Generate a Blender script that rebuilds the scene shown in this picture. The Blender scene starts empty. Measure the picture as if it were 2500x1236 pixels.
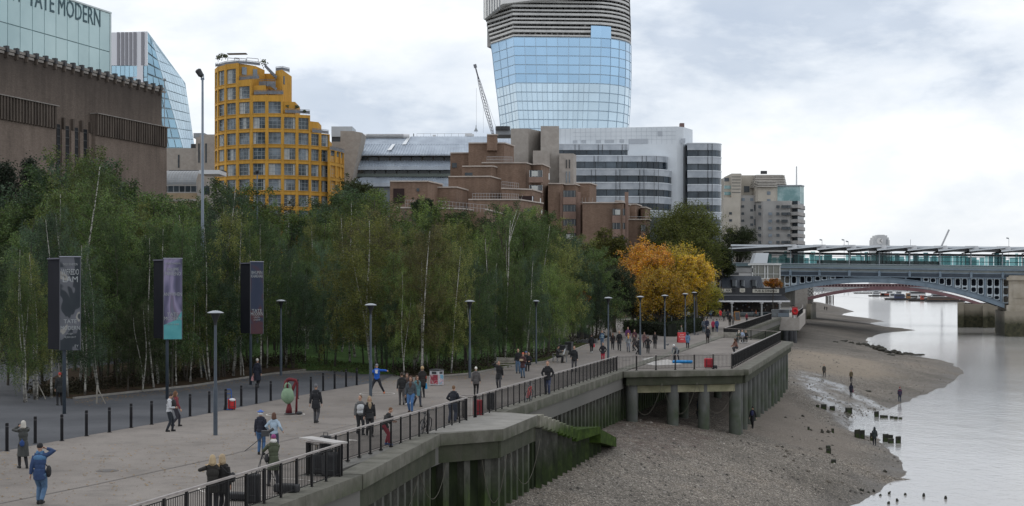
import bpy, bmesh, math, random
from mathutils import Vector, Matrix, noise
R = math.radians
rnd = random.Random(11)
sc = bpy.context.scene
col = sc.collection
# ---------------------------------------------------------------- camera
F, CX, HY, H = 3560.0, 1250.0, 690.0, 6.25
cam = bpy.data.objects.new('camera', bpy.data.cameras.new('camera'))
col.objects.link(cam)
cam.location = (0, 0, H); cam.rotation_euler = (R(90), 0, 0)
cam.data.sensor_width = 36; cam.data.lens = 36 * F / 2500; cam.data.shift_y = 72 / 2500
cam.data.clip_start = 0.5; cam.data.clip_end = 20000
sc.camera = cam
# ---------------------------------------------------------------- sky, sun, exposure
sc.view_settings.view_transform = 'Standard'; sc.view_settings.look = 'None'
sc.view_settings.exposure = 0.0; sc.view_settings.gamma = 1
sc.cycles.max_bounces = 5; sc.cycles.diffuse_bounces = 2; sc.cycles.glossy_bounces = 3
sc.cycles.transmission_bounces = 2; sc.cycles.caustics_reflective = False; sc.cycles.caustics_refractive = False
wd = bpy.data.worlds.new('World'); sc.world = wd; wd.use_nodes = True
SUN_EL, SUN_AZ = 38, -62
def build_world():
 nt = wd.node_tree; n = nt.nodes; l = nt.links
 n.clear()
 out = n.new('ShaderNodeOutputWorld'); bg = n.new('ShaderNodeBackground')
 l.new(bg.outputs[0], out.inputs[0])
 sky = n.new('ShaderNodeTexSky'); sky.sky_type = 'NISHITA'; sky.sun_disc = False
 sky.sun_elevation = R(SUN_EL); sky.sun_rotation = R(SUN_AZ)
 tc = n.new('ShaderNodeTexCoord')
 mp = n.new('ShaderNodeMapping'); mp.inputs['Scale'].default_value = (1, 1, 2.3)
 l.new(tc.outputs['Generated'], mp.inputs[0])
 def nz(scale, det, rough, off, dist=0.0):
  m2 = n.new('ShaderNodeMapping'); m2.inputs['Location'].default_value = off
  l.new(mp.outputs[0], m2.inputs[0])
  t = n.new('ShaderNodeTexNoise'); t.inputs['Scale'].default_value = scale
  t.inputs['Detail'].default_value = det; t.inputs['Roughness'].default_value = rough
  t.inputs['Distortion'].default_value = dist
  l.new(m2.outputs[0], t.inputs['Vector']); return t
 def ramp(src, stops):
  r = n.new('ShaderNodeValToRGB'); e = r.color_ramp.elements
  while len(e) < len(stops): e.new(0.5)
  for i, (p, c) in enumerate(stops): e[i].position = p; e[i].color = (*c, 1)
  l.new(src, r.inputs[0]); return r
 def mix(fac, a, b, mode='MIX'):
  m = n.new('ShaderNodeMix'); m.data_type = 'RGBA'; m.blend_type = mode
  for k, v in (('Factor', fac),):
   if isinstance(v, (int, float)): m.inputs[0].default_value = v
   else: l.new(v, m.inputs[0])
  for k, v in ((6, a), (7, b)):
   if isinstance(v, tuple): m.inputs[k].default_value = (*v, 1)
   else: l.new(v, m.inputs[k])
  return m.outputs[2]
 big = nz(4.6, 7, 0.56, (3.1, 0.4, 0.35), 0.15)
 sml = nz(13, 6, 0.55, (1.0, 2.2, 0.1), 0.2)
 base = ramp(big.outputs[0], [(0.34, (0.66, 0.73, 0.84)), (0.41, (0.88, 0.93, 1.0)), (0.49, (1.0, 1.03, 1.07)), (0.57, (1.15, 1.16, 1.17))])
 wisp = ramp(sml.outputs[0], [(0.33, (0.86, 0.89, 0.93)), (0.5, (0.97, 0.98, 0.99)), (0.66, (1.06, 1.06, 1.06))])
 cl = mix(0.8, base.outputs[0], wisp.outputs[0], 'MULTIPLY')
 # whiter towards the horizon
 sep = n.new('ShaderNodeSeparateXYZ'); l.new(tc.outputs['Generated'], sep.inputs[0])
 hz = n.new('ShaderNodeMapRange'); hz.inputs[1].default_value = 0.0; hz.inputs[2].default_value = 0.10
 hz.inputs[3].default_value = 0.45; hz.inputs[4].default_value = 0.0
 l.new(sep.outputs[2], hz.inputs[0])
 cl = mix(hz.outputs[0], cl, (0.88, 0.91, 0.95))
 sc1 = n.new('ShaderNodeVectorMath'); sc1.operation = 'SCALE'; sc1.inputs[3].default_value = 0.12
 l.new(sky.outputs[0], sc1.inputs[0])
 fin = mix(0.92, sc1.outputs[0], cl)
 l.new(fin, bg.inputs[0]); bg.inputs[1].default_value = 1.0
build_world()
sd = bpy.data.lights.new('sun', 'SUN'); sd.energy = 0.7; sd.angle = R(14); sd.color = (1, 0.965, 0.92)
so = bpy.data.objects.new('sun', sd); col.objects.link(so)
sv = Vector((math.sin(R(SUN_AZ)) * math.cos(R(SUN_EL)), math.cos(R(SUN_AZ)) * math.cos(R(SUN_EL)), math.sin(R(SUN_EL))))
so.rotation_euler = (-sv).to_track_quat('-Z', 'Y').to_euler(); so.location = (0, 0, 60)
# ---------------------------------------------------------------- geometry helpers
def W(px, py, D): return Vector(((px - CX) * D / F, D, H - (py - HY) * D / F))
def G(px, py, z=0.0):
 D = F * (H - z) / (py - HY); return Vector(((px - CX) * D / F, D, z))
def XD(px, D): return Vector(((px - CX) * D / F, D))
def ZD(py, D): return H - (py - HY) * D / F
def V2(v): return Vector((v[0], v[1]))
ORG = {}
def org(o): return ORG.get(o.name, Vector((0, 0, 0))) if o else Vector((0, 0, 0))
def tag(o, label=None, cat=None, group=None, kind=None):
 if label: o['label'] = label
 if cat: o['category'] = cat
 if group: o['group'] = group
 if kind: o['kind'] = kind
 return o
def thing(name, label, cat, loc=(0, 0, 0), group=None):
 o = bpy.data.objects.new(name, None); col.objects.link(o)
 o.location = loc; o.empty_display_size = 0.3; ORG[o.name] = Vector(loc)
 return tag(o, label, cat, group)
def kids(o): return list(o.children)
def copy_tree(o, parent=None):
 c = o.copy(); col.objects.link(c); c.parent = parent
 for ch in o.children: copy_tree(ch, c)
 return c
class MB:
 def __init__(s): s.v = []; s.f = []; s.mi = []; s.mats = []
 def m(s, mat):
  if mat not in s.mats: s.mats.append(mat)
  return s.mats.index(mat)
 def add(s, vs, fs, mat):
  b = len(s.v); k = s.m(mat); s.v.extend([tuple(v) for v in vs])
  for f in fs: s.f.append(tuple(b + i for i in f)); s.mi.append(k)
 def obox(s, o, u, v, w, mat):
  o = Vector(o); u = Vector(u); v = Vector(v); w = Vector(w)
  if u.cross(v).dot(w) < 0: u, v = v, u
  p = [o, o + u, o + u + v, o + v]; p += [q + w for q in p]
  s.add(p, [(0, 3, 2, 1), (4, 5, 6, 7), (0, 1, 5, 4), (1, 2, 6, 5), (2, 3, 7, 6), (3, 0, 4, 7)], mat)
 def box(s, x0, x1, y0, y1, z0, z1, mat): s.obox((x0, y0, z0), (x1 - x0, 0, 0), (0, y1 - y0, 0), (0, 0, z1 - z0), mat)
 def prism(s, pts, z0, z1, mat, top=None):
  n = len(pts)
  a = sum(pts[i][0] * pts[(i + 1) % n][1] - pts[(i + 1) % n][0] * pts[i][1] for i in range(n))
  if a < 0: pts = pts[::-1]; z1 = z1[::-1] if isinstance(z1, (list, tuple)) else z1; z0 = z0[::-1] if isinstance(z0, (list, tuple)) else z0
  zb = z0 if isinstance(z0, (list, tuple)) else [z0] * n; zt = z1 if isinstance(z1, (list, tuple)) else [z1] * n
  vs = [(p[0], p[1], z) for p, z in zip(pts, zb)] + [(p[0], p[1], z) for p, z in zip(pts, zt)]
  s.add(vs, [(i, (i + 1) % n, n + (i + 1) % n, n + i) for i in range(n)] + [tuple(range(n - 1, -1, -1))], mat)
  s.add(vs[n:], [tuple(range(n))], top or mat)
 def bar(s, a, b, w, h, mat, up=(0, 0, 1)):
  a = Vector(a); b = Vector(b); d = b - a
  if d.length < 1e-6: return
  up = Vector(up)
  if abs(d.normalized().dot(up)) > 0.99: up = Vector((1, 0, 0))
  x = d.cross(up).normalized() * w; y = x.cross(d).normalized() * h
  s.obox(a - x / 2 - y / 2, x, y, d, mat)
 def tube(s, pts, rad, n, mat, caps=True):
  pts = [Vector(p) for p in pts]
  if not isinstance(rad, (list, tuple)): rad = [rad] * len(pts)
  vs = []; fs = []; px = None
  for i, p in enumerate(pts):
   d = (pts[min(i + 1, len(pts) - 1)] - pts[max(i - 1, 0)]).normalized()
   if px is None:
    px = d.cross(Vector((0, 0, 1)) if abs(d.z) < 0.9 else Vector((1, 0, 0))).normalized()
   else: px = (px - d * px.dot(d)).normalized()
   py = d.cross(px)
   for k in range(n):
    a = 2 * math.pi * k / n; vs.append(p + (px * math.cos(a) + py * math.sin(a)) * rad[i])
  for i in range(len(pts) - 1):
   for k in range(n):
    k2 = (k + 1) % n; fs.append((i * n + k, i * n + k2, (i + 1) * n + k2, (i + 1) * n + k))
  if caps: fs.append(tuple(range(n - 1, -1, -1))); fs.append(tuple((len(pts) - 1) * n + k for k in range(n)))
  s.add(vs, fs, mat)
 def lathe(s, prof, n, mat, c=(0, 0, 0)):
  vs = []; fs = []; m = len(prof)
  for (r, z) in prof:
   for k in range(n):
    a = 2 * math.pi * k / n; vs.append((c[0] + r * math.cos(a), c[1] + r * math.sin(a), c[2] + z))
  for i in range(m - 1):
   for k in range(n):
    k2 = (k + 1) % n; fs.append((i * n + k, i * n + k2, (i + 1) * n + k2, (i + 1) * n + k))
  fs.append(tuple(range(n - 1, -1, -1))); fs.append(tuple((m - 1) * n + k for k in range(n)))
  s.add(vs, fs, mat)
 def ball(s, c, r, mat, rot=None, ns=10, nr=7):
  c = Vector(c); r = Vector(r if isinstance(r, (tuple, list, Vector)) else (r, r, r)); vs = []; fs = []
  def T(p):
   p = Vector((p[0] * r[0], p[1] * r[1], p[2] * r[2])); return c + (rot @ p if rot else p)
  vs.append(T((0, 0, -1)))
  for i in range(1, nr):
   t = -math.pi / 2 + math.pi * i / nr
   for k in range(ns):
    a = 2 * math.pi * k / ns; vs.append(T((math.cos(t) * math.cos(a), math.cos(t) * math.sin(a), math.sin(t))))
  vs.append(T((0, 0, 1)))
  for k in range(ns): fs.append((0, 1 + (k + 1) % ns, 1 + k))
  for i in range(nr - 2):
   for k in range(ns):
    k2 = (k + 1) % ns; fs.append((1 + i * ns + k, 1 + i * ns + k2, 1 + (i + 1) * ns + k2, 1 + (i + 1) * ns + k))
  e = len(vs) - 1
  for k in range(ns): fs.append((e, 1 + (nr - 2) * ns + k, 1 + (nr - 2) * ns + (k + 1) % ns))
  s.add(vs, fs, mat)
 def poly(s, pts, mat): s.add(pts, [tuple(range(len(pts)))], mat)
 def mesh(s, name, o=Vector((0, 0, 0))):
  me = bpy.data.meshes.new(name)
  me.from_pydata([(v[0] - o[0], v[1] - o[1], v[2] - o[2]) for v in s.v], [], s.f)
  for m in s.mats: me.materials.append(m)
  me.polygons.foreach_set('material_index', s.mi); me.update(); return me
 def build(s, name, parent=None, smooth=False):
  o = bpy.data.objects.new(name, s.mesh(name, org(parent))); col.objects.link(o); o.parent = parent
  if parent: ORG[o.name] = org(parent)
  if smooth: o.data.polygons.foreach_set('use_smooth', [True] * len(o.data.polygons))
  return o
def autosmooth(o, ang=40):
 me = o.data; me.polygons.foreach_set('use_smooth', [True] * len(me.polygons)); me.set_sharp_from_angle(angle=R(ang))
class Face:
 """A vertical plane between two plan points; s runs along it, d comes out of it towards the viewer."""
 def __init__(s, A, B):
  s.A = V2(A); s.u = (V2(B) - s.A); s.L = s.u.length; s.u.normalize()
  s.n = Vector((s.u.y, -s.u.x))
  if s.n.dot(-s.A) < 0: s.n = -s.n
 def s_at(s, px):
  a = (px - CX) / F; t = (s.A.x - a * s.A.y) / (a * s.u.y - s.u.x); return t
 def sz(s, px, py):
  t = s.s_at(px); D = s.A.y + s.u.y * t; return t, H - (py - HY) * D / F
 def P(s, t, z, d=0.0):
  q = s.A + s.u * t + s.n * d; return Vector((q.x, q.y, z))
 def box(s, mb, s0, s1, z0, z1, d0, d1, mat):
  mb.obox(s.P(s0, z0, d0), (s.u * (s1 - s0)).to_3d(), (s.n * (d1 - d0)).to_3d(), Vector((0, 0, z1 - z0)), mat)
 def pbox(s, mb, px0, px1, py0, py1, d0, d1, mat):
  a, za = s.sz(px0, py0); b, zb = s.sz(px1, py0); _, zc = s.sz((px0 + px1) / 2, py1); _, zd = s.sz((px0 + px1) / 2, py0)
  s.box(mb, a, b, zc, zd, d0, d1, mat)
def interp(pts, x):
 if x <= pts[0][0]: return pts[0][1]
 for (a, b), (c, d) in zip(pts, pts[1:]):
  if x <= c: return b + (d - b) * (x - a) / (c - a)
 return pts[-1][1]
# ---------------------------------------------------------------- materials
MT = {}
def M(name, c1, c2=None, scale=1.0, rough=0.8, bump=0.0, bscale=None, metal=0.0, spec=0.4, stretch=(1, 1, 1), thr=(0.35, 0.65), detail=5, var=0.0, coat=0.0):
 if name in MT: return MT[name]
 m = bpy.data.materials.new(name); m.use_nodes = True; MT[name] = m
 nt = m.node_tree; n = nt.nodes; l = nt.links; p = n['Principled BSDF']
 p.inputs['Base Color'].default_value = (*c1, 1); p.inputs['Roughness'].default_value = rough
 p.inputs['Metallic'].default_value = metal; p.inputs['Specular IOR Level'].default_value = spec
 m.diffuse_color = (*c1, 1)
 if c2 or bump:
  g = n.new('ShaderNodeNewGeometry'); mp = n.new('ShaderNodeMapping'); mp.inputs['Scale'].default_value = stretch
  l.new(g.outputs['Position'], mp.inputs[0])
 last = None
 if c2:
  t = n.new('ShaderNodeTexNoise'); t.inputs['Scale'].default_value = scale; t.inputs['Detail'].default_value = detail
  t.inputs['Roughness'].default_value = 0.6; l.new(mp.outputs[0], t.inputs['Vector'])
  r = n.new('ShaderNodeValToRGB'); e = r.color_ramp.elements
  e[0].position, e[1].position = thr; e[0].color = (*c1, 1); e[1].color = (*c2, 1)
  l.new(t.outputs[0], r.inputs[0]); last = r.outputs[0]
 if var:
  g2 = n.new('ShaderNodeNewGeometry'); mr = n.new('ShaderNodeMapRange')
  mr.inputs[3].default_value = 1 - var; mr.inputs[4].default_value = 1 + var
  l.new(g2.outputs['Random Per Island'], mr.inputs[0])
  hs = n.new('ShaderNodeHueSaturation'); hs.inputs['Color'].default_value = (*c1, 1)
  if last: l.new(last, hs.inputs['Color'])
  l.new(mr.outputs[0], hs.inputs['Value']); last = hs.outputs[0]
 if last: l.new(last, p.inputs['Base Color'])
 if bump:
  t2 = n.new('ShaderNodeTexNoise'); t2.inputs['Scale'].default_value = bscale or scale * 4; t2.inputs['Detail'].default_value = 4
  l.new(mp.outputs[0], t2.inputs['Vector'])
  b = n.new('ShaderNodeBump'); b.inputs['Strength'].default_value = bump; b.inputs['Distance'].default_value = 0.05
  l.new(t2.outputs[0], b.inputs['Height']); l.new(b.outputs[0], p.inputs['Normal'])
 return m
class NT:
 """short node-graph writer for the special materials"""
 def __init__(s, name, rough=0.8, spec=0.4):
  s.m = bpy.data.materials.new(name); s.m.use_nodes = True; s.n = s.m.node_tree.nodes; s.l = s.m.node_tree.links
  s.p = s.n['Principled BSDF']; s.p.inputs['Roughness'].default_value = rough; s.p.inputs['Specular IOR Level'].default_value = spec
  s.g = s.n.new('ShaderNodeNewGeometry'); s.pos = s.g.outputs['Position']
 def put(s, sock, v):
  if hasattr(v, 'is_output'): s.l.new(v, sock)
  elif isinstance(v, tuple) and len(v) == 3 and len(sock.default_value) == 4: sock.default_value = (*v, 1)
  else: sock.default_value = v
 def map(s, scale=(1, 1, 1), loc=(0, 0, 0), rot=(0, 0, 0), src=None):
  m = s.n.new('ShaderNodeMapping'); m.inputs['Scale'].default_value = scale; m.inputs['Location'].default_value = loc
  m.inputs['Rotation'].default_value = rot; s.l.new(src or s.pos, m.inputs[0]); return m.outputs[0]
 def noise(s, scale, detail=5, rough=0.55, vec=None, dist=0.0):
  t = s.n.new('ShaderNodeTexNoise'); t.inputs['Scale'].default_value = scale; t.inputs['Detail'].default_value = detail
  t.inputs['Roughness'].default_value = rough; t.inputs['Distortion'].default_value = dist; s.l.new(vec or s.pos, t.inputs['Vector']); return t.outputs[0]
 def voro(s, scale, out='Color', vec=None, feature='F1'):
  t = s.n.new('ShaderNodeTexVoronoi'); t.feature = feature; t.inputs['Scale'].default_value = scale; s.l.new(vec or s.pos, t.inputs['Vector']); return t.outputs[out]
 def ramp(s, src, *stops):
  r = s.n.new('ShaderNodeValToRGB'); e = r.color_ramp.elements
  while len(e) < len(stops): e.new(0.5)
  for i, (p, c) in enumerate(stops):
   e[i].position = p; e[i].color = (*c, 1) if isinstance(c, tuple) else (c, c, c, 1)
  s.l.new(src, r.inputs[0]); return r.outputs[0]
 def mix(s, f, a, b, mode='MIX'):
  m = s.n.new('ShaderNodeMix'); m.data_type = 'RGBA'; m.blend_type = mode
  s.put(m.inputs[0], f); s.put(m.inputs[6], a); s.put(m.inputs[7], b); return m.outputs[2]
 def math(s, op, a, b=0.0, clamp=False):
  m = s.n.new('ShaderNodeMath'); m.operation = op; m.use_clamp = clamp; s.put(m.inputs[0], a); s.put(m.inputs[1], b); return m.outputs[0]
 def z(s): q = s.n.new('ShaderNodeSeparateXYZ'); s.l.new(s.pos, q.inputs[0]); return q.outputs
 def rng(s, v, a, b, c=0.0, d=1.0):
  m = s.n.new('ShaderNodeMapRange'); s.put(m.inputs[0], v)
  for k, x in zip((1, 2, 3, 4), (a, b, c, d)): m.inputs[k].default_value = x
  return m.outputs[0]
 def bump(s, h, st=0.5, dist=0.05):
  b = s.n.new('ShaderNodeBump'); b.inputs['Strength'].default_value = st; b.inputs['Distance'].default_value = dist
  s.put(b.inputs['Height'], h); s.l.new(b.outputs[0], s.p.inputs['Normal'])
 def ell(s, cx, cy, rx, ry, rot=0.0, nscale=0.15, namp=0.8):
  v = s.map(scale=(1, 1, 0), loc=(0, 0, 0))
  a = s.n.new('ShaderNodeVectorMath'); a.operation = 'SUBTRACT'; s.l.new(v, a.inputs[0]); a.inputs[1].default_value = (cx, cy, 0)
  r = s.map(scale=(1, 1, 1), rot=(0, 0, rot), src=a.outputs[0]); r = s.map(scale=(1 / rx, 1 / ry, 1), src=r)
  ln = s.n.new('ShaderNodeVectorMath'); ln.operation = 'LENGTH'; s.l.new(r, ln.inputs[0])
  nn = s.noise(nscale, 6, 0.65); d = s.math('ADD', ln.outputs['Value'], s.math('MULTIPLY', s.math('SUBTRACT', nn, 0.5), namp * 2))
  return s.rng(d, 1.1, 0.8)
 def color(s, v): s.put(s.p.inputs['Base Color'], v)
 def rough(s, v): s.put(s.p.inputs['Roughness'], v)
 def done(s): MT[s.m.name] = s.m; return s.m
def TXT(s, size, face_or_m, mat, name, parent, extrude=0.02, align='CENTER', sx=1.0):
 """lettering as a mesh; face_or_m is the world matrix of its baseline origin"""
 cu = bpy.data.curves.new('t', 'FONT'); cu.body = s; cu.size = size; cu.extrude = extrude; cu.align_x = align; cu.align_y = 'CENTER'
 cu.resolution_u = 2
 t = bpy.data.objects.new('t', cu); col.objects.link(t)
 me = bpy.data.meshes.new_from_object(t.evaluated_get(bpy.context.evaluated_depsgraph_get())); bpy.data.objects.remove(t); bpy.data.curves.remove(cu)
 me.transform(Matrix.Diagonal((sx, 1, 1, 1))); me.transform(face_or_m); me.transform(Matrix.Translation(-org(parent)))
 me.materials.clear(); me.materials.append(mat); me.name = name
 o = bpy.data.objects.new(name, me); col.objects.link(o); o.parent = parent; return o
def face_matrix(fc, s0, z, d=0.02):
 """text matrix on a Face: reads left to right for the viewer"""
 u = fc.u.to_3d(); n = fc.n.to_3d(); up = Vector((0, 0, 1))
 if u.cross(up).dot(n) < 0: u = -u
 m = Matrix((u, up, u.cross(up))).transposed().to_4x4(); m.translation = fc.P(s0, z, d); return m
# ================================================================ setting: land, foreshore, river
WATER = -7.3
def xrail(D): return -5.5 + 0.2535 * (D - 51.6)
def xwall(D): return xrail(D) + 0.55 + (1.3 if D < 47.2 else 0)
# ---- foreshore height field
SHORE_PX = [(1880, 1500), (2000, 1330), (2065, 1236), (2150, 1200), (2190, 1160), (2192, 1125), (2170, 1095), (2128, 1070), (2075, 1052), (2072, 1030), (2130, 1010), (2200, 984), (2270, 957), (2330, 930), (2350, 906),
   (2325, 889), (2290, 878), (2215, 868), (2165, 858), (2120, 842), (2112, 828), (2150, 814), (2238, 806), (2150, 796), (2120, 789), (2160, 785), (2120, 777), (2055, 770), (2060, 766), (2086, 761), (2060, 753), (2020, 743), (1990, 735)]
SHORE = []
for p in SHORE_PX:
 g = G(p[0], p[1], WATER)
 if not SHORE or g.y > SHORE[-1][0] + 0.5: SHORE.append((g.y, g.x))
SHORE = [(20, -8), (45, 2)] + SHORE
def xfoot(D):
 return xwall(D) if D < 300 else xwall(300) + (D - 300) * 0.19
def beach_z(x, D):
 xs = interp(SHORE, D); xw = xfoot(D); zw = interp([(0, -3.2), (60, -3.2), (90, -3.3), (110, -3.6), (160, -3.6), (300, -4.6), (900, -5.5)], D)
 w = max(xs - xw, 4); t = (x - xw) / w
 if t <= 0: return zw
 if t < 1: z = zw + (WATER - zw) * (t ** 1.35)
 else: z = WATER - (x - xs) * 0.09
 k = min(1, t * 4)
 z += k * 0.10 * noise.noise(Vector((x * 0.13, D * 0.13, 0))) + k * 0.05 * noise.noise(Vector((x * 0.6, D * 0.6, 3)))
 return z
def BG(px, py):
 """where the sight line through a pixel meets the foreshore"""
 D = 30.0
 while D < 1200:
  x = (px - CX) * D / F; z = ZD(py, D)
  if z <= max(beach_z(x, D), WATER): return Vector((x, D, z))
  D += 0.25 + D * 0.001
 return G(px, py, WATER)
def beach_material():
 k = NT('foreshore', 0.85, 0.3)
 fine = k.voro(17.0); fine2 = k.voro(6.0); sep = k.n.new('ShaderNodeSeparateColor'); k.l.new(fine, sep.inputs[0])
 sep2 = k.n.new('ShaderNodeSeparateColor'); k.l.new(fine2, sep2.inputs[0])
 st = k.ramp(sep.outputs[0], (0.0, (0.045, 0.04, 0.035)), (0.4, (0.135, 0.119, 0.102)), (0.8, (0.22, 0.198, 0.173)), (0.97, (0.45, 0.42, 0.38)))
 s2 = k.ramp(sep2.outputs[0], (0.0, 0.62), (0.5, 0.95), (0.95, 1.25))
 c = k.mix(0.75, st, s2, 'MULTIPLY')
 pat = k.ramp(k.noise(0.10, 6, 0.6), (0.38, (0.72, 0.70, 0.66)), (0.55, (1.0, 0.97, 0.93)), (0.7, (1.18, 1.10, 1.0)))
 c = k.mix(1.0, c, pat, 'MULTIPLY')
 sand = k.ell(41, 206, 13, 26, 0.2, 0.05, 0.5)
 c = k.mix(k.math('MULTIPLY', sand, 0.6), c, (0.30, 0.245, 0.185))
 smooth = k.ell(23, 124, 5.5, 24, 0.12, 0.15, 0.6)
 c = k.mix(k.math('MULTIPLY', smooth, 0.65), c, (0.175, 0.145, 0.118))
 zz = k.z()[2]
 wet = k.rng(zz, WATER + 0.75, WATER + 0.08)
 wet = k.math('MULTIPLY', wet, k.rng(k.noise(0.35, 4), 0.3, 0.6))
 far = k.rng(k.z()[1], 225, 290); far = k.math('MULTIPLY', far, k.rng(k.noise(0.08, 5), 0.2, 0.5))
 dark = k.math('MAXIMUM', k.math('MULTIPLY', wet, 0.55), k.math('MULTIPLY', far, 0.45))
 c = k.mix(dark, c, (0.055, 0.048, 0.042))
 weed = k.math('MULTIPLY', k.ell(9.5, 97, 4.0, 12, 0.2, 0.4, 0.9), k.rng(k.noise(1.3, 5, .7), .4, .6)); c = k.mix(k.math('MULTIPLY', weed, .7), c, (.085, .055, .048))
 tide = k.math('MULTIPLY', k.rng(k.noise(0.5, 6, 0.75, k.map(scale=(1, .6, 1))), .56, .66), .6); c = k.mix(tide, c, (.075, .065, .055))
 pud = k.math('MULTIPLY', k.ell(35.5, 146, 4.8, 32, 0.02, 0.15, 0.7), k.rng(k.noise(0.6, 5, 0.6, vec=k.map(scale=(.6, .3, 1))), 0.30, 0.56))
 c = k.mix(k.math('MULTIPLY', pud, 0.8), c, (0.10, 0.09, 0.08))
 k.color(c)
 k.rough(k.math('SUBTRACT', k.math('SUBTRACT', 0.9, k.math('MULTIPLY', pud, 0.68)), k.math('MULTIPLY', wet, 0.35)))
 b = k.math('ADD', k.math('MULTIPLY', k.noise(7, 4), 1.0), k.math('MULTIPLY', sep.outputs[1], 0.8))
 b = k.math('MULTIPLY', b, k.math('SUBTRACT', 1.0, k.math('MULTIPLY', k.math('MAXIMUM', pud, smooth), 0.97)))
 k.bump(b, 0.7, 0.05)
 return k.done()
def build_beach():
 Ds = []; D = 22.0
 while D < 1000: Ds.append(D); D += 0.45 + max(0, D - 60) * 0.012
 nx = 90; vs = []; fs = []
 for D in Ds:
  xa = xfoot(D) - 9; xb = max(interp(SHORE, D), xfoot(D) + 4) + 30
  if 100 < D < 172: xa = xfoot(D) - 3
  for i in range(nx + 1):
   x = xa + (xb - xa) * i / nx; vs.append((x, D, beach_z(x, D)))
 for j in range(len(Ds) - 1):
  for i in range(nx):
   a = j * (nx + 1) + i; fs.append((a, a + 1, a + nx + 2, a + nx + 1))
 mb = MB(); mb.add(vs, fs, beach_material()); o = mb.build('beach', None, True); tag(o, kind='structure')
build_beach()
# ---- pebbles lying on the near shingle (uncountable)
def build_pebbles():
 r = random.Random(5); mb = MB(); g1 = M('pebble', (0.05, 0.045, 0.04), (0.30, 0.275, 0.245), 1.6, 0.9, var=0.7, thr=(0.3, 0.7))
 for i in range(15000):
  D = 45 + (130 if i % 3 else 210) * r.random() ** (1.5 if i % 3 else .8)
  xs = interp(SHORE, D); xw = xfoot(D) + 0.6
  if 104 < D < 155: xw += 9.5
  if xs - xw < 2: continue
  x = xw + (xs - xw) * r.random() * 1.01
  if abs(x - 25 - 0.12 * (D - 125)) < 5 and 105 < D < 150 and r.random() < 0.9: continue
  s = (0.025 + 0.13 * r.random() ** 6.0) * 1.0
  z = beach_z(x, D); a = r.random() * 6.28; h = s * (0.3 + 0.4 * r.random()); b = s * (0.6 + 0.5 * r.random())
  ca, sa = math.cos(a), math.sin(a)
  q = [(ca * s, sa * s), (-sa * b, ca * b), (-ca * s * .9, -sa * s * .9), (sa * b * .8, -ca * b * .8)]
  vs = [(x + p[0], D + p[1], z - 0.02) for p in q] + [(x + p[0] * .45, D + p[1] * .45, z + h) for p in q]
  mb.add(vs, [(0, 1, 5, 4), (1, 2, 6, 5), (2, 3, 7, 6), (3, 0, 4, 7), (4, 5, 6, 7)], g1)
 tag(mb.build('shingle_pebbles'), kind='stuff')
build_pebbles()
# ---- river
def water_material():
 k = NT('river_water', 0.12, 0.5)
 k.p.inputs['IOR'].default_value = 1.45
 k.color(k.ramp(k.noise(0.02, 3), (0.4, (0.36, 0.345, 0.33)), (0.6, (0.44, 0.43, 0.42))))
 v = k.map(scale=(1.0, 0.55, 1)); w1 = k.noise(1.6, 5, 0.6, v, 0.4); w2 = k.noise(0.22, 4, 0.5, v); w3 = k.noise(7.0, 2, 0.5, v)
 h = k.math('ADD', k.math('ADD', k.math('MULTIPLY', w1, 0.6), k.math('MULTIPLY', w2, 1.4)), k.math('MULTIPLY', w3, 0.14))
 dep = k.rng(k.z()[1], 70, 500, 1.0, 0.45)
 k.bump(k.math('MULTIPLY', h, dep), 0.17, 0.30)
 return k.done()
mb = MB(); mb.poly([(-30, 10, WATER), (900, 10, WATER), (3500, 9000, WATER), (-200, 9000, WATER)], water_material())
tag(mb.build('river'), kind='structure')
# ---- the land: one sheet to the horizon, its edge is the river wall
def paving_material():
 k = NT('promenade_paving', 0.82, 0.35)
 f = k.ramp(k.noise(22, 3, 0.7), (0.3, 0.80), (0.7, 1.2))
 big = k.ramp(k.noise(0.12, 5, 0.6, k.map(scale=(1, 0.5, 1))), (0.36, (0.138, 0.120, 0.106)), (0.5, (0.178, 0.157, 0.140)), (0.66, (0.222, 0.198, 0.178)))
 st = k.ramp(k.noise(0.7, 6, 0.75), (0.32, 0.74), (0.5, 1.0), (0.75, 1.10)); st = k.mix(1.0, st, k.ramp(k.noise(3.5, 3, 0.5), (0.27, 0.70), (0.34, 1.0)), 'MULTIPLY')
 c = k.mix(1.0, k.mix(1.0, big, f, 'MULTIPLY'), st, 'MULTIPLY')
 k.color(c); k.bump(k.noise(30, 3), 0.25, 0.02); return k.done()
def asphalt_material():
 k = NT('asphalt', 0.85, 0.3)
 f = k.ramp(k.noise(25, 3, 0.7), (0.3, 0.82), (0.7, 1.2)); b = k.ramp(k.noise(0.25, 5, 0.6), (0.36, (0.050, 0.053, 0.061)), (0.64, (0.078, 0.081, 0.090)))
 k.color(k.mix(1.0, b, f, 'MULTIPLY')); k.bump(k.noise(30, 3), 0.25, 0.02); return k.done()
def lawn_material():
 k = NT('lawn_soil', 0.95, 0.1); f = k.ramp(k.noise(6, 4, 0.7), (0.3, 0.7), (0.7, 1.3))
 b = k.ramp(k.noise(0.3, 4), (0.4, (0.035, 0.068, 0.018)), (0.6, (0.055, 0.105, 0.028)))
 k.color(k.mix(1.0, b, f, 'MULTIPLY')); k.bump(k.noise(12, 3), 0.5, 0.05); return k.done()
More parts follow.
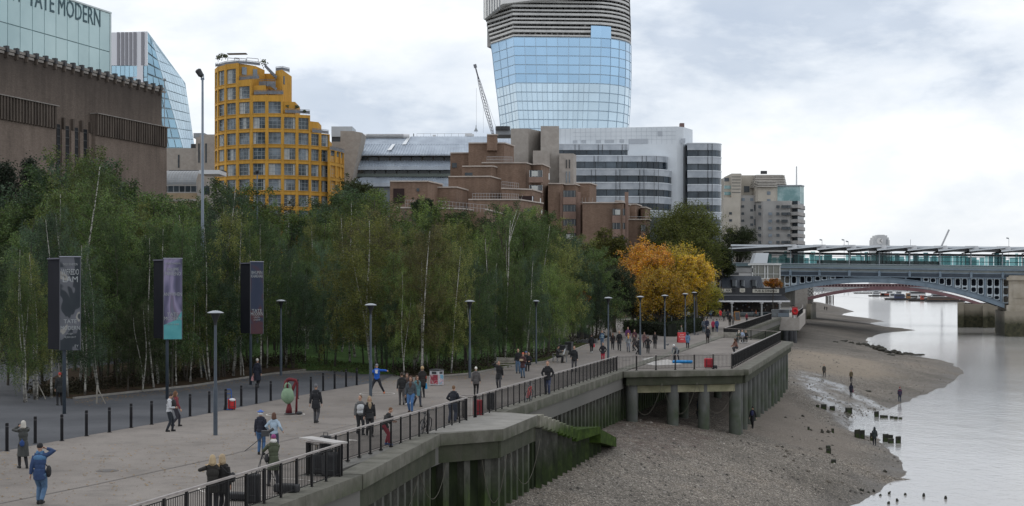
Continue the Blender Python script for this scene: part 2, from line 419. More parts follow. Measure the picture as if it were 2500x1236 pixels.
def bed_material():
 k = NT('planting_bed_soil', 0.95, 0.1); f = k.ramp(k.voro(7), (0.0, 0.5), (1.0, 1.5))
 b = k.ramp(k.noise(0.8, 5, 0.7), (0.4, (0.030, 0.022, 0.015)), (0.55, (0.055, 0.035, 0.022)), (0.7, (0.03, 0.045, 0.015)))
 k.color(k.mix(1.0, b, f, 'MULTIPLY')); return k.done()
PAV, ASP, LAWN, BED = paving_material(), asphalt_material(), lawn_material(), bed_material()
EARTH = M('bare_ground', (0.10, 0.10, 0.09), (0.16, 0.15, 0.14), 0.05, 0.9)
edge = [(xwall(D) - 0.12, D) for D in (15, 47.1)] + [(xwall(D) - 0.12, D) for D in (47.3, 110, 299)] + [(xfoot(D), D) for D in (301, 900)] + [(900, 9000)]
mb = MB(); mb.prism([(-6000, 15)] + edge + [(-6000, 9000)], -1.2, -0.012, EARTH)
tag(mb.build('ground'), kind='structure')
JET = [V2((xwall(102.0) - 0.2, 102.0)), V2((16.35, 104.2)), V2((28.9, 152.6)), V2((24.6, 166.0)), V2((xwall(166.5) - 0.3, 166.5))]
def sheet(name, pts, z, mat, thick=0.004, **kw):
 mb = MB(); mb.poly([(p[0], p[1], z) for p in pts], mat); o = mb.build(name); tag(o, kind='structure'); return o
def gp(*a): return [V2(G(x, y)) for x, y in a]
# promenade paving: from the bollard line to the coping
boll = gp((-420, 1185), (17, 1100), (210, 1064), (371, 1036), (560, 1000), (716, 969), (871, 941), (930, 932))
bedf = gp((1000, 927), (1150, 914), (1240, 897), (1335, 884), (1425, 846), (1500, 822), (1570, 812), (1700, 800), (1742, 775))
front = [V2((xrail(D) - (-1.0 if D < 47 else 0.28), D)) for D in (18, 46.9)] + [V2((xrail(D) - 0.28, D)) for D in (47.1, 101.9)]
sheet('promenade', boll + bedf + [V2((36, 300)), V2((xrail(299) - .3, 299)), V2((xrail(165) - .3, 165))] + front[::-1], 0.004, PAV)
sheet('plaza_asphalt', [V2((-60, 20))] + boll + [V2(G(960, 915)), V2(G(880, 915)), V2(G(840, 905)), V2(G(660, 915)), V2(G(470, 944)), V2(G(300, 962)), V2(G(180, 975))] + gp((60, 960), (170, 900), (450, 872), (430, 850)) + [V2((-150, 160)), V2((-150, 20))], 0.008, ASP)
sheet('planting_bed', gp((60, 960), (180, 975), (300, 962), (470, 944), (660, 915), (745, 905), (700, 872), (450, 872), (170, 900)), 0.012, BED)
sheet('lawn', gp((745, 905), (840, 904), (880, 914), (960, 914), (1000, 925), (1150, 912), (1240, 895), (1335, 882), (1430, 843), (1330, 812), (1000, 800), (600, 812), (440, 848), (450, 872), (700, 872)), 0.016, LAWN)
sheet('birch_bed', gp((985, 928), (1150, 914.5), (1240, 897.5), (1335, 884), (1425, 846.5), (1500, 822), (1460, 818), (1400, 842), (1310, 872), (1210, 884), (1130, 896), (985, 908)), 0.02, BED)
sheet('back_plaza', gp((1430, 843), (1500, 822), (1570, 812), (1700, 800), (1742, 775), (1740, 765), (1350, 790), (1330, 812)), 0.009, M('back_paving', (0.18, 0.165, 0.15), (0.23, 0.21, 0.19), 0.4, 0.85))
# kerb of the planting bed
KERB = M('kerb_stone', (0.20, 0.19, 0.175), (0.30, 0.28, 0.25), 2.0, 0.9)
def kerb(pts, name='kerb'):
 mb = MB()
 for a, b in zip(pts, pts[1:]): mb.bar((a[0], a[1], 0.05), (b[0], b[1], 0.05), 0.14, 0.12, KERB)
 tag(mb.build(name), kind='structure')
kerb(gp((180, 975), (300, 962), (470, 944), (660, 915), (745, 905)))
kerb(gp((985, 928), (1150, 914), (1240, 897), (1335, 884), (1425, 846), (1500, 822)))
# resurfacing strip and joints in the paving
DK = M('paving_joint', (0.13, 0.115, 0.105)); LT = M('paving_patch', (0.31, 0.285, 0.262), (0.27, 0.245, 0.225), 1.5, 0.85)
def gline(pts, w, z, mat, name):
 mb = MB()
 for a, b in zip(pts, pts[1:]):
  a = V2(a); b = V2(b); d = (b - a).normalized(); n = Vector((-d.y, d.x)) * w / 2
  mb.poly([(p.x, p.y, z) for p in (a - n, b - n, b + n, a + n)], mat)
 tag(mb.build(name), kind='structure')
gline(gp((-300, 1290), (220, 1186), (500, 1126), (690, 1078), (880, 1034), (1010, 1003), (1150, 975), (1330, 930)), 0.10, 0.012, DK, 'road_joint')
gline(gp((560, 1165), (800, 1108), (900, 1070), (1050, 1030)), 0.05, 0.012, DK, 'road_joint')
CHALK = M('chalk', (0.62, 0.6, 0.56), (0.36, 0.32, 0.29), 3.0, 0.95, thr=(0.45, 0.62))
def ring(c, r0, r1, z, mat, name, part=1.0, start=0.0):
 mb = MB(); n = 48
 for i in range(int(n * part)):
  a, b = start + 2 * math.pi * i / n, start + 2 * math.pi * (i + 1) / n
  mb.poly([(c[0] + r * math.cos(t), c[1] + r * math.sin(t), z) for r, t in ((r0, a), (r1, a), (r1, b), (r0, b))], mat)
 tag(mb.build(name), kind='structure')
for px, py, r in ((921, 962, 0.98), (697, 1013, 0.9), (640, 1190, 1.9)):
 c = G(px, py); ring(c, r - 0.045, r + 0.02, 0.016, CHALK, 'chalk_circle_marking')
c = G(868, 1075); ring(c, 0.02, 0.36, 0.016, CHALK, 'chalk_circle_marking', 0.4, 2.6)
sheet('chalk_patch_marking', gp((1560, 888), (1630, 878), (1668, 890), (1600, 893)), 0.016, M('chalk_white', (0.55, 0.54, 0.52), (0.35, 0.32, 0.3), 2.0, 0.9))
sheet('chalk_patch_marking', gp((1568, 877), (1600, 871), (1604, 872), (1572, 880)), 0.016, MT['chalk_white'])
# ---- grass tufts on the lawn edge (uncountable)
def build_grass():
 r = random.Random(3); mb = MB(); gm = M('grass_blade', (0.05, 0.09, 0.022), (0.09, 0.10, 0.035), 0.5, 0.9, var=0.4)
 def pt(px, py): return G(px, py)
 for i in range(9000):
  px = r.uniform(440, 1430); lo = interp([(440, 850), (745, 870), (800, 880), (985, 900), (1150, 895), (1335, 875), (1430, 830)], px); hi = interp([(440, 872), (745, 903), (880, 912), (1150, 913), (1335, 882), (1430, 843)], px)
  p = pt(px, r.uniform(lo, hi)); h = r.uniform(.05, .16); a = r.random() * 6.28; w = 0.06
  mb.poly([(p.x - w * math.cos(a), p.y - w * math.sin(a), 0.0), (p.x + w * math.cos(a), p.y + w * math.sin(a), 0.0), (p.x + r.uniform(-.05, .05), p.y, h)], gm)
 tag(mb.build('lawn_grass'), kind='stuff')
build_grass()
# ================================================================ river wall, copings, piling
def concrete(name, a, b, moss=True, z0=-1.7, z1=-0.2):
 k = NT(name, 0.9, 0.25)
 c = k.ramp(k.noise(1.1, 7, 0.65), (0.3, a), (0.7, b))
 if moss:
  v = k.noise(0.9, 5, 0.6, k.map(scale=(1, 1, 0.25)))
  f = k.math('MULTIPLY', k.rng(k.z()[2], z1, z0), k.rng(v, 0.35, 0.62)); c = k.mix(k.math('MULTIPLY', f, 0.75), c, (0.045, 0.055, 0.028))
  s = k.noise(2.5, 4, 0.6, k.map(scale=(1, 1, 0.06))); c = k.mix(k.rng(s, 0.52, 0.7, 0, 0.4), c, (0.07, 0.065, 0.055))
 k.color(c); k.bump(k.noise(9, 5), 0.35, 0.03); return k.done()
COP = concrete('coping_concrete', (0.085, 0.083, 0.066), (0.185, 0.178, 0.152), True, -0.36, 0.04)
SLAB = concrete('slab_concrete', (0.19, 0.182, 0.165), (0.27, 0.26, 0.24), False)
BEAM = concrete('beam_concrete', (0.030, 0.034, 0.022), (0.068, 0.069, 0.051), True)
def pile_material():
 k = NT('pile_steel', 0.75, 0.35); z = k.z()[2]
 c = k.ramp(k.noise(3.0, 6, 0.7, k.map(scale=(1, 1, 0.35))), (0.3, (0.030, 0.030, 0.024)), (0.55, (0.075, 0.075, 0.064)), (0.75, (0.16, 0.155, 0.14)))
 g = k.math('MULTIPLY', k.rng(k.math('ADD', z, k.math('MULTIPLY', k.noise(0.9, 4), 1.6)), -0.7, -2.0), 0.9)
 c = k.mix(g, c, k.ramp(k.noise(2.4, 6, 0.7, k.map(scale=(1, 1, 0.4))), (0.35, (0.012, 0.020, 0.006)), (0.55, (0.028, 0.048, 0.010)), (0.75, (0.06, 0.095, 0.018))))
 k.color(c); k.bump(k.noise(8, 4), 0.4, 0.03); return k.done()
PILE = pile_material()
def back_material():
 k = NT('pile_web_steel', 0.85, 0.2)
 k.color(k.ramp(k.noise(1.5, 6, 0.7, k.map(scale=(1, 1, 0.4))), (0.35, (0.010, 0.014, 0.007)), (0.6, (0.022, 0.032, 0.012)), (0.75, (0.045, 0.048, 0.036)))); return k.done()
PBACK = back_material()
def wall_run(name, label, pts, beam_h=1.15, cop_w=0.85, zfoot=-5.0, cop_top=0.06, pitch=1.12, inner=0.85):
 """pts = outer edge of the coping in plan; the river is to the right of the run"""
 t = thing(name, label, 'river wall', (pts[0][0], pts[0][1], 0))
 cm, bm, pm, wm = MB(), MB(), MB(), MB()
 for a, b in zip(pts, pts[1:]):
  a, b = V2(a), V2(b); u = (b - a); L = u.length; u.normalize(); n = Vector((u.y, -u.x))
  k = 0; s = 0
  while s < L - 0.01:
   e = min(L, s + 3.0); e = L if L - e < 0.8 else e
   cm.obox((a + u * (s + 0.008) - n * cop_w).to_3d() + Vector((0, 0, -0.42)), (u * (e - s - 0.016)).to_3d(), (n * cop_w).to_3d(), (0, 0, 0.42 + cop_top), COP); s = e
  bm.obox((a - n * (cop_w - 0.02)).to_3d() + Vector((0, 0, -beam_h)), (u * L).to_3d(), (n * (cop_w - 0.17)).to_3d(), (0, 0, beam_h - 0.42), BEAM)
  wm.obox((a - n * 1.1).to_3d() + Vector((0, 0, zfoot)), (u * L).to_3d(), (n * 0.45).to_3d(), (0, 0, -beam_h - zfoot), PBACK)
  m = max(1, round(L / pitch)); d = L / m
  for i in range(m):
   o = a + u * (d * (i + 0.31)) - n * 0.66
   w = d * 0.28; z0 = zfoot; hh = -beam_h - zfoot
   q = [o - u * 0.12, o + u * (w + .12), o + u * w + n * 0.36, o + n * 0.36]
   pm.prism([(p.x, p.y) for p in q], z0, -beam_h + 0.0, PILE)
 cm.build('coping', t); bm.build('edge_beam', t); wm.build('piling_web', t); pm.build('sheet_piling', t)
 return t
P0 = [V2((xwall(D), D)) for D in (22.0, 46.95)]
wall_run('river_wall', 'concrete coped river wall with steel piles nearest the bottom edge, stepping back at luggage', P0)
PL = gp((1100, 1056), (1228, 1052), (1313, 1017), (1237, 1009))
wall_run('river_wall', 'weathered green river wall below the long railing, carrying the pale landing platform', [V2((xwall(D), D)) for D in (47.05, 59.6)] + [PL[1], PL[2], V2((xwall(69.8), 69.8))])
# platform slab and its apron
t = thing('landing_platform', 'pale concrete landing platform at the gap in the railing', 'platform', (PL[0].x, PL[0].y, 0))
mb = MB(); q = [V2((xwall(59.6) - 0.9, 59.6)), PL[1] - V2((0.0, -0.02)), PL[2], V2((xwall(69.8) - .9, 69.8))]
mb.prism([(p.x, p.y) for p in q], -0.38, 0.075, SLAB); mb.build('slab', t)
# stairs down the wall
def stairs():
 t = thing('river_stairs', 'worn mossy concrete stairs running down the river wall to the shingle', 'stairs', (1.2, 68.5, 0))
 k = NT('moss_concrete', 0.95, 0.1); z = k.z()[2]
 g = k.rng(k.math('ADD', z, k.math('MULTIPLY', k.noise(1.2, 4), 1.0)), 0.1, -0.75)
 k.color(k.mix(g, k.ramp(k.noise(2, 5), (0.3, (0.14, 0.135, 0.11)), (0.7, (0.25, 0.24, 0.2))), k.ramp(k.noise(2.2, 5, 0.7), (0.35, (0.018, 0.032, 0.007)), (0.6, (0.045, 0.075, 0.014)), (0.68, (0.075, 0.11, 0.03)), (0.72, (0.20, 0.22, 0.13))))); ms = k.done()
 def ox(D, off): return xwall(D) + off
 sm, pm = MB(), MB(); prof = [(68.4 + 0.82 * i, -0.15 * i) for i in range(10)]
 for i, (D, z) in enumerate(prof):
  sm.prism([(ox(D, -.1), D), (ox(D, 2.0), D), (ox(D + .83, 2.0), D + .83), (ox(D + .83, -.1), D + .83)], z - 0.55, z - 0.02 * (i % 2), ms)
 D0 = 68.4 + 8.2
 sm.prism([(ox(D0, -.1), D0), (ox(D0, 2.0), D0), (ox(80.6, 2.5), 80.6), (ox(80.6, -.1), 80.6)], [-2.1] * 4, [-1.5, -1.5, -1.72, -1.72], ms)
 sm.prism([(ox(80.6, .3), 80.6), (ox(80.6, 2.5), 80.6), (ox(86.5, 2.3), 86.5), (ox(86.5, .3), 86.5)], [-2.6, -2.6, -3.5, -3.5], [-1.85, -1.85, -2.95, -2.95], ms)
 sm.build('flight', t)
 for i in range(14):
  D = 69.0 + i * 1.12; zt = interp([(68, -.5), (77, -2.0), (81, -2.1), (86, -3.2)], D)
  pm.box(ox(D, 1.65), ox(D, 1.95), D, D + .4, -5, zt, PILE)
 wm = MB(); wm.prism([(ox(68.5, 1.2), 68.5), (ox(68.5, 1.6), 68.5), (ox(84.5, 1.6), 84.5), (ox(84.5, 1.2), 84.5)], -5, [-.6, -.6, -3.0, -3.0], PBACK); wm.build('piling_web', t)
 pm.build('sheet_piling', t)
stairs()
wall_run('river_wall', 'long green stained river wall between the landing stairs and the jetty', [V2((xwall(D), D)) for D in (69.85, 101.8)])
wall_run('river_wall', 'shadowed dark river wall standing behind the jetty columns', [V2((xwall(D), D)) for D in (101.9, 166)], zfoot=-5.0)
wall_run('river_wall', 'far river wall between the jetty and the pub terrace', [V2((xwall(D), D)) for D in (166.1, 262)], zfoot=-6.0, beam_h=1.6)
wall_run('river_wall', 'distant river wall passing under the railway bridge', [V2((xwall(D), D)) for D in (312, 320)] + [V2((xfoot(D), D)) for D in (420, 620)], zfoot=-8, beam_h=2, pitch=3)
# ---- jetty
def jetty():
 t = thing('jetty', 'angular concrete jetty on round columns standing over the shingle', 'jetty', (JET[0].x, JET[0].y, 0))
 top = MB(); pts = [(p.x, p.y) for p in JET]; top.prism(pts, -0.28, 0.003, PAV); top.build('deck', t)
 C1 = V2((0, 0))
 cm = MB(); bm = MB()
 def off(p, c, d):
  return p
 seq = JET
 mid = sum((p for p in JET), V2((0, 0))) / 5
 for a, b in zip(seq, seq[1:]):
  u = (b - a); L = u.length; u.normalize(); n = Vector((u.y, -u.x));
  if n.dot(a - mid) < 0: n = -n
  s = 0
  while s < L - 0.01:
   e = min(L, s + 3.2); e = L if L - e < 1 else e
   cm.obox((a + u * (s + .01) - n * 0.45).to_3d() + Vector((0, 0, -0.36)), (u * (e - s - .02)).to_3d(), (n * 1.0).to_3d(), (0, 0, 0.41), COP); s = e
  bm.obox((a - n * 0.4 + u * 0.3).to_3d() + Vector((0, 0, -0.95)), (u * (L - .3)).to_3d(), (n * 0.7).to_3d(), (0, 0, 0.57), BEAM)
 cm.build('coping', t); bm.build('edge_beam', t)
 fb = MB()
 for i in range(6):
  fb = MB(); a = JET[1].lerp(JET[2], (i + .5) / 6); b = a + V2((-7.5, 2)); fb.bar((a.x, a.y, -.75), (b.x, b.y, -.75), .5, .7, BEAM); fb.build('crossbeam', t)
 fb = MB(); a, b = JET[0] + V2((1, .6)), JET[1] + V2((-.5, 0)); fb.bar((a.x, a.y, -1.25), (b.x, b.y, -1.25), .45, .5, M('stained_beam', (0.17, 0.165, 0.10), (0.30, 0.28, 0.19), 1.2, 0.9)); fb.build('crossbeam', t)
 k = NT('column_concrete', 0.8, 0.35); z = k.z()[2]
 c = k.ramp(k.noise(1.3, 6, 0.65, k.map(scale=(1, 1, 0.3))), (0.3, (0.07, 0.073, 0.07)), (0.7, (0.14, 0.142, 0.135)))
 g = k.math('MULTIPLY', k.rng(z, -1.6, -3.0), k.rng(k.noise(0.7, 3), 0.3, 0.6)); c = k.mix(k.math('MULTIPLY', g, .75), c, (0.035, 0.055, 0.02)); k.color(c); cmat = k.done()
 spots = [(JET[0].lerp(JET[1], f), .42) for f in (.12, .46, .72, .985)]
 spots += [(JET[1].lerp(JET[2], f), .34) for f in [0.02 + i * 0.0745 for i in range(14)]]
 spots += [(JET[1].lerp(JET[2], f) + V2((-4.2, 1)), .34) for f in (0.08, .3, .52, .74)]
 for p, r in spots:
  mb = MB(); mb.tube([(p.x - .25, p.y + .3, -6.5), (p.x - .25, p.y + .3, -.9)], r, 16, cmat); o = mb.build('column', t, True); autosmooth(o)
jetty()
# chains hanging in loops from the walls
CH = M('rusty_chain', (0.11, 0.095, 0.075), (0.10, 0.10, 0.08), 5, 0.9)
def chain(a, b, sag, lab):
 a, b = Vector(a), Vector(b); pts = []
 for i in range(15):
  f = i / 14; p = a.lerp(b, f); p.z -= sag * 4 * f * (1 - f); pts.append(p)
 mb = MB(); mb.tube(pts, 0.014, 5, CH); tag(mb.build('mooring_chain', None, True), lab, 'chain', 'chains looped along the river wall')
def wallp(D, z, off=0.12): return (xwall(D) + off, D, z)
for i, (D0, D1, s) in enumerate([(47.8, 52, 1.3), (52.2, 56.4, 1.3), (56.6, 60, 1.2)]):
 chain(wallp(D0, -1.2), wallp(D1, -1.2), s, f"thin chain looped on the near river wall, {['below the luggage', 'below the railing where the man leans', 'just before the landing platform'][i]}")
chain((PL[1].x - .9, PL[1].y - .4, -1.0), (PL[1].x + .15, PL[1].y - .1, -1.0), 2.0, 'long chain hanging below the front corner of the landing platform')
chain((PL[1].x + .3, PL[1].y + .8, -1.0), (PL[2].x + .1, PL[2].y - .5, -1.0), 1.7, 'chain looped under the side of the landing platform')
for i, (f0, f1) in enumerate([(0.05, .33), (.33, .62), (.62, .95)]):
 a, b = JET[0].lerp(JET[1], f0), JET[0].lerp(JET[1], f1); chain((a.x, a.y - .6, -.8), (b.x, b.y - .6, -.8), 2.2, ['chain loop beside the wall at the left end of the jetty front', 'chain loop in the middle of the jetty front', 'chain loop at the right end of the jetty front'][i])
# ---- fallen leaves blown over the paving, gum spots (uncountable)
def litter():
 r = random.Random(17); mb = MB(); lm = M('fallen_leaf', (.16, .09, .03), (.30, .19, .05), 2, .9, var=.5)
 for i in range(2600):
  if r.random() < .6: px = r.uniform(180, 1500); by = interp([(180, 978), (300, 965), (470, 946), (660, 917), (745, 908), (880, 920), (985, 930), (1150, 917), (1240, 900), (1335, 887), (1425, 850), (1500, 826)], px) + abs(r.gauss(0, 7))
  else: px = r.uniform(0, 1500); by = interp([(0, 1236), (345, 1236), (840, 1120), (1500, 900)], px) - r.uniform(0, 1) ** .7 * 150;
  if by < 830: continue
  g = G(px, by); a = r.random() * 6.28; s = r.uniform(.025, .05); mb.poly([(g.x + s * math.cos(a + k), g.y + s * math.sin(a + k), .018 + (.012 if k in (0, 3.14) else 0)) for k in (0, 1.57, 3.14, 4.71)], lm)
 tag(mb.build('fallen_leaves'), kind='stuff')
 DM = M('manhole_iron', (.07, .065, .062), (.11, .10, .095), 8, .7)
 for x, y, lab in ((262, 1150, 'round iron drain cover left of the lone lamp post'), (1120, 1000, 'round iron drain cover near the landing gap'), (1530, 880, 'round iron drain cover beside the white chalk patch')):
  g = G(x, y); t = thing('drain_cover', lab, 'drain cover', tuple(g)); mb = MB(); mb.lathe([(.31, .006), (.31, .017), (.01, .017)], 20, DM, (g.x, g.y, 0)); mb.build('lid', t); mb = MB(); mb.lathe([(.37, .005), (.37, .014), (.32, .014)], 20, DK, (g.x, g.y, 0)); mb.build('rim', t)
litter()
# ================================================================ buildings
def brick(name, a, b, mortar, dark=None):
 k = NT(name, 0.9, 0.2)
 t = k.n.new('ShaderNodeTexBrick'); v = k.n.new('ShaderNodeCombineXYZ'); z = k.z()
 k.l.new(k.math('ADD', z[0], z[1]), v.inputs[0]); k.l.new(z[2], v.inputs[1])
 k.l.new(v.outputs[0], t.inputs['Vector']); t.inputs['Scale'].default_value = 1.0
 t.inputs['Brick Width'].default_value = 0.34; t.inputs['Row Height'].default_value = 0.11; t.inputs['Mortar Size'].default_value = 0.008
 t.inputs['Color1'].default_value = (*a, 1); t.inputs['Color2'].default_value = (*b, 1); t.inputs['Mortar'].default_value = (*mortar, 1)
 c = k.mix(1.0, t.outputs[0], k.ramp(k.noise(0.12, 7, 0.65), (0.3, 0.80), (0.7, 1.18)), 'MULTIPLY')
 c = k.mix(1.0, c, k.ramp(k.noise(1.1, 5, 0.7, k.map(scale=(1, 1, 0.12))), (0.35, 0.84), (0.62, 1.06)), 'MULTIPLY')
 if dark: c = k.mix(k.math('MULTIPLY', k.rng(k.math('ADD', k.z()[2], k.math('MULTIPLY', k.noise(0.8, 4, 0.7, k.map(scale=(1, 1, .1))), 5)), dark[0], dark[1]), 0.62), c, (0.035, 0.03, 0.028))
 k.color(c); return k.done()
GLD = M('dark_window_glass', (0.018, 0.024, 0.03), (0.055, 0.068, 0.08), 0.25, 0.2, spec=0.4, var=0.35)
GLM = M('mid_window_glass', (0.08, 0.105, 0.13), (0.20, 0.24, 0.28), 0.35, 0.15, spec=0.5, var=0.5)
WHT = M('white_paint', (0.72, 0.73, 0.74), (0.62, 0.63, 0.65), 0.5, 0.5)
GRY = M('grey_metal', (0.22, 0.24, 0.26), (0.28, 0.30, 0.32), 0.8, 0.5, metal=0.2)
DKM = M('dark_metal', (0.03, 0.032, 0.036), (0.05, 0.052, 0.056), 1.0, 0.55)
CONC = concrete('building_concrete', (0.30, 0.275, 0.25), (0.40, 0.37, 0.34), False)
# ---------------- gallery (long brown brick power station with a glass roof storey)
TU = V2((2283 - CX, F)).normalized()
def tate():
 c0 = XD(407, 225.0)
 f1 = Face(c0, c0 + TU * 10)
 BR = brick('gallery_brick', (0.125, 0.10, 0.083), (0.165, 0.133, 0.112), (0.10, 0.08, 0.07), (31.5, 37.5)); BR2 = brick('gallery_lower_brick', (0.165, 0.13, 0.108), (0.21, 0.167, 0.14), (0.12, 0.095, 0.08))
 DB = M('fluted_brick', (0.055, 0.043, 0.035), (0.11, 0.088, 0.072), 0.7, 0.9, stretch=(1, 1, .2))
 t = thing('art_gallery', 'huge dark brown brick gallery with a pale glass rooftop storey on the left', 'museum', (c0.x, c0.y, 0))
 f2 = Face(f1.A - f1.n * .8, f1.A - f1.n * .8 + TU * 10)
 # f.u points away from the viewer; the front runs towards the viewer from its west corner
 S0 = f1.s_at(-60); z1 = 36.0
 e2 = f2.s_at(395)
 mb = MB(); f2.box(mb, f2.s_at(-80), e2, 0, z1, -30, 0, BR); up = mb.build('upper_wall', t)
 mb = MB(); f2.box(mb, f2.s_at(-80), e2 + .2, z1, z1 + .35, -30, .25, M('roof_stone', (0.20, 0.18, 0.165), (0.28, 0.26, 0.24), 1, 0.9))
 s = f2.s_at(-70)
 while s < e2:
  f2.box(mb, s + .12, s + 0.6, z1 - 0.15, z1 + 0.62, -0.1, .5, DKM); f2.box(mb, s + .2, s + 0.52, z1 - .9, z1 - .15, 0, .42, DB); f2.box(mb, s + .75, s + 2.05, z1 - .42, z1 - .1, 0, .22, MT['roof_stone']); s += 2.15
 mb.build('parapet', up)
 def block(pxa, pxb, pytop_ref, pxref):
  a, _ = f1.sz(pxa, 300); b, _ = f1.sz(pxb, 300); _, zt = f1.sz(pxref, pytop_ref)
  mb = MB(); f1.box(mb, a, b, 0, zt - 3.1, -.79, 0, BR2); w = mb.build('lower_wall', t)
  mb = MB(); f1.box(mb, a, b, zt - 3.1, zt, -.79, -0.05, BR); f1.box(mb, a - .1, b + .1, zt, zt + .12, -.79, .5, MT['roof_stone'])
  s = a
  while s < b - .1:
   f1.box(mb, s, min(b, s + 0.34), zt - 3.0, zt, -0.05, .36, DB); s += 0.66
  mb.build('fluted_band', w)
  return zt
 zr = block(233, 407, 313, 407); zl = block(-60, 137, 260, 134)
 # bay of tall slit windows between the blocks
 for i, (a, b) in enumerate(((137.5, 146), (157, 168), (179, 190), (201, 212), (222, 232))):
  mb = MB(); sa, sb = f2.s_at(a), f2.s_at(b); top = f2.sz(a, 303 + i * 4)[1]
  f2.box(mb, sa, sb, 2, top, 0.02, .05, M('slit_glass', (.008, .009, .011), (.02, .022, .026), .5, .5, spec=.15)); zz = 3
  while zz < top: f2.box(mb, sa, sb, zz, zz + .12, .05, .12, DKM); zz += 1.1
  mb.build('tall_window', t)
 mb = MB()
 for i, a in enumerate((148, 170.5, 192, 214)):
  sa = f2.s_at(a); top = f2.sz(a, 287 + i * 3.6)[1]
  sb = f2.s_at(a + 8); f2.box(mb, sa, sb, 0, top - 1.6, 0.0, .25, BR2); f2.box(mb, sa + .2, sb - .2, top - 1.6, top, 0.0, .38, DB)
 mb.build('window_pier', t)
 # glass box on the roof
 g0 = f1.A - f1.n * 15.0; fg = Face(g0, g0 + TU * 10); e = fg.s_at(270); _, zt = fg.sz(270, 30); s0 = fg.s_at(-90)
 GG = NT('milky_glass', 0.25, 0.6); GG.color(GG.mix(1.0, GG.ramp(GG.noise(0.09, 4), (0.35, (0.37, 0.53, 0.55)), (0.65, (0.49, 0.66, 0.67))), GG.ramp(GG.g.outputs['Random Per Island'], (0.0, 0.94), (1.0, 1.05)), 'MULTIPLY')); GL = GG.done()
 mb = MB(); fg.box(mb, s0, e, 36, zt - .25, -22, -0.12, M('glass_box_core', (0.22, 0.32, 0.34))); gb = mb.build('glass_storey', t)
 mb = MB(); w = 3.02; n = int((e - .35 - s0) / w)
 _, zm = fg.sz(270, 128)
 for i in range(n + 1):
  b = e - .35 - i * w; a = b - w + .14
  fg.box(mb, a, b, 36, zm - .07, -.1, .02, GL); fg.box(mb, a, b, zm + .07, zt - .3, -.1, .02, GL)
 mb.build('glass_panels', gb)
 mb = MB(); fg.box(mb, s0, e + .1, zt - .25, zt, -22, .15, M('pale_fascia', (0.55, 0.62, 0.63))); fg.box(mb, e - .3, e + .05, 36, zt - .25, -.2, .12, MT['pale_fascia']); mb.build('roof_edge', gb)
 LT_ = M('sign_letters', (0.07, 0.12, 0.14))
 sN, zN = fg.sz(246, 49)
 sT, _ = fg.sz(70, 10)
 L = TXT('TATE MODERN', 3.9, Matrix.Identity(4), LT_, 'lettering', None, 0.05, 'RIGHT')
 w0 = max(v.co.x for v in L.data.vertices) - min(v.co.x for v in L.data.vertices); x1 = max(v.co.x for v in L.data.vertices)
 k = (sN - sT) / w0
 bpy.data.objects.remove(L)
 for word, off in (('TATE MODERN', 0), ('NEW', -(sN - sT) - 1.6)):
  m = face_matrix(fg, sN + off, zN, .06)
  o = TXT(word, 3.9, m @ Matrix.Diagonal((k, 1, 1, 1)), LT_, 'lettering', gb, 0.04, 'RIGHT')
tate()
# ---------------- blue glass wedge behind the gallery
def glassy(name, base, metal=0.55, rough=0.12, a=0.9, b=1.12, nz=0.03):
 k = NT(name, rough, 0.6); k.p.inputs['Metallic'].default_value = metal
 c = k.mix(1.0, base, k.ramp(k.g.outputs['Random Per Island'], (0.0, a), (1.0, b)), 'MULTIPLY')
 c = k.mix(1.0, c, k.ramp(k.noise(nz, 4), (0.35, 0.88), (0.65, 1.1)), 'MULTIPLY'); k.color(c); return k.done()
def grid_quad(mb, A, B, C, Dd, nu, nv, mat, fmat, gap=0.25, out=0.12):
 """A,B bottom corners, C,D top corners (C above B): panes with frame lines between, on any quad or near-triangle"""
 A, B, C, Dd = map(Vector, (A, B, C, Dd)); n = (B - A).cross(Dd - A).normalized()
 if n.dot(-A) < 0: n = -n
 def q(u, v): return A.lerp(B, u).lerp(Dd.lerp(C, u), v)
 mb.poly([A - n * .15, B - n * .15, C - n * .15, Dd - n * .15], fmat)
 for i in range(nu):
  for j in range(nv):
   u0, u1, v0, v1 = i / nu, (i + 1) / nu, j / nv, (j + 1) / nv
   c = q((u0 + u1) / 2, (v0 + v1) / 2); P = []
   for (u, v) in ((u0, v0), (u1, v0), (u1, v1), (u0, v1)):
    p = q(u, v); d = c - p; P.append(p + d * min(0.25, gap / max(d.length, .01)))
   mb.poly(P, mat)
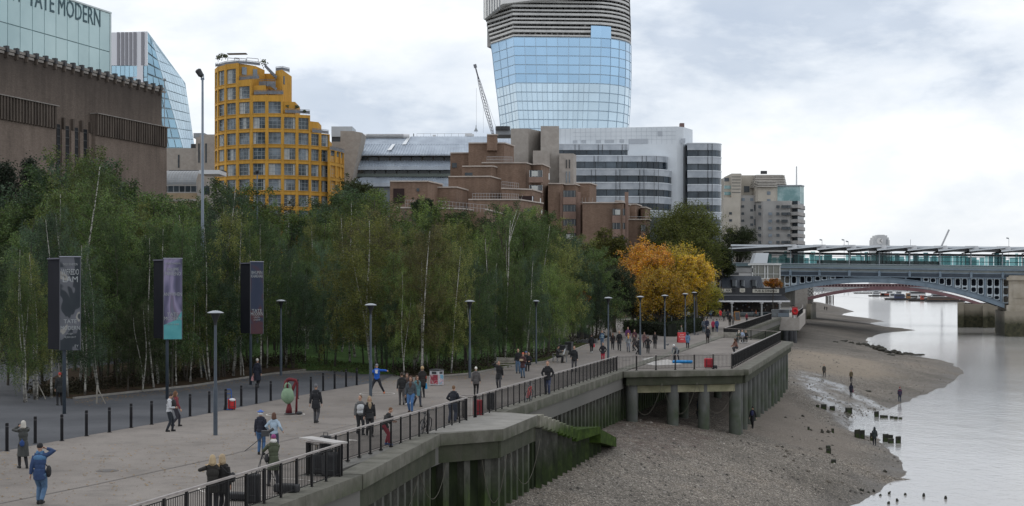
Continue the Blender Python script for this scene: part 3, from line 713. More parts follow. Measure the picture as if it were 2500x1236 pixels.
def wedge():
 t = thing('office_tower', 'slanted blue glass wedge tower rising behind the brick gallery', 'tower', tuple(XD(360, 420)) + (0,))
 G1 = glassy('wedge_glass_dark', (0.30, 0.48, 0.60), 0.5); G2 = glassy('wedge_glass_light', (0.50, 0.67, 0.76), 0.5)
 FR = M('wedge_frame', (0.36, 0.48, 0.55)); WH = M('wedge_white', (0.66, 0.67, 0.72)); GB = M('wedge_grey', (0.24, 0.24, 0.27))
 a = W(262, 80, 432); b = W(360, 77, 420); c = W(452, 203, 445); d = W(475, 362, 440); e = W(447, 362, 425); f = W(372, 100, 422); g = W(360, 362, 420); h = W(262, 362, 432); m = W(262, 160, 432); n_ = W(360, 160, 420)
 mb = MB()
 w2 = lambda px, py: W(px, py, 420 + (360 - px) * 12 / 98)
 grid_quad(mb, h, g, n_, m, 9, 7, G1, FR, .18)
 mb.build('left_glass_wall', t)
 mb = MB(); xs = [262, 286, 288, 295, 297, 303, 306, 312, 315, 322, 325, 332, 345, 353, 360]
 mb.poly([m, n_, b, a], WH)
 for x0, x1 in ((286, 292.5), (296, 303), (306, 312.5), (316, 322.5), (326, 333), (345, 352)):
  p = [w2(x0, 160), w2(x1, 160), w2(x1, 79), w2(x0, 79)]; mb.poly([Vector((q.x, q.y - .25, q.z)) for q in p], GB)
 mb.build('striped_cladding', t)
 mb = MB()
 # dark narrow facet between the front edge and the inner diagonal
 rows = 11
 for j in range(rows):
  v0, v1 = j / rows, (j + 1) / rows
  l0, l1 = g.lerp(b, v0 + .008), g.lerp(b, v1 - .008); r0, r1 = e.lerp(f, v0 + .008), e.lerp(f, v1 - .008)
  k = max(1, round((r0 - l0).length / 2.2))
  for i in range(k):
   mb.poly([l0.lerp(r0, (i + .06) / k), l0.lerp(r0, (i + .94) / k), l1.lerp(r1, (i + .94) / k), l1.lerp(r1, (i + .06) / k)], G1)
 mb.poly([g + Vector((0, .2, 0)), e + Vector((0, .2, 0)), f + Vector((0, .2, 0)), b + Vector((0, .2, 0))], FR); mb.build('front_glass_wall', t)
 mb = MB(); mid = W(452, 203, 445)
 # slanted bright facet: between inner diagonal f-e and outer outline b-c-d
 rows = 11
 def outer(v):
  z = (1 - v) * d.z + v * f.z
  p, q = (d, c) if z < c.z else (c, b); tt = (z - p.z) / (q.z - p.z); return p.lerp(q, min(1, max(0, tt)))
 for j in range(rows):
  v0, v1 = j / rows + .004, (j + 1) / rows - .004
  l0, l1, r0, r1 = e.lerp(f, v0), e.lerp(f, v1), outer(v0), outer(v1)
  k = max(1, round((r0 - l0).length / 2.6))
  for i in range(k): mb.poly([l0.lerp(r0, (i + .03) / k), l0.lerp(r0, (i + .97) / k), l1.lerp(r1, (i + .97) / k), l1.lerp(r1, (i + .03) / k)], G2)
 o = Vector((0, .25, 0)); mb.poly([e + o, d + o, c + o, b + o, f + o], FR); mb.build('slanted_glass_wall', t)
 mb = MB(); p = [a, b, c, d, e, g, h]
 q = XD(352, 455); mb.prism([(a.x, a.y + 1), (b.x - 1.5, b.y + 1), (q.x - 2, 455), (a.x, 455)], 0, a.z - 1.5, WH); mb.build('core', t)
wedge()
# ---------------- pale concrete block and the barrel-roofed shed between gallery and yellow flats
def small_left():
 t = thing('concrete_building', 'pale pinkish concrete block with slit windows left of the yellow flats', 'building', tuple(XD(465, 345)) + (0,))
 mb = MB(); f = Face(XD(400, 340), XD(530, 340))
 f.pbox(mb, 402, 479, 362, 700, -20, 0, CONC); f.pbox(mb, 479, 532, 336, 700, -20, .4, CONC); mb.build('wall', t)
 mb = MB(); f.pbox(mb, 470, 497, 324, 336, -18, -1, GRY); f.pbox(mb, 486, 532, 328, 338, -18, -.5, CONC); f.pbox(mb, 465, 479, 351, 362, -12, -.5, DKM); mb.build('roof_plant', t)
 for a, b, c, d in ((434.5, 438.5, 378, 410), (485, 488.5, 351, 398), (502, 506, 351, 398)):
  mb = MB(); f.pbox(mb, a, b, c, d, .3 if a < 470 else .41, .5, GLD) if a > 470 else f.pbox(mb, a, b, c, d, .01, .1, GLD); mb.build('slit_window', t)
 t = thing('barrel_roofed_shed', 'brick shed with a curved ribbed metal roof left of the yellow flats', 'building', tuple(XD(465, 270)) + (0,))
 f = Face(XD(395, 270), XD(530, 270)); YB = brick('stock_brick', (0.36, 0.27, 0.17), (0.42, 0.32, 0.21), (0.3, 0.25, 0.2))
 mb = MB(); f.pbox(mb, 395, 482, 472, 720, -10, 0, YB); f.pbox(mb, 482, 528, 444, 720, -10, .2, CONC); mb.build('wall', t)
 mb = MB(); s0, s1 = f.s_at(395), f.s_at(480); RM = M('ribbed_roof', (0.20, 0.21, 0.22), (0.27, 0.28, 0.29), 0.4, 0.45, metal=0.4); zb = ZD(452, 270); zt = ZD(412, 270)
 nseg = 10; k = s0
 while k < s1:
  e = min(k + .55, s1); prof = []
  for i in range(nseg + 1): a = math.pi / 2 * i / nseg; prof.append((0.3 - 6.0 * (1 - math.cos(a)), zb + (zt - zb) * math.sin(a)))
  for (d0, z0), (d1, z1) in zip(prof, prof[1:]): mb.poly([f.P(k, z0, d0), f.P(e - .1, z0, d0), f.P(e - .1, z1, d1), f.P(k, z1, d1)], RM); mb.poly([f.P(e - .1, z0, d0 + .12), f.P(e, z0, d0 + .12), f.P(e, z1, d1 + .12), f.P(e - .1, z1, d1 + .12)], RM)
  k = e
 f.box(mb, s0, f.s_at(530), zt - .1, zt + .15, -9, -5.5, DKM); f.box(mb, s1, f.s_at(530), ZD(423, 270), zt - .1, -9, -2, WHT); mb.build('roof', t)
 mb = MB(); f.pbox(mb, 395, 480, 453, 470, -.6, -.1, WHT);
 for i in range(6): f.pbox(mb, 396.5 + i * 14, 408.5 + i * 14, 454.5, 468.5, -.1, 0.0, GLD)
 mb.build('window', t); mb = MB(); f.pbox(mb, 495, 512, 455, 475, .2, .3, GLD); mb.build('window', t)
 mb = MB(); f.pbox(mb, 408, 480, 486, 492, .05, .2, CONC); mb.build('sill', t)
small_left()
# ---------------- yellow flats
def yellow():
 D0 = 300.0; S = 2.6873; px = lambda z: 450 + z / S; py = lambda z: 100 + z / S
 YEL = NT('ochre_render', 0.8, 0.3); YEL.color(YEL.mix(1.0, YEL.ramp(YEL.noise(0.25, 5), (0.3, (0.50, 0.265, 0.045)), (0.7, (0.60, 0.33, 0.06))), YEL.ramp(YEL.noise(1.5, 5, .7, YEL.map(scale=(1, 1, .15))), (0.32, 0.74), (0.6, 1.04)), 'MULTIPLY')); Y = YEL.done()
 t = thing('apartment_building', 'ochre yellow curved block of flats with stepped roof terraces', 'building', tuple(XD(655, D0)) + (0,))
 # plan of the main drum from the apparent width of each bay
 bz = [(199, 216), (216, 267), (267, 346), (346, 438), (438, 541), (541, 645), (645, 740), (740, 826), (826, 893), (893, 955)]
 lobe = [(955, 997), (997, 1025), (1025, 1048)]
 W0 = 104.0 / S * D0 / F
 pts = {}; D = D0; pts[541] = D
 for a, b in reversed(bz[:5]):
  w = (b - a) / S * D / F; D += math.sqrt(max(0, W0 ** 2 - w ** 2)) * .95; pts[a] = D
 D = D0; pts[645] = D0 + 0.3
 D = D0 + .3
 for a, b in bz[6:]:
  w = (b - a) / S * D / F; D += math.sqrt(max(0, W0 ** 2 - w ** 2)) * .8; pts[b] = D
 # rows of floors: band (spandrel) heights in the zoomed picture
 tops = [172, 293, 397, 498, 598, 700, 803, 905, 1008, 1110]; bots = [268, 375, 474, 574, 676, 777, 880, 980, 1085, 1187]
 Z = lambda y: ZD(py(y), D0)
 first = [0, 0, 0, 1, 2, 2, 3, 3, 4, 4]
 roof = [Z(140), Z(140), Z(136), Z(252), Z(356), Z(356), Z(478), Z(478), Z(592), Z(592)]
 wall, wins = MB(), []
 back = []
 def bay(f, L, fr, rf, nm, doff=0):
  m0, m1 = L * .105, L * .895
  f.box(wall, 0, m0, 0, rf, -.55, 0, Y); f.box(wall, m1, L, 0, rf, -.55, 0, Y)
  prev = rf
  for r in range(fr, 10):
   zt, zb = Z(tops[r]), Z(bots[r]); f.box(wall, m0, m1, zt, prev, -.55, -0.03, Y)
   if r < 9: wins.append((f, m0, m1, zb, zt))
   else: wins.append((f, m0, m1, 0.3, zt))
   prev = zb
  f.box(wall, m0, m1, 0, 0.3, -.55, -.03, Y)
  for r in range(fr, 10): f.box(wall, m0 - .1, m1 + .1, Z(bots[r]) - .12, Z(bots[r]) - .04, -.1, .08, Y)
 plan = []
 for i, (a, b) in enumerate(bz):
  A = XD(px(a), pts[a]); B = XD(px(b), pts[b]); plan.append(A); f = Face(A, B)
  bay(f, f.L, first[i], roof[i], i)
 plan.append(XD(px(955), pts[955]))
 lp = [XD(px(955), pts[955] - 2.2)]; Dl = pts[955] - 2.2
 for a, b in lobe:
  w = (b - a) / S * Dl / F; Dl += math.sqrt(max(0, 2.9 ** 2 - w ** 2)); lp.append(XD(px(b), Dl))
 for A, B in zip(lp, lp[1:]):
  f = Face(A, B); bay(f, f.L, 5, Z(702), 9)
 w = wall.build('facade', t)
 mb = MB()
 def body(ps, z1, back=16):
  cc = (ps[0] + ps[-1]) / 2 + V2((0, 9)); q = [(p.x + (cc - p).normalized().x * 1.15, p.y + (cc - p).normalized().y * 1.15) for p in ps]; c = [(q[-1][0] - .3, ps[-1].y + back), (q[0][0] + .3, ps[0].y + back)]
  mb.prism(q + c, 0, z1, Y)
 body(plan[0:6], Z(252) - 1.1, 10); body(plan[4:8], Z(356) - 1.1, 10); body(plan[6:10], Z(478) - 1.1, 8); body(plan[8:11], Z(592) - 1.1, 8); body(lp, Z(702) - 1.1, 5)
 mb.build('structure_core', t)
 # the top drum, set back above bays 3-5, and the stair tower
 mb = MB(); q = [XD(px(500), D0 + 8.5), XD(px(606), D0 + 8.5), XD(px(606), D0 + 13), XD(px(500), D0 + 13)]; mb.prism([(p.x, p.y) for p in q], Z(478), Z(176), Y); mb.build('link_wall', t)
 P3 = [XD(px(267), pts[267]), XD(px(346), pts[346])]
 mb = MB(); q = [XD(px(214), pts[199] + .6), XD(px(232), pts[216] + .9), XD(px(276), pts[267] + 1.2), XD(px(347), pts[346] + .9), XD(px(400), D0 + 3.2), XD(px(470), D0 + 4.2), XD(px(527), D0 + 7.0), XD(px(527), D0 + 14), XD(px(215), D0 + 14)]
 mb.prism([(p.x, p.y) for p in q], Z(356) - 2, [Z(140) - .02, Z(139), Z(136), Z(134), Z(138), Z(146), Z(160), Z(160), Z(140)], Y)
 mb.build('top_drum', t)
 f = Face(XD(px(346), pts[346] + .3), XD(px(470), D0 + 4.2)); mb = MB(); f.pbox(mb, px(377), px(408), py(173), py(222), .01, .1, GLM); mb.build('window', t)
 mb = MB(); f.pbox(mb, px(450), px(478), py(186), py(240), .01, .1, GLM); mb.build('window', t)
 mb = MB(); fT = Face(XD(px(598), D0 + 4.5), XD(px(642), D0 + 3.6)); fR = Face(XD(px(642), D0 + 3.6), XD(px(705), D0 + 7.5))
 q = [fT.A, fR.A, fR.A + fR.u * fR.L, XD(px(700), D0 + 13), XD(px(598), D0 + 13)]
 mb.prism([(p.x, p.y) for p in q], Z(480) - 3, [Z(178), Z(172), Z(200), Z(195), Z(178)], Y); st = mb.build('stair_tower', t)
 mb = MB(); fR.pbox(mb, px(649), px(658), py(232), py(286), .01, .06, GLD); mb.build('slit_window', st)
 # windows: glass, frame grid
 FRM = M('window_frame_grey', (0.32, 0.36, 0.38)); CUR = M('curtain', (0.36, 0.38, 0.38), (0.5, 0.52, 0.52), 1.0, 0.9)
 r = random.Random(4)
 for (f, a, b, zb, zt) in wins:
  mb = MB(); f.box(mb, a, b, zb, zt, -.5, -.42, M('flat_glass', (0.035, 0.05, 0.062), (0.19, 0.23, 0.27), 0.3, 0.15, spec=0.5, thr=(.45, .62), var=.5))
  if r.random() < .55:
   q = r.choice(((0, .22), (.8, 1), (0, .5), (.3, .6))); f.box(mb, a + (b - a) * q[0], a + (b - a) * q[1], zb, zt, -.42, -.40, CUR)
  for k in (0, .33, .67, .97): f.box(mb, a + (b - a) * k, a + (b - a) * k + .07, zb, zt, -.42, -.34, FRM)
  for k in (0, .32, .66, .965): f.box(mb, a, b, zb + (zt - zb) * k, zb + (zt - zb) * k + .07, -.40, -.35, FRM)
  mb.build('window', t)
 # terrace railings
 RL = M('terrace_rail', (0.13, 0.14, 0.16), (0.2, 0.21, 0.23), 1.5, 0.6)
 def rail(ps, z, h=1.0, dense=.32):
  mb = MB()
  for A, B in zip(ps, ps[1:]):
   A3, B3 = Vector((A.x, A.y, z)), Vector((B.x, B.y, z)); n = max(1, int((B3 - A3).length / dense))
   mb.bar(A3 + Vector((0, 0, h)), B3 + Vector((0, 0, h)), .08, .08, RL); mb.bar(A3 + Vector((0, 0, h * .5)), B3 + Vector((0, 0, h * .5)), .05, h * .6, RL)
   for i in range(n + 1): p = A3.lerp(B3, i / n); mb.bar(p, p + Vector((0, 0, h)), .05, .05, RL)
  return mb.build('terrace_railing', t)
 o = V2((0, .3))
 rail([XD(px(204), pts[216]), XD(px(230), pts[216] + .2), XD(px(270), pts[267] + .4), XD(px(346), pts[346] + .4), XD(px(410), D0 + 3), XD(px(495), D0 + 5)], Z(143), .9)
 rail([XD(px(362), pts[346] + .6), XD(px(438), pts[438] + .4), XD(px(490), pts[541] + .4)], Z(252))
 rail([XD(px(490), D0 + 3), XD(px(540), D0 + 2.2), XD(px(598), D0 + 3)], Z(300), 1.8)
 rail([p + o for p in (XD(px(455), D0 + .6), XD(px(541), D0), XD(px(648), D0 + .3))], Z(354))
 rail([p + o for p in (XD(px(660), pts[645] + .2), XD(px(740), pts[740]), XD(px(822), pts[826]))], Z(474))
 rail([p + o for p in (XD(px(838), pts[826] + .1), XD(px(893), pts[893]), XD(px(945), pts[955]))], Z(594))
 rail([lp[0] + o, lp[1] + o, lp[2] + o, lp[3] + o], Z(704), .9)
 rail([XD(px(600), D0 + 5), XD(px(642), D0 + 4), XD(px(690), D0 + 6.5)], Z(180), 1.0)
 mb = MB()
 for x, dz in ((285, 0), (330, 0), (410, 0)):
  p = W(px(x), py(130), D0 + 5); mb.bar(p, (p.x, p.y, Z(87)), .1, .1, RL); mb.bar((p.x, p.y, Z(87)), W(px(x + 75), py(118), D0 + 6.5), .1, .1, RL); mb.bar(W(px(x + 75), py(118), D0 + 6.5), W(px(x + 75), py(150), D0 + 6.5), .1, .1, RL)
 a, b = W(px(285), py(87), D0 + 5), W(px(410), py(85), D0 + 5); mb.bar(a, b, 1.8, .12, DKM); mb.build('pergola', t)
 mb = MB()
 for i in range(9): mb.bar(W(px(530 + i * 8), py(175 + i * 9), D0 + 4.5 - i * .1), W(px(542 + i * 8), py(175 + i * 9), D0 + 4.5 - i * .1), .9, .12, RL)
 mb.bar(W(px(528), py(160), D0 + 4.2), W(px(606), py(240), D0 + 3.4), .06, .5, RL); mb.bar(W(px(560), py(285), D0 + 2.2), W(px(606), py(318), D0 + 2.2), .06, .5, RL); mb.build('outside_stair', t)
 SH = M('terrace_shrub', (0.05, 0.07, 0.03), (0.12, 0.13, 0.08), 2, .9)
 for x, y, z, s in ((222, 110, 1, .6), (245, 100, 1, .7), (270, 100, 1, .5), (520, 140, 5, 1.0), (740, 432, 1, .45), (675, 430, 1, .5), (790, 462, 1, .3)):
  mb = MB(); c = W(px(x), py(y), D0 + z + 1)
  for i in range(70):
   d = Vector((r.gauss(0, 1), r.gauss(0, 1), r.gauss(0, .8))).normalized() * s * r.uniform(.4, 1); q = c + d
   u = Vector((r.gauss(0, 1), r.gauss(0, 1), r.gauss(0, 1))).normalized() * .2; v = u.cross(d).normalized() * .14; mb.poly([q - u, q + v, q + u, q - v], SH)
  mb.poly([c + Vector((-.1, 0, -s)), c + Vector((.1, 0, -s)), c + Vector((0, 0, -s * 1.6))], SH)
  mb.build('terrace_plant', t)
yellow()
# ---------------- silver roofed building
def silver():
 D0 = 330.0; S = 2060 / 600; px = lambda z: 800 + z / S; py = lambda z: 280 + z / S; Z = lambda y: ZD(py(y), D0)
 t = thing('office_building', 'long office block under ribbed silver sloping roofs behind brown brick flats', 'building', tuple(XD(1000, D0)) + (0,))
 RF = M('lead_roof', (0.36, 0.41, 0.48), (0.48, 0.54, 0.61), 0.35, 0.5, metal=0.25, stretch=(1, 1, .3), var=.05); SK = M('skylight_glass', (0.72, 0.75, 0.78), rough=.2, metal=.3)
 def slope(name, x0, x1, y0, y1, d0, d1, xin0=None, par=t, lip=0):
  """roof sheet from eave (y1, d1) up to (y0, d0); left end may slant"""
  xin0 = x0 if xin0 is None else xin0; mb = MB()
  a, b = (px(x0) - CX) * (D0) / F, (px(x1) - CX) * D0 / F; ai = (px(xin0) - CX) * D0 / F
  p0, p1 = Vector((a, D0 - d1, Z(y1))), Vector((b, D0 - d1, Z(y1))); p2, p3 = Vector((b, D0 - d0, Z(y0))), Vector((ai, D0 - d0, Z(y0)))
  mb.add([p0, p1, p2, p3, p0 - Vector((0, 0, .3)), p1 - Vector((0, 0, .3)), p2 - Vector((0, -0.3, .3)), p3 - Vector((0, -0.3, .3))], [(0, 1, 2, 3), (7, 6, 5, 4), (0, 4, 5, 1), (1, 5, 6, 2), (2, 6, 7, 3), (3, 7, 4, 0)], RF)
  n = int((b - a) / .62)
  for i in range(n + 1):
   f = i / n; mb.bar(p0.lerp(p1, f) + Vector((0, -.05, .05)), p3.lerp(p2, f) + Vector((0, -.05, .05)), .1, .14, RF)
  if lip: mb.obox(p0 + Vector((0, -.02, -lip)), p1 - p0, (0, .3, 0), (0, 0, lip), RF)
  o = mb.build(name, par); return o
 slope('roof', 285, 1345, 150, 238, -9, -4, 262)
 slope('roof', 232, 1185, 240, 335, -4, 1, 262) ; slope('roof', 1340, 1540, 168, 270, -9, -3)
 mb = MB()
 for pts in (((612, 240), (645, 240), (680, 150), (655, 150)), ((500, 300), (532, 300), (556, 238), (530, 238))):
  dd = [-4, -4, -9, -9] if pts[0][1] < 250 else [-.2, -.2, -4, -4]
  mb.poly([Vector(((px(x) - CX) * D0 / F, D0 - d - .25, Z(y) + .1)) for (x, y), d in zip(pts, dd)], SK)
 mb.build('skylight', t)
 f = Face(XD(px(200), D0), XD(px(1600), D0))
 mb = MB();
 def band(n, x0, x1, y0, y1, d0, d1, m): mb = MB(); f.pbox(mb, px(x0), px(x1), py(y0), py(y1), d0, d1, m); return mb.build(n, t)
 band('wall', 210, 1040, 335, 1400, -14, -2.2, CONC)
 for y0, y1, dd, x0, x1, pitch in ((347, 383, -1.6, 232, 1030, 92), (458, 496, .2, 300, 1030, 91)):
  x = x0 + 12
  while x < x1 - 40:
   mb = MB(); f.pbox(mb, px(x), px(x + pitch - 12), py(y0), py(y1), dd - .6, dd, GLD); mb.build('window', t); x += pitch
  mb = MB(); f.pbox(mb, px(x0), px(x1), py(y0), py(y1), dd - 1, dd - .65, M('pale_frame', (0.42, 0.45, 0.46))); mb.build('window_wall', t)
 slope('roof', 215, 1028, 384, 440, -.8, 1.6, 235, lip=.75)
 band('sill_band', 215, 1028, 496, 522, -2, .6, M('grey_green_panel', (0.16, 0.19, 0.18)))
 slope('roof', 150, 1015, 524, 580, 0, 2.0, 310, lip=.75)
 band('lower_wall', 150, 1015, 600, 1000, -2, 0, GLM)
 mb = MB()
 for i in range(7):
  c = Vector(((px(280 + i * 50 + 25) - CX) * D0 / F, D0 + 8, Z(152))); mb.tube([c - Vector((1.6, 0, 0)), c + Vector((1.6, 0, 0))], .55, 10, WHT)
 mb.build('roof_vent', t)
 mb = MB()
 for x0, x1, y0, y1 in ((860, 885, 132, 148), (1140, 1200, 118, 142), (1200, 1215, 126, 142)): f.pbox(mb, px(x0), px(x1), py(y0), py(y1), -12, -10, WHT)
 f.pbox(mb, px(690), px(697), py(118), py(148), -11, -10.8, DKM); f.pbox(mb, px(720), px(1140), py(117), py(119), -11, -10.95, GRY)
 for x in range(720, 1145, 60): f.pbox(mb, px(x), px(x + 2), py(117), py(148), -11, -10.9, GRY)
 c = W(px(1243), py(140), D0 + 6); mb.lathe([(.5, 0), (.1, .8), (.03, 1.5)], 8, GRY, tuple(c)); mb.build('roof_plant', t)
 # concrete end tower on the left
 t2 = thing('concrete_tower', 'sloping pale concrete stair tower between the yellow flats and the silver roof', 'tower', tuple(XD(850, 322)) + (0,))
 P_ = lambda x, y, D: ((px(x) - CX) * D / F, ZD(py(y), D))
 mb = MB(); q = [(107, 138), (212, 138), (290, 152), (205, 545), (140, 1500), (100, 1500)]
 A = [P_(x, y, 322) for x, y in q]; vs = [(x, 322, z) for x, z in A] + [(x, 331, z) for x, z in A]; n = len(q)
 mb.add(vs, [tuple(range(n)), tuple(range(2 * n - 1, n - 1, -1))] + [(i, (i + 1) % n, n + (i + 1) % n, n + i) for i in range(n)], CONC); mb.build('shaft', t2)
 mb = MB(); f3 = Face(XD(812, 335), XD(870, 335)); f3.pbox(mb, 809, 860, 309, 334, -8, 0, M('pale_blue_metal', (0.42, 0.46, 0.50), (0.5, 0.54, 0.58), .3, .5)); f3.pbox(mb, 809, 835, 334, 346, -7, -.4, GLD); f3.pbox(mb, 809, 835, 346, 480, -8, -.1, CONC); mb.build('plant_room', t2)
silver()
# ---------------- brown brick stepped flats
BB = brick('brown_brick', (0.195, 0.130, 0.095), (0.25, 0.172, 0.130), (0.13, 0.10, 0.08)); BB2 = brick('pink_brick', (0.25, 0.172, 0.14), (0.29, 0.20, 0.165), (0.17, 0.13, 0.11))
COPE = M('pale_roof_coping', (0.42, 0.37, 0.33), (0.5, 0.45, 0.41), 1, .85); HR = M('white_handrail', (0.36, 0.35, 0.35))
def falcon():
 S = 2060 / 600; px = lambda z: 800 + z / S; py = lambda z: 280 + z / S
 t = thing('brick_flats', 'stepped brown brick block of flats with roof terraces behind the birches', 'building', tuple(XD(1150, 250)) + (0,))
 def block(xs, ys, D, ybot, mat=BB, cope=True, back=14, name='wall_block', par=t):
  """front corners (zoom px) left to right with their roof heights; depth of each corner follows from the roof line"""
  zt = ZD(py(ys[0]), D); pts = []
  for x, y in zip(xs, ys):
   d = F * (zt - H) / (HY - py(y)); pts.append(XD(px(x), d))
  q = [(p.x, p.y) for p in pts]; b = [(pts[-1].x, pts[-1].y + back), (pts[0].x, pts[-1].y + back)]
  mb = MB(); mb.prism(q + b, 0 if ybot >= 900 or ybot == 700 else ZD(py(ybot), D), zt, mat); o = mb.build(name, par)
  if cope:
   mb = MB()
   for A, B in zip(pts, pts[1:]):
    mb.bar((A.x, A.y, zt + .08), (B.x, B.y, zt + .08), .45, .2, COPE)
   mb.build('coping', o)
  return o, pts, zt
 def hrail(a, b, D, h=1.05, n=8):
  mb = MB(); A, B = W(px(a[0]), py(a[1]), D), W(px(b[0]), py(b[1]), D + .5)
  for k in (1, .5): mb.bar(A + Vector((0, 0, h * k)), B + Vector((0, 0, h * k)), .05, .05, HR)
  for i in range(n + 1): p = A.lerp(B, i / n); mb.bar(p, p + Vector((0, 0, h)), .05, .05, HR)
  mb.build('roof_railing', t)
 block((522, 835, 958), (563, 563, 590), 238, 1000)
 block((835, 1075, 1170), (615, 612, 637), 244, 1000)
 block((575, 1120, 1345), (783, 792, 820), 232, 1400); block((1330, 1470, 1530), (800, 838, 851), 226, 1400)
 block((1012, 1360, 1455), (524, 522, 548), 252, 1000); block((1128, 1380, 1465), (438, 436, 460), 256, 700)
 block((1028, 1180, 1190), (326, 325, 326), 266, 700); block((1180, 1480, 1560), (243, 242, 268), 262, 700)
 block((1335, 1415, 1420), (172, 172, 175), 260, 300)
 block((1290, 1660, 1710, 1790, 1858), (408, 408, 424, 418, 446), 258, 1400)
 block((1460, 1710, 1790), (622, 632, 655), 246, 1200); block((1178, 1600, 1800), (716, 716, 747), 240, 1200)
 r_ = M('dark_opening', (0.025, 0.012, 0.012))
 f = Face(XD(px(522), 237.9), XD(px(835), 237.9));
 for a, b, c, d, m in ((550, 642, 620, 742, r_), (745, 768, 618, 645, GLD)):
  mb = MB(); f.pbox(mb, px(a), px(b), py(c), py(d), 0, .06, m); mb.build('window', t)
 for a, b, c, d, DD in ((1150, 1228, 487, 518, 256), (1308, 1332, 487, 506, 256), (988, 1008, 672, 695, 244), (1042, 1082, 405, 445, 266), (1600, 1730, 682, 722, 245.9), (1075, 1090, 725, 780, 245.5), (1652, 1715, 785, 820, 239.9)):
  f = Face(XD(px(a), DD - .1), XD(px(b), DD - .1)); mb = MB(); f.pbox(mb, px(a), px(b), py(c), py(d), -.1, .08, GLD if a not in (1600,) else r_); mb.build('window', t)
 # bay windows at the river end
 def bay(x0, x1, y0, y1, DD):
  f = Face(XD(px(x0), DD), XD(px(x1), DD)); mb = MB(); f.pbox(mb, px(x0), px(x1), py(y0), py(y1), -1, .35, GLD)
  for k in (0, .18, .42, .66, .8, .96): a = px(x0) + (px(x1) - px(x0)) * k; f.pbox(mb, a, a + .7, py(y0), py(y1), .35, .5, WHT)
  f.pbox(mb, px(x0 + 20), px(x0 + 70), py(y0 + 6), py(y1 - 6), .35, .4, M('blind', (.5, .52, .5)))
  mb.build('bay_window', t); mb = MB(); f.pbox(mb, px(x0 - 4), px(x1 + 4), py(y1), py(y1 + 46), -.5, .5, BB2); mb.build('bay_apron', t)
 bay(1690, 1800, 468, 525, 257.2); bay(1690, 1800, 592, 640, 257.2)
 mb = MB()
 for x, y0, y1 in ((1714, 685, 725), (1780, 702, 740), (1852, 492, 545), (1717, 792, 828), (1790, 797, 830)): f = Face(XD(px(x), 240), XD(px(x + 8), 240)); f.pbox(mb, px(x), px(x + 8), py(y0), py(y1), 0, .1, WHT)
 mb.build('window_reveal', t)
 hrail((1335, 402), (1470, 402), 257); hrail((1470, 402), (1550, 405), 257); hrail((1460, 612), (1600, 628), 246); hrail((1215, 714), (1450, 714), 240, n=10); hrail((1450, 714), (1600, 720), 240)
 hrail((650, 780), (760, 780), 232, 1.2, 5); hrail((930, 786), (1340, 822), 231, 1.2, 14)
 # right wing
 S2 = 2300 / 670; px = lambda z: 1330 + z / S2; py = lambda z: 280 + z / S2
 t2 = thing('brick_flats', 'brown brick flats with stacked bay windows beside the big green plane tree', 'building', tuple(XD(1450, 262)) + (0,))
 k = dict(par=t2)
 block((28, 150, 160, 255, 318), (582, 582, 590, 588, 612), 262, 2300, **k); block((250, 375, 432), (578, 578, 596), 268, 1400, **k)
 block((318, 585, 650, 712), (742, 742, 738, 762), 258, 2300, **k); block((590, 640, 670), (728, 728, 740), 262, 900, **k)
 block((700, 760, 806), (755, 754, 770), 268, 2300, **k); block((700, 850, 884), (882, 882, 890), 264, 2300, **k); block((806, 840, 884), (782, 780, 796), 270, 2300, **k)
 for x0, x1, ys, DD in ((155, 258, (637, 758, 877, 997), 261.4), (568, 668, (790, 905, 1025), 257.2), (806, 842, (925,), 263.5)):
  for y in ys:
   f = Face(XD(px(x0), DD), XD(px(x1), DD)); mb = MB(); f.pbox(mb, px(x0), px(x1), py(y), py(y + 56), -.6, .3, GLD)
   for kk in (0.02, .1, .3, .62, .9): a = px(x0) + (px(x1) - px(x0)) * kk; f.pbox(mb, a, a + .6, py(y + 3), py(y + 53), .3, .4, M('stained_frame', (.35, .36, .35)))
   if y in (790, 997): f.pbox(mb, px(x0 + 22), px(x0 + 80), py(y + 8), py(y + 50), .3, .36, MT['blind'])
   mb.build('bay_window', t2)
   mb = MB(); f.pbox(mb, px(x0 - 3), px(x1 + 3), py(y + 56), py(y + 118), -.5, .45, BB2); mb.build('bay_apron', t2)
 for x0, x1, DD in ((262, 300, 262.2), (672, 700, 259.0), (130, 152, 261.8)):
  mb = MB(); f = Face(XD(px(x0), DD), XD(px(x1), DD)); f.pbox(mb, px(x0), px(x1), py(650), py(1400), -.5, .3, BB2); mb.build('brick_pier', t2)
 mb = MB(); f = Face(XD(px(40), 259), XD(px(700), 259))
 for x in (318, 345, 375, 405): f.pbox(mb, px(x), px(x + 2), py(690), py(742), -2, -1.9, HR)
 f.pbox(mb, px(300), px(560), py(728), py(731), -2, -1.9, HR); f.pbox(mb, px(700), px(880), py(850), py(853), -2, -1.9, HR); mb.build('roof_railing', t2)
falcon()
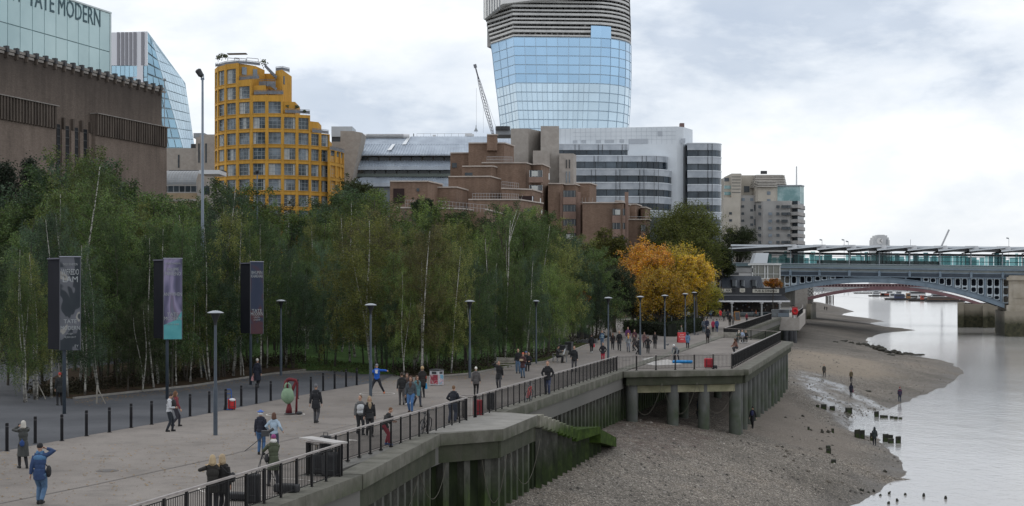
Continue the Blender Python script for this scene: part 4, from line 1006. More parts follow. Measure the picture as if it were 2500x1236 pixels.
def concrete_towers():
 D = 290
 t = thing('concrete_stair_towers', 'tall plain concrete service towers standing behind the brown brick flats', 'tower', tuple(XD(1300, D)) + (0,))
 def blk(pts, zt, name='shaft'):
  mb = MB(); mb.prism([(p.x, p.y) for p in pts], 0, zt, CONC); return mb.build(name, t)
 z = ZD(314, D); blk([XD(1247, D), XD(1290, D), XD(1320, D + 5), XD(1320, D + 16), XD(1247, D + 16)], z)
 z = ZD(308, D - 2); o = blk([XD(1320, D - 2), XD(1365, D - 2), XD(1365, D + 12), XD(1320, D + 12)], z)
 z = ZD(368, D - 6); blk([XD(1301, D - 6), XD(1342, D - 6), XD(1342, D), XD(1301, D)], z)
 z = ZD(375, D - 4); o = blk([XD(1365.2, D - 4), XD(1400, D - 4), XD(1407, D), XD(1407, D + 12), XD(1365.2, D + 12)], z)
 f = Face(XD(1365, D - 4.1), XD(1400, D - 4.1))
 for x in (1381.5, 1389):
  mb = MB(); f.pbox(mb, x, x + 2.6, 390, 411, 0, .05, DKM); f.pbox(mb, x, x + 2.6, 419, 446, 0, .05, GLM); mb.build('slit_window', o)
 mb = MB(); f = Face(XD(1210, 300), XD(1247, 300)); f.pbox(mb, 1210, 1247, 318, 329, -8, 0, GRY);
 for x in (1219, 1229, 1236): mb.tube([W(x, 318, 300), W(x, 309, 300)], .8, 8, DKM)
 mb.build('roof_plant', t)
concrete_towers()
# ---------------- white and glass banded office
def ludgate():
 S = 2300 / 670; px = lambda z: 1330 + z / S; py = lambda z: 280 + z / S; D0 = 400.0
 WP = M('white_cladding', (0.56, 0.60, 0.64), (0.64, 0.68, 0.72), 0.12, 0.4); SPN = M('grey_spandrel', (0.29, 0.32, 0.36), (0.42, 0.45, 0.49), 0.35, 0.3, var=.12); BG_ = M('band_glass', (0.018, 0.03, 0.042), (0.07, 0.09, 0.11), 0.12, 0.2, spec=.45, thr=(.45, .65), var=.4)
 t = thing('office_building', 'white clad office block with dark ribbon windows and a rounded right end', 'building', tuple(XD(1560, D0)) + (0,))
 f = Face(XD(1355, D0 + 6), XD(1692, D0 + 2))
 mb = MB(); z1 = f.sz(1655, 309)[1]; zl = f.sz(1355, 315)[1]
 a, b, c, d = f.s_at(1355), f.s_at(1652), f.s_at(1668), f.s_at(1692)
 P = [f.P(a, 0, 0), f.P(b, 0, 0), f.P(c, 0, -.8), f.P(d, 0, -6.5), f.P(d, 0, -24), f.P(a, 0, -24)]
 mb.prism([(p.x, p.y) for p in P], 0, [zl, z1, z1 - .1, z1 - .3, z1, zl], WP); w = mb.build('white_block', t)
 mb = MB()
 for i in range(1, 26):
  x = 1355 + i * 12.4
  if x < 1650: f.pbox(mb, x, x + .5, 312, 352, 0.0, .03, M('panel_joint', (.42, .46, .5)))
 for y in (322, 332, 341): f.pbox(mb, 1400, 1650, y, y + .5, 0.0, .03, MT['panel_joint'])
 for x0, x1, y0, y1 in ((236, 272, 218, 246), (308, 345, 216, 244), (432, 468, 213, 240), (503, 580, 210, 237), (627, 664, 207, 235), (703, 866, 204, 245), (947, 985, 138, 180), (1140, 1178, 200, 242)): f.pbox(mb, px(x0), px(x1), py(y0), py(y1), 0.03, .1, M('louvre', (.36, .39, .43), (.42, .45, .49), 3, .5))
 mb.build('louvre_panel', w)
 def wing(name, x0, x1, rnd_, rows, D, ybot, dd=0):
  """rows: list of (y_top_spandrel, y_top_window, y_bottom_window) at x = x1"""
  A, B = XD(px(x0), D + dd), XD(px(x1), D); f = Face(A, B); u, n = f.u, f.n
  plan = [A, B - u * rnd_]
  if rnd_:
   cc = B - u * rnd_ - n * rnd_
   for i in range(1, 7): a = math.pi / 2 * i / 6; plan.append(cc + n * rnd_ * math.cos(a) + u * rnd_ * math.sin(a))
  bk = [plan[-1] - n * 8, A - n * (8 + rnd_)]
  def inset(k): return [(p.x - n.x * k - (u.x * k if i == len(plan) - 1 else 0), p.y - n.y * k) for i, p in enumerate(plan)] + [(p.x, p.y) for p in bk]
  zz = lambda y: ZD(py(y), D); root = None
  mb = MB(); mb.prism(inset(.9), 0, zz(rows[0][0]) - .3, BG_); root = mb.build('wing', t)
  for (ys, yw, yb) in rows:
   mb = MB(); mb.prism(inset(0), zz(yw), zz(ys), SPN); mb.prism(inset(-.12), zz(ys) , zz(ys) + .22, WP); mb.build('spandrel_band', root)
   # glass ribbon in panes
   mb = MB()
   for p, q in zip(plan, plan[1:]):
    L = (q - p).length; m = max(1, round(L / 3.0));
    for i in range(m):
     a, b = p.lerp(q, (i + .03) / m) - n * .32, p.lerp(q, (i + .97) / m) - n * .32; mb.poly([(a.x, a.y, zz(yb)), (b.x, b.y, zz(yb)), (b.x, b.y, zz(yw)), (a.x, a.y, zz(yw))], BG_)
   mb.build('window_band', root)
  return f, root
 A_ = [(252, 300, 345)]
 f1, r1 = wing('a', 60, 735, 3, [(250, 297, 338)], D0 + 3, 350);
 wing('b', 160, 1050, 6, [(347, 394, 449)], D0 - 3, 460)
 f3, r3 = wing('c', 160, 1097, 10, [(459, 510, 566), (572, 626, 684), (690, 742, 800), (806, 860, 918)], D0 - 8, 900)
 f4, r4 = wing('d', 1196, 1497, 4, [(243, 297, 353), (357, 412, 470), (474, 528, 586), (590, 643, 702), (706, 759, 818), (822, 876, 935), (940, 992, 1050)], D0 + .5, 1000)
 mb = MB()
 for f_, xs, y0, y1 in ((f3, (390, 425, 595, 628, 795, 830, 915, 950), 459, 860), (f4, (1365, 1402), 243, 900)):
  for x in xs: f_.pbox(mb, px(x), px(x + 3), py(y0), py(y1), .02, .14, DKM)
 fb = Face(XD(px(160), D0 - 3), XD(px(1050), D0 - 3))
 for x in (412, 445, 612, 648, 815, 850, 935): fb.pbox(mb, px(x), px(x + 3), py(347), py(449), .02, .14, DKM)
 for x in (252, 286, 447, 482, 648, 680): f1.pbox(mb, px(x), px(x + 3), py(250), py(338), .02, .14, DKM)
 mb.build('mullion_lines', r3)
 mb = MB()
 for x in (1255, 1308, 1347): c = W(px(x), py(240), D0 - 2); mb.box(c.x - .7, c.x + .7, c.y + 3, c.y + 4, c.z - .6, c.z + .25, WHT)
 c = W(px(1152), py(98), D0 + 8); mb.box(c.x - .6, c.x + .6, c.y, c.y + 2, c.z - 1, c.z + .9, M('brown_vent', (.14, .09, .08))); mb.build('roof_vent', t)
ludgate()
# ---------------- tall glass tower under construction
def blackfriars():
 D0 = 500.0; S = 1760 / 470; px = lambda z: 1130 + z / S; py = lambda z: z / S
 t = thing('glass_tower', 'bulging blue glass tower still under construction, its upper floors open', 'tower', tuple(XD(1380, D0)) + (0,))
 GB = glassy('tower_glass', (0.36, 0.55, 0.74), 0.65, 0.1, 0.94, 1.05, 0.02); GP = glassy('tower_glass_cloud_tint', (0.58, 0.73, 0.84), 0.5, 0.18, 0.95, 1.05); FR = M('tower_frame', (0.40, 0.53, 0.65), rough=.4, metal=.3)
 SL = M('slab_edge', (0.50, 0.50, 0.49), (0.62, 0.62, 0.6), .5, .8); DKI = M('dark_interior', (0.19, 0.19, 0.195), (.28, .275, .27), .3, .9); PRT = M('partition', (.38, .37, .36), (.2, .2, .2), .3, .9, thr=(.45, .55))
 # outline columns (zoom px): x of left edge, corner L, and right edge at given y; plan is a faceted slab with a rounded right end
 left = [(0, 195), (400, 265), (700, 296), (900, 322), (1200, 352), (2600, 420)]
 corner = [(0, 452), (350, 462), (830, 487), (1200, 522), (2600, 580)]
 rs = [(0, 1175), (340, 1170), (700, 1160), (1000, 1145), (1200, 1135), (2600, 1080)]
 right = [(0, 1528), (350, 1540), (600, 1541), (900, 1532), (1200, 1512), (2600, 1430)]
 def plan(y):
  a, b, c, d = (interp(k, y) for k in (left, corner, rs, right))
  pts = []
  for i in range(4): pts.append((a + (b - a) * i / 3, D0 + 16 * (1 - i / 3)))
  n = 7
  for i in range(1, n + 1): pts.append((b + (c - b) * i / n, D0 + 1.5 * (i / n)))
  w = d - c
  for i in range(1, 7): an = math.pi / 2 * i / 6; pts.append((c + w * math.sin(an), D0 + 1.5 + 17 * (1 - math.cos(an))))
  return [XD(px(x), D) for x, D in pts]
 def ring(y, k=0.0):
  z = ZD(py(y), D0); P = plan(y); cx = sum((p for p in P), V2((0, 0))) / len(P); return [Vector((p.x, p.y + k, z)) for p in P]
 rows = [345 + i * 83.5 for i in range(-4, 28)]
 base = [p for p in plan(900)]
 # storeys from the open top down
 open_rows = [-250 + i * 38.5 for i in range(16)]
 glass, pale, frame = MB(), MB(), MB()
 y = 340; yr = [340]
 while y < 2500: y += 83.5; yr.append(y)
 for y0, y1 in zip(yr, yr[1:]):
  A, B = ring(y0), ring(y1)
  m = glass if y0 < 740 else pale
  for i in range(len(A) - 1):
   if i < 3: dy0 = 0
   k = 2 if (y0 > 740 and i < 10) else 1
   for j in range(k):
    f0, f1 = j / k + .012, (j + 1) / k - .012
    m.poly([B[i].lerp(B[i + 1], f0).lerp(A[i].lerp(A[i + 1], f0), .04), B[i].lerp(B[i + 1], f1).lerp(A[i].lerp(A[i + 1], f1), .04), B[i].lerp(B[i + 1], f1).lerp(A[i].lerp(A[i + 1], f1), .95), B[i].lerp(B[i + 1], f0).lerp(A[i].lerp(A[i + 1], f0), .95)], GB if m is glass else GP)
   off = Vector((0, .35, 0)); frame.poly([B[i] + off, B[i + 1] + off, A[i + 1] + off, A[i] + off], FR)
  for i in range(len(A)):
   frame.bar(B[i] + Vector((0, -.1, 0)), A[i] + Vector((0, -.1, 0)), .16, .12, FR)
   if i < len(A) - 1: frame.bar(A[i] + Vector((0, -.1, 0)), A[i + 1] + Vector((0, -.1, 0)), .12, .14, FR)
 g = glass.build('glass_skin', t); pale.build('cloud_reflection_glass', t); frame.build('mullions', t)  # pale lower panes: cloud reflection put into the glass colour
 # extra glazed strip climbing at the right
 mb = MB(); A, B = ring(230, -.3), ring(340, -.3)
 for i in (10, 11):
  mb.poly([B[i], B[i + 1], A[i + 1], A[i]], GB)
 mb.build('glass_strip', t)
 # open floors
 mb, mp, mc = MB(), MB(), MB()
 y = 330; k = 0; r = random.Random(8)
 while y > -420:
  A = ring(y); A2 = ring(y - 14)
  z0, z1 = A[0].z, A[0].z + (.75 if k % 2 else .55)
  cx = [(p.x, p.y) for p in A]; bk = [(A[-1].x, A[-1].y + 6), (A[0].x, A[0].y + 6)]
  mb.prism(cx + bk, z0, z1, SL)
  if k % 2 == 0:
   for a, b in zip(A, A[1:]): mb.bar(a + Vector((0, .2, 2.1)), b + Vector((0, .2, 2.1)), .12, .3, SL)
  In = [(p.x, p.y + 3.5) for p in A]
  for i in range(len(A) - 1):
   for f in (0, .5):
    p = A[i].lerp(A[i + 1], f) + Vector((0, 1.4, 0))
    if r.random() < .85: mc.box(p.x - .3, p.x + .3, p.y, p.y + .5, z1, z1 + 5.0, PRT)
  k += 1; y -= 38.5
 o = mb.build('floor_slab', t); mc.build('floor_columns', t)
 mb = MB(); P = [(p.x + (1.0 if i < 4 else 0), p.y + 4.2) for i, p in enumerate(plan(0))]
 P = [(p[0] * 1.0, p[1]) for p in P]; mb.prism(P + [(P[-1][0] - 2, P[-1][1] + 6), (P[0][0] + 3, P[-1][1] + 6)], ZD(py(345), D0), ZD(py(-420), D0), DKI); mb.build('core', t)
 mb = MB(); yb = 345; P = [(p.x, p.y + 1.2) for p in plan(1200)]; mb.prism(P + [(P[-1][0], P[-1][1] + 12), (P[0][0], P[-1][1] + 12)], 0, ZD(py(345), D0) - 1, FR); mb.build('lower_core', t)
 # white screen wrapping the very top, left
 mb = MB(); WS = M('climbing_screen', (0.66, 0.66, 0.64), (0.74, 0.74, 0.72), .2, .7)
 q = [XD(px(188), D0 + 14), XD(px(196), D0 + 14), XD(px(360), D0 - 1), XD(px(690), D0 - 2.5), XD(px(1250), D0 - 2), XD(px(1250), D0 + 1), XD(px(400), D0 + 3), XD(px(215), D0 + 18)]
 mb.prism([(p.x, p.y) for p in q], [ZD(py(v), D0) for v in (108, 108, 42, 8, -20, -20, 40, 108)], ZD(py(-420), D0), WS)
 for i in range(1, 7): p = q[1].lerp(q[2], i / 7); mb.box(p.x - .12, p.x + .12, p.y - .5, p.y + .1, ZD(py(90), D0) , ZD(py(-420), D0), GRY)
 mb.build('climbing_screen', t)
blackfriars()
# ---------------- luffing crane
def crane():
 D = 480; CM = M('crane_steel', (0.13, 0.14, 0.17), (0.2, 0.2, 0.22), .4, .6); t = thing('construction_crane', 'thin lattice crane jib leaning left beside the glass tower', 'crane', tuple(XD(1203, D)) + (0,))
 a, b = W(1204, 330, D), W(1161, 165, D); d = (b - a).normalized(); s = Vector((1, 0, 0)); s = (s - d * s.dot(d)).normalized(); n = d.cross(s); mb = MB()
 w = lambda f: .25 + 1.1 * math.sin(math.pi * min(1, f * 1.1 + .05)) ** .6 * .8
 N = 22; ch = []
 for i in range(N + 1): f = i / N; c = a.lerp(b, f); k = w(f) * .6; ch.append([c + s * k, c - s * k, c + n * k])
 for i in range(N):
  for j in range(3): mb.bar(ch[i][j], ch[i + 1][j], .16, .16, CM); mb.bar(ch[i][j], ch[i + 1][(j + 1) % 3], .1, .1, CM)
 mb.build('jib', t); mb = MB(); mb.bar(b, W(1214, 320, D), .07, .07, CM); mb.bar(W(1163, 215, D), W(1163, 325, D), .06, .06, CM); mb.bar(W(1180, 260, D), W(1180, 325, D), .05, .05, CM); mb.build('cable', t)
 mb = MB(); mb.obox(b - s * .5, s * 1.0, n * .9, d * 1.1, CM); mb.build('jib_head', t)
 mb = MB(); p = W(1204, 330, D)
 for dx in (-1, 1):
  for dy in (-1, 1): mb.box(p.x + dx * .9 - .1, p.x + dx * .9 + .1, p.y + dy * .9 - .1, p.y + dy * .9 + .1, 0, p.z, CM)
 for k in range(18):
  z = p.z * k / 18; mb.bar((p.x - .9, p.y - .9, z), (p.x + .9, p.y - .9, z + p.z / 18), .1, .1, CM)
 mb.build('mast', t)
crane()
# ---------------- apartment towers at the right
def right_blocks():
 S = 2300 / 670; px = lambda z: 1330 + z / S; py = lambda z: 280 + z / S; D0 = 470
 CR = M('cream_concrete', (0.40, 0.365, 0.31), (0.50, 0.46, 0.40), .25, .85); GC = M('weathered_concrete', (0.30, 0.29, 0.28), (0.40, 0.39, 0.375), .2, .9); TL = M('teal_glass', (0.10, 0.24, 0.25), (0.30, 0.45, 0.46), .2, .12, spec=.8, thr=(.45, .6))
 t = thing('apartment_tower', 'cream and grey concrete apartment tower with balconies above the railway bridge', 'building', tuple(XD(1900, D0)) + (0,))
 def blk(xs, Ds, y0, mat, name, y1=1300):
  mb = MB(); P = [XD(px(x), d) for x, d in zip(xs, Ds)]; mb.prism([(p.x, p.y) for p in P] + [(P[-1].x, P[-1].y + 14), (P[0].x, P[-1].y + 14)], 0 if y1 == 1300 else ZD(py(y1), D0), ZD(py(y0), D0), mat); return mb.build(name, t)
 a = blk((1500, 1640), (D0, D0), 695, CR, 'wall'); blk((1640, 1775), (D0 + 3, D0 + 3), 672, GC, 'wall')
 blk((1505, 1565), (D0 + 4, D0 + 4), 520, CR, 'wall', 760); blk((1565, 1645, 1650), (D0 + 2, D0 + 2, D0 + 5), 490, CR, 'wall', 760); blk((1645, 1760), (D0 + 7, D0 + 7), 495, CR, 'wall', 760)
 b = blk((1770, 1830, 2055, 2140), (D0 + 2, D0 - 2, D0 - 4, D0 + 4), 728, GC, 'wall')
 c = blk((1768, 1790, 1925, 1950), (D0 + 1, D0 - 1, D0 - 1, D0 + 1), 610, CR, 'wall', 730)
 blk((1950, 2140, 2172), (D0 + 1, D0 + 0, D0 + 3), 598, TL, 'glass_penthouse', 745); blk((1945, 2150, 2176), (D0 + .5, D0 - .5, D0 + 3), 590, GRY, 'penthouse_roof', 600)
 mb = MB()
 for i in range(8):
  y = 497 + i * 14; w = i * 5;
  P = [XD(px(1758 - w), D0 + 6), XD(px(1775 - w), D0 + 4), XD(px(1995 + w * .6), D0 + 4), XD(px(2012 + w * .6), D0 + 7)]; mb.prism([(p.x, p.y) for p in P] + [(P[-1].x, P[-1].y + 8), (P[0].x, P[-1].y + 8)], ZD(py(y + 9), D0), ZD(py(y), D0), M('louvre_stone', (.42, .39, .35), (.5, .47, .43), 1, .8))
 P = [XD(px(1770), D0 + 8), XD(px(1990), D0 + 8)]; mb.prism([(p.x, p.y) for p in P] + [(P[-1].x, D0 + 14), (P[0].x, D0 + 14)], ZD(py(620), D0), ZD(py(500), D0), GLD)
 for i in range(4):
  y = 562 + i * 13; P = [XD(px(1772), D0 - .5), XD(px(1790), D0 - 2), XD(px(1928), D0 - 2), XD(px(1950), D0 - .5)]; mb.prism([(p.x, p.y) for p in P] + [(P[-1].x, D0 + 6), (P[0].x, D0 + 6)], ZD(py(y + 8), D0), ZD(py(y), D0), MT['louvre_stone'])
 mb.build('louvred_crown', t)
 def win(x0, x1, y0, y1, D, m=GLD):
  f = Face(XD(px(x0), D), XD(px(x1), D)); mb = MB(); f.pbox(mb, px(x0), px(x1), py(y0), py(y1), -.4, .06, m); mb.build('window', t)
 for x, ys in ((1545, (818, 877)), (1647, (760, 820, 880, 940)), (1722, (792, 852, 912, 972))):
  for y in ys: win(x, x + 24, y, y + 20, D0 - .05 if x < 1640 else D0 + 2.95)
 for y in (700,): win(1648, 1676, y, y + 24, D0 + 2.95, GLM); win(1722, 1746, y, y + 24, D0 + 2.95, GLM)
 for y0 in (757, 877): win(1754, 1770, y0, y0 + 50, D0 + 2.9)
 win(1505, 1560, 595, 622, D0 + 3.95, TL); win(1505, 1560, 648, 674, D0 + 3.95, TL); win(1670, 1715, 600, 650, D0 + 6.9); win(1505, 1545, 530, 560, D0 + 3.95)
 for y in (520, 545, 570, 596, 622, 650): win(1568, 1642, y, y + 4, D0 + 1.95);
 win(1862, 1892, 644, 672, D0 - 1.05, GLM); win(1862, 1892, 708, 724, D0 - 1.05, GLM)
 for y in (760, 820, 880, 940, 1000, 1058):
  for x, w in ((1790, 50), (1875, 30), (1942, 26) , (1985, 50), (2035, 24)):
   if (x + y) % 7 == 3: continue
   win(x, x + w, y, y + 24, D0 - 3.2 - (x - 1830) * .008 if x > 1830 else D0 - .9, GLD if (x * y) % 3 else GLM)
 # balconies at the corner facing the river
 for i, y in enumerate((762, 822, 882, 942, 1002, 1060)):
  mb = MB(); P = [XD(px(2055), D0 - 4), XD(px(2120), D0 - 6.5), XD(px(2140), D0 - 4), XD(px(2182), D0 + 4), XD(px(2182), D0 + 9), XD(px(2055), D0 + 9)]
  mb.prism([(p.x, p.y) for p in P], ZD(py(y + 28), D0), ZD(py(y), D0), GC); mb.build('balcony', t)
 blk((2060, 2120, 2172), (D0 - 2, D0 - 3, D0 + 5), 728, GLD, 'recessed_glazing')
 mb = MB(); c = W(px(2110), py(590), D0); mb.tube([c, c + Vector((0, 0, 6))], .25, 6, WHT); c = W(px(1838), py(497), D0 + 5); mb.box(c.x - 1, c.x + 1, c.y, c.y + 1, c.z, c.z + 1, DKM); mb.build('mast', t)
right_blocks()
# ================================================================ bridges, pub, terrace
BL = M('bridge_blue_paint', (0.15, 0.20, 0.25), (0.20, 0.255, 0.31), 0.5, 0.55); BLK = M('bridge_dark_steel', (0.03, 0.045, 0.065), (0.055, 0.07, 0.09), 0.6, 0.6)
LAT = M('lattice_paint', (0.36, 0.42, 0.47), (0.46, 0.52, 0.56), 0.6, 0.6); STN = M('pier_stone', (0.30, 0.265, 0.21), (0.42, 0.38, 0.32), 0.35, 0.9, detail=7)
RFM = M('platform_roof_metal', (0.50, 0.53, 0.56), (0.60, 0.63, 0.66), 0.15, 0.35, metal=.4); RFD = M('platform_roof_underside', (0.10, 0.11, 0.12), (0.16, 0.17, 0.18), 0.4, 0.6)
def platform_glass():
 k = NT('platform_glass', 0.1, 0.8)
 g = k.g.outputs['Random Per Island']
 c = k.ramp(g, (0.0, (0.05, 0.12, 0.13)), (0.3, (0.10, 0.25, 0.26)), (0.7, (0.18, 0.40, 0.41)), (1.0, (0.34, 0.56, 0.56)))
 k.color(c)
 tr = k.n.new('ShaderNodeBsdfTransparent'); k.l.new(k.ramp(g, (0.0, (0.05, 0.16, 0.18)), (0.35, (0.16, 0.38, 0.40)), (0.7, (0.30, 0.58, 0.59)), (1.0, (0.55, 0.80, 0.80))), tr.inputs[0]); ms = k.n.new('ShaderNodeMixShader'); ms.inputs[0].default_value = 0.62
 out = [q for q in k.n if q.type == 'OUTPUT_MATERIAL'][0]; k.l.new(k.p.outputs[0], ms.inputs[1]); k.l.new(tr.outputs[0], ms.inputs[2]); k.l.new(ms.outputs[0], out.inputs[0]); return k.done()
PG = platform_glass()
def rail_bridge():
 DZ = lambda s: -0.015 * s
 A, B = XD(1900, 383), XD(2480, 369); f = Face(A, B); u, n = f.u, f.n
 t = thing('railway_bridge', 'steel railway bridge with a blue arch and a glazed station platform under sawtooth roofs', 'bridge', (A.x, A.y, 0))
 sL, sR = f.s_at(1776), f.s_at(2760)
 D = lambda px: f.A.y + u.y * f.s_at(px)
 z = lambda px, py: f.sz(px, py)[1]
 def strip(name, y0, y1, d0, d1, mat, p0=1905, p1=2760, par=t):
  """band between picture rows y0..y1 (measured at px 1905), following the deck gradient"""
  mb = MB(); s0, s1 = f.s_at(p0), f.s_at(p1); za, zb = z(1905, y0), z(1905, y1); b0 = f.s_at(1905)
  o = f.P(s0, zb + DZ(s0 - b0), d0); du = (u * (s1 - s0)).to_3d(); du.z = DZ(s1 - s0)
  mb.obox(o, du, (n * (d1 - d0)).to_3d(), Vector((0, 0, za - zb)), mat); return mb.build(name, par)
 strip('deck', 652, 664, -26, 0, M('deck_fascia', (0.17, 0.19, 0.19), (0.24, 0.26, 0.255), .6, .8)); strip('fascia_lip', 651, 654.5, 0, .35, BL, 1905); strip('fascia_lip', 660.5, 663, 0, .25, BL)
 strip('girder', 664, 673, -25, .5, BLK); strip('girder_flange', 671.5, 673.5, .5, .8, BL)
 # arch ribs
 Lf, Rt = f.s_at(1803), f.s_at(2452); mid = (Lf + Rt) / 2; half = (Rt - Lf) / 2
 zs, zc = z(2445, 752), z(2126, 689.5)
 def arc(s): return zs + (zc - zs) * (1 - ((s - mid) / half) ** 2)
 dk = .98
 for k, d in enumerate((.6, -7, -15, -23)):
  mb = MB(); N = 56
  for i in range(N):
   a, b = Lf + (Rt - Lf) * i / N, Lf + (Rt - Lf) * (i + 1) / N
   th = 1.25
   mb.add([f.P(a, arc(a), d), f.P(b, arc(b), d), f.P(b, arc(b) + th, d), f.P(a, arc(a) + th, d), f.P(a, arc(a), d - 1), f.P(b, arc(b), d - 1), f.P(b, arc(b) + th, d - 1), f.P(a, arc(a) + th, d - 1)],
                   [(0, 1, 2, 3), (7, 6, 5, 4), (0, 4, 5, 1), (3, 2, 6, 7)], BL if k == 0 else BLK)
   if k == 0:
    for zz, hh in ((0, .14), (th, .14)):
     mb.obox(f.P(a, arc(a) + zz - .07, d), f.P(b, arc(b) + zz, d) - f.P(a, arc(a) + zz, d), (n * .22).to_3d(), (0, 0, hh), BL)
    if i % 4 == 0: mb.obox(f.P(a, arc(a), d), (u * .12).to_3d(), (n * .15).to_3d(), (0, 0, th), BL)
  mb.build('arch_rib', t)
 mb = MB(); sb = f.s_at(1905); zt = lambda s: z(1905, 673.5) + DZ(s - sb)
 s = f.s_at(1914); pitch = 1.72; i = 0
 while s < Rt - .3:
  top = zt(s); bot = arc(s) + 1.3
  if top - bot > .7:
   nrow = max(1, round((top - bot) / 2.1)); hh = 2.1
   y = top
   while y > bot + .15:
    y2 = max(y - hh, arc(s + .8) + 1.3, bot - .6)
    if y - y2 > .35:
     a, b = s + .12, s + pitch - .12; fr = .17; P = lambda q, w, d=.25: f.P(q, w, d)
     for (q0, q1, w0, w1) in ((a, a + fr, y2, y), (b - fr, b, y2, y), (a + fr, b - fr, y - fr, y), (a + fr, b - fr, y2, y2 + fr)): f.box(mb, q0, q1, w0, w1, -.05, .3, LAT)
     for (qx, sx) in ((a + fr, 1), (b - fr, -1)):
      for (wy, sy) in ((y - fr, -1), (y2 + fr, 1)):
       mb.poly([f.P(qx, wy, .28), f.P(qx + sx * .28, wy, .28), f.P(qx, wy + sy * .28, .28)], LAT)
    y -= hh
  s += pitch; i += 1
  if i % 2 == 0: f.box(mb, s, s + .42, arc(s) + 1.2, zt(s), -.3, .42, BL); s += .45
 mb.build('spandrel_lattice', t)
 mb = MB(); N = 40; w0 = f.s_at(1914)  # added dark sheet behind the lattice, stands in for shade under the deck
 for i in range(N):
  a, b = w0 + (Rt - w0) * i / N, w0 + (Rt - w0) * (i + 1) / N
  mb.poly([f.P(a, arc(a) + 1.2, -5.8), f.P(b, arc(b) + 1.2, -5.8), f.P(b, max(zt(b), arc(b) + 1.21), -5.8), f.P(a, max(zt(a), arc(a) + 1.21), -5.8)], M('shade_backing_dark', (.012, .02, .035), (.02, .03, .05), .6, .7))
 mb.build('shade_backing', t)
 mb = MB(); s = f.s_at(1914)
 mb.obox(f.P(s, arc(s), -3), f.P(Rt, arc(Rt), -3) - f.P(s, arc(s), -3), (0, 0, 0.01), (0, 0, .01), BLK)
 # masonry abutments behind the lattice keep the openings dark
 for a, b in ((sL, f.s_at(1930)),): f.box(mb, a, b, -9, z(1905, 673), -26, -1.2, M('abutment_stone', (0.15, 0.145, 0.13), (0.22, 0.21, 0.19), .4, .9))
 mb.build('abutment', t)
 # brick pier at the right edge
 a, b = f.s_at(2457), f.s_at(2760); p = MB(); zt_ = z(2470, 672)
 f.box(p, a + .4, b, z(2470, 745), zt_ - .1, -24, 2.2, STN); f.box(p, a - .1, b, zt_ - 1.3, zt_ - .5, -24, 2.7, STN); f.box(p, a + 1.4, b, z(2470, 728), zt_ - 2.2, 2.2, 2.35, STN); f.box(p, a - .2, b, z(2470, 760), z(2470, 745), -24, 3, STN)
 k = NT('wet_pier_stone', 0.7, .3); k.color(k.mix(k.rng(k.math('ADD', k.z()[2], k.math('MULTIPLY', k.noise(.8, 4), 1.5)), -1.2, -3.4), (0.28, 0.25, 0.2), k.ramp(k.noise(1.2, 5), (.35, (.03, .032, .018)), (.65, (.075, .07, .04))))); WS = k.done()
 f.box(p, a - .8, b, WATER - 3, z(2470, 760), -24, 4.5, WS); p.build('pier', t)
 # platform: columns, glass, balustrade, roof
 cols = [1787] + [1700 + v / 3.125 for v in (718, 940, 1167, 1396, 1627, 1860, 2096, 2337, 2580, 2826, 3075)]
 base = z(1905, 652); top = z(1905, 612)
 for i, cx in enumerate(cols):
  s = f.s_at(cx); dz = DZ(s - sb); mb = MB(); mb.tube([f.P(s, base + dz, -.6), f.P(s, top + .6 + dz, -.6)], .16, 8, LAT); o = mb.build('platform_column', t, True)
  mb = MB(); mb.prism([(f.P(s + q, 0, w).x, f.P(s + q, 0, w).y) for q, w in ((-.5, 0), (.5, 0), (.25, .9), (-.25, .9))], z(1905, 672) + dz, z(1905, 663) + dz, BL); mb.tube([f.P(s, z(1905, 663) + dz, .5), f.P(s, z(1905, 658) + dz, .5)], [.5, .15], 6, BL); mb.build('bracket', t)
 r = random.Random(2)
 gl, fr = MB(), MB(); s = f.s_at(1860); s1 = f.s_at(2760)
 while s < s1:
  w = r.choice((.8, 1.3, 1.3, 2.2)); dz = DZ(s - sb)
  z0, z1 = z(1905, 649), z(1905, r.choice((620, 622, 618, 628)))
  gl.poly([f.P(s + .05, z0 + dz, -7), f.P(s + w, z0 + dz, -7), f.P(s + w, z1 + dz, -7), f.P(s + .05, z1 + dz, -7)], PG)
  if r.random() < .6: gl.poly([f.P(s + .05, z0 + dz, -16), f.P(s + w, z0 + dz, -16), f.P(s + w, z1 + dz + .8, -16), f.P(s + .05, z1 + dz + .8, -16)], PG)
  if r.random() < .25: fr.box(*(lambda p: (p.x - .08, p.x + .08, p.y, p.y + .1))(f.P(s, 0, -5)), z0 + dz, top + dz, DKM)
  s += w + .04
 gl.build('glass_screen', t); fr.build('screen_post', t)
 strip('platform_back_wall', 640, 650, -24, -23, M('far_platform', (0.07, 0.11, 0.12), (0.14, 0.22, 0.23), .5, .6), 1780); strip('roof_truss', 612, 618, -22, -21.5, DKM, 1850); strip('inner_rail', 633, 634.5, -8, -7.8, DKM, 1850); strip('train_side', 634, 646, -12.5, -12, M('train_dark', (.05, .07, .08), (.12, .16, .17), .4, .4), 1990, 2300); strip('cable_tray', 618.5, 620.5, -4, -3.7, GRY, 1870); strip('cable_tray', 622, 623.2, -12, -11.8, DKM, 1870)
 strip('kick_panel', 645, 651, -.5, -.4, M('kick_glass', (.14, .20, .22), rough=.15, spec=.8), 1780); strip('handrail', 642.5, 643.8, -.4, -.25, LAT, 1780)
 strip('deck', 652, 658, -24, -1, M('station_deck', (.2, .21, .21)), 1776, 1905)
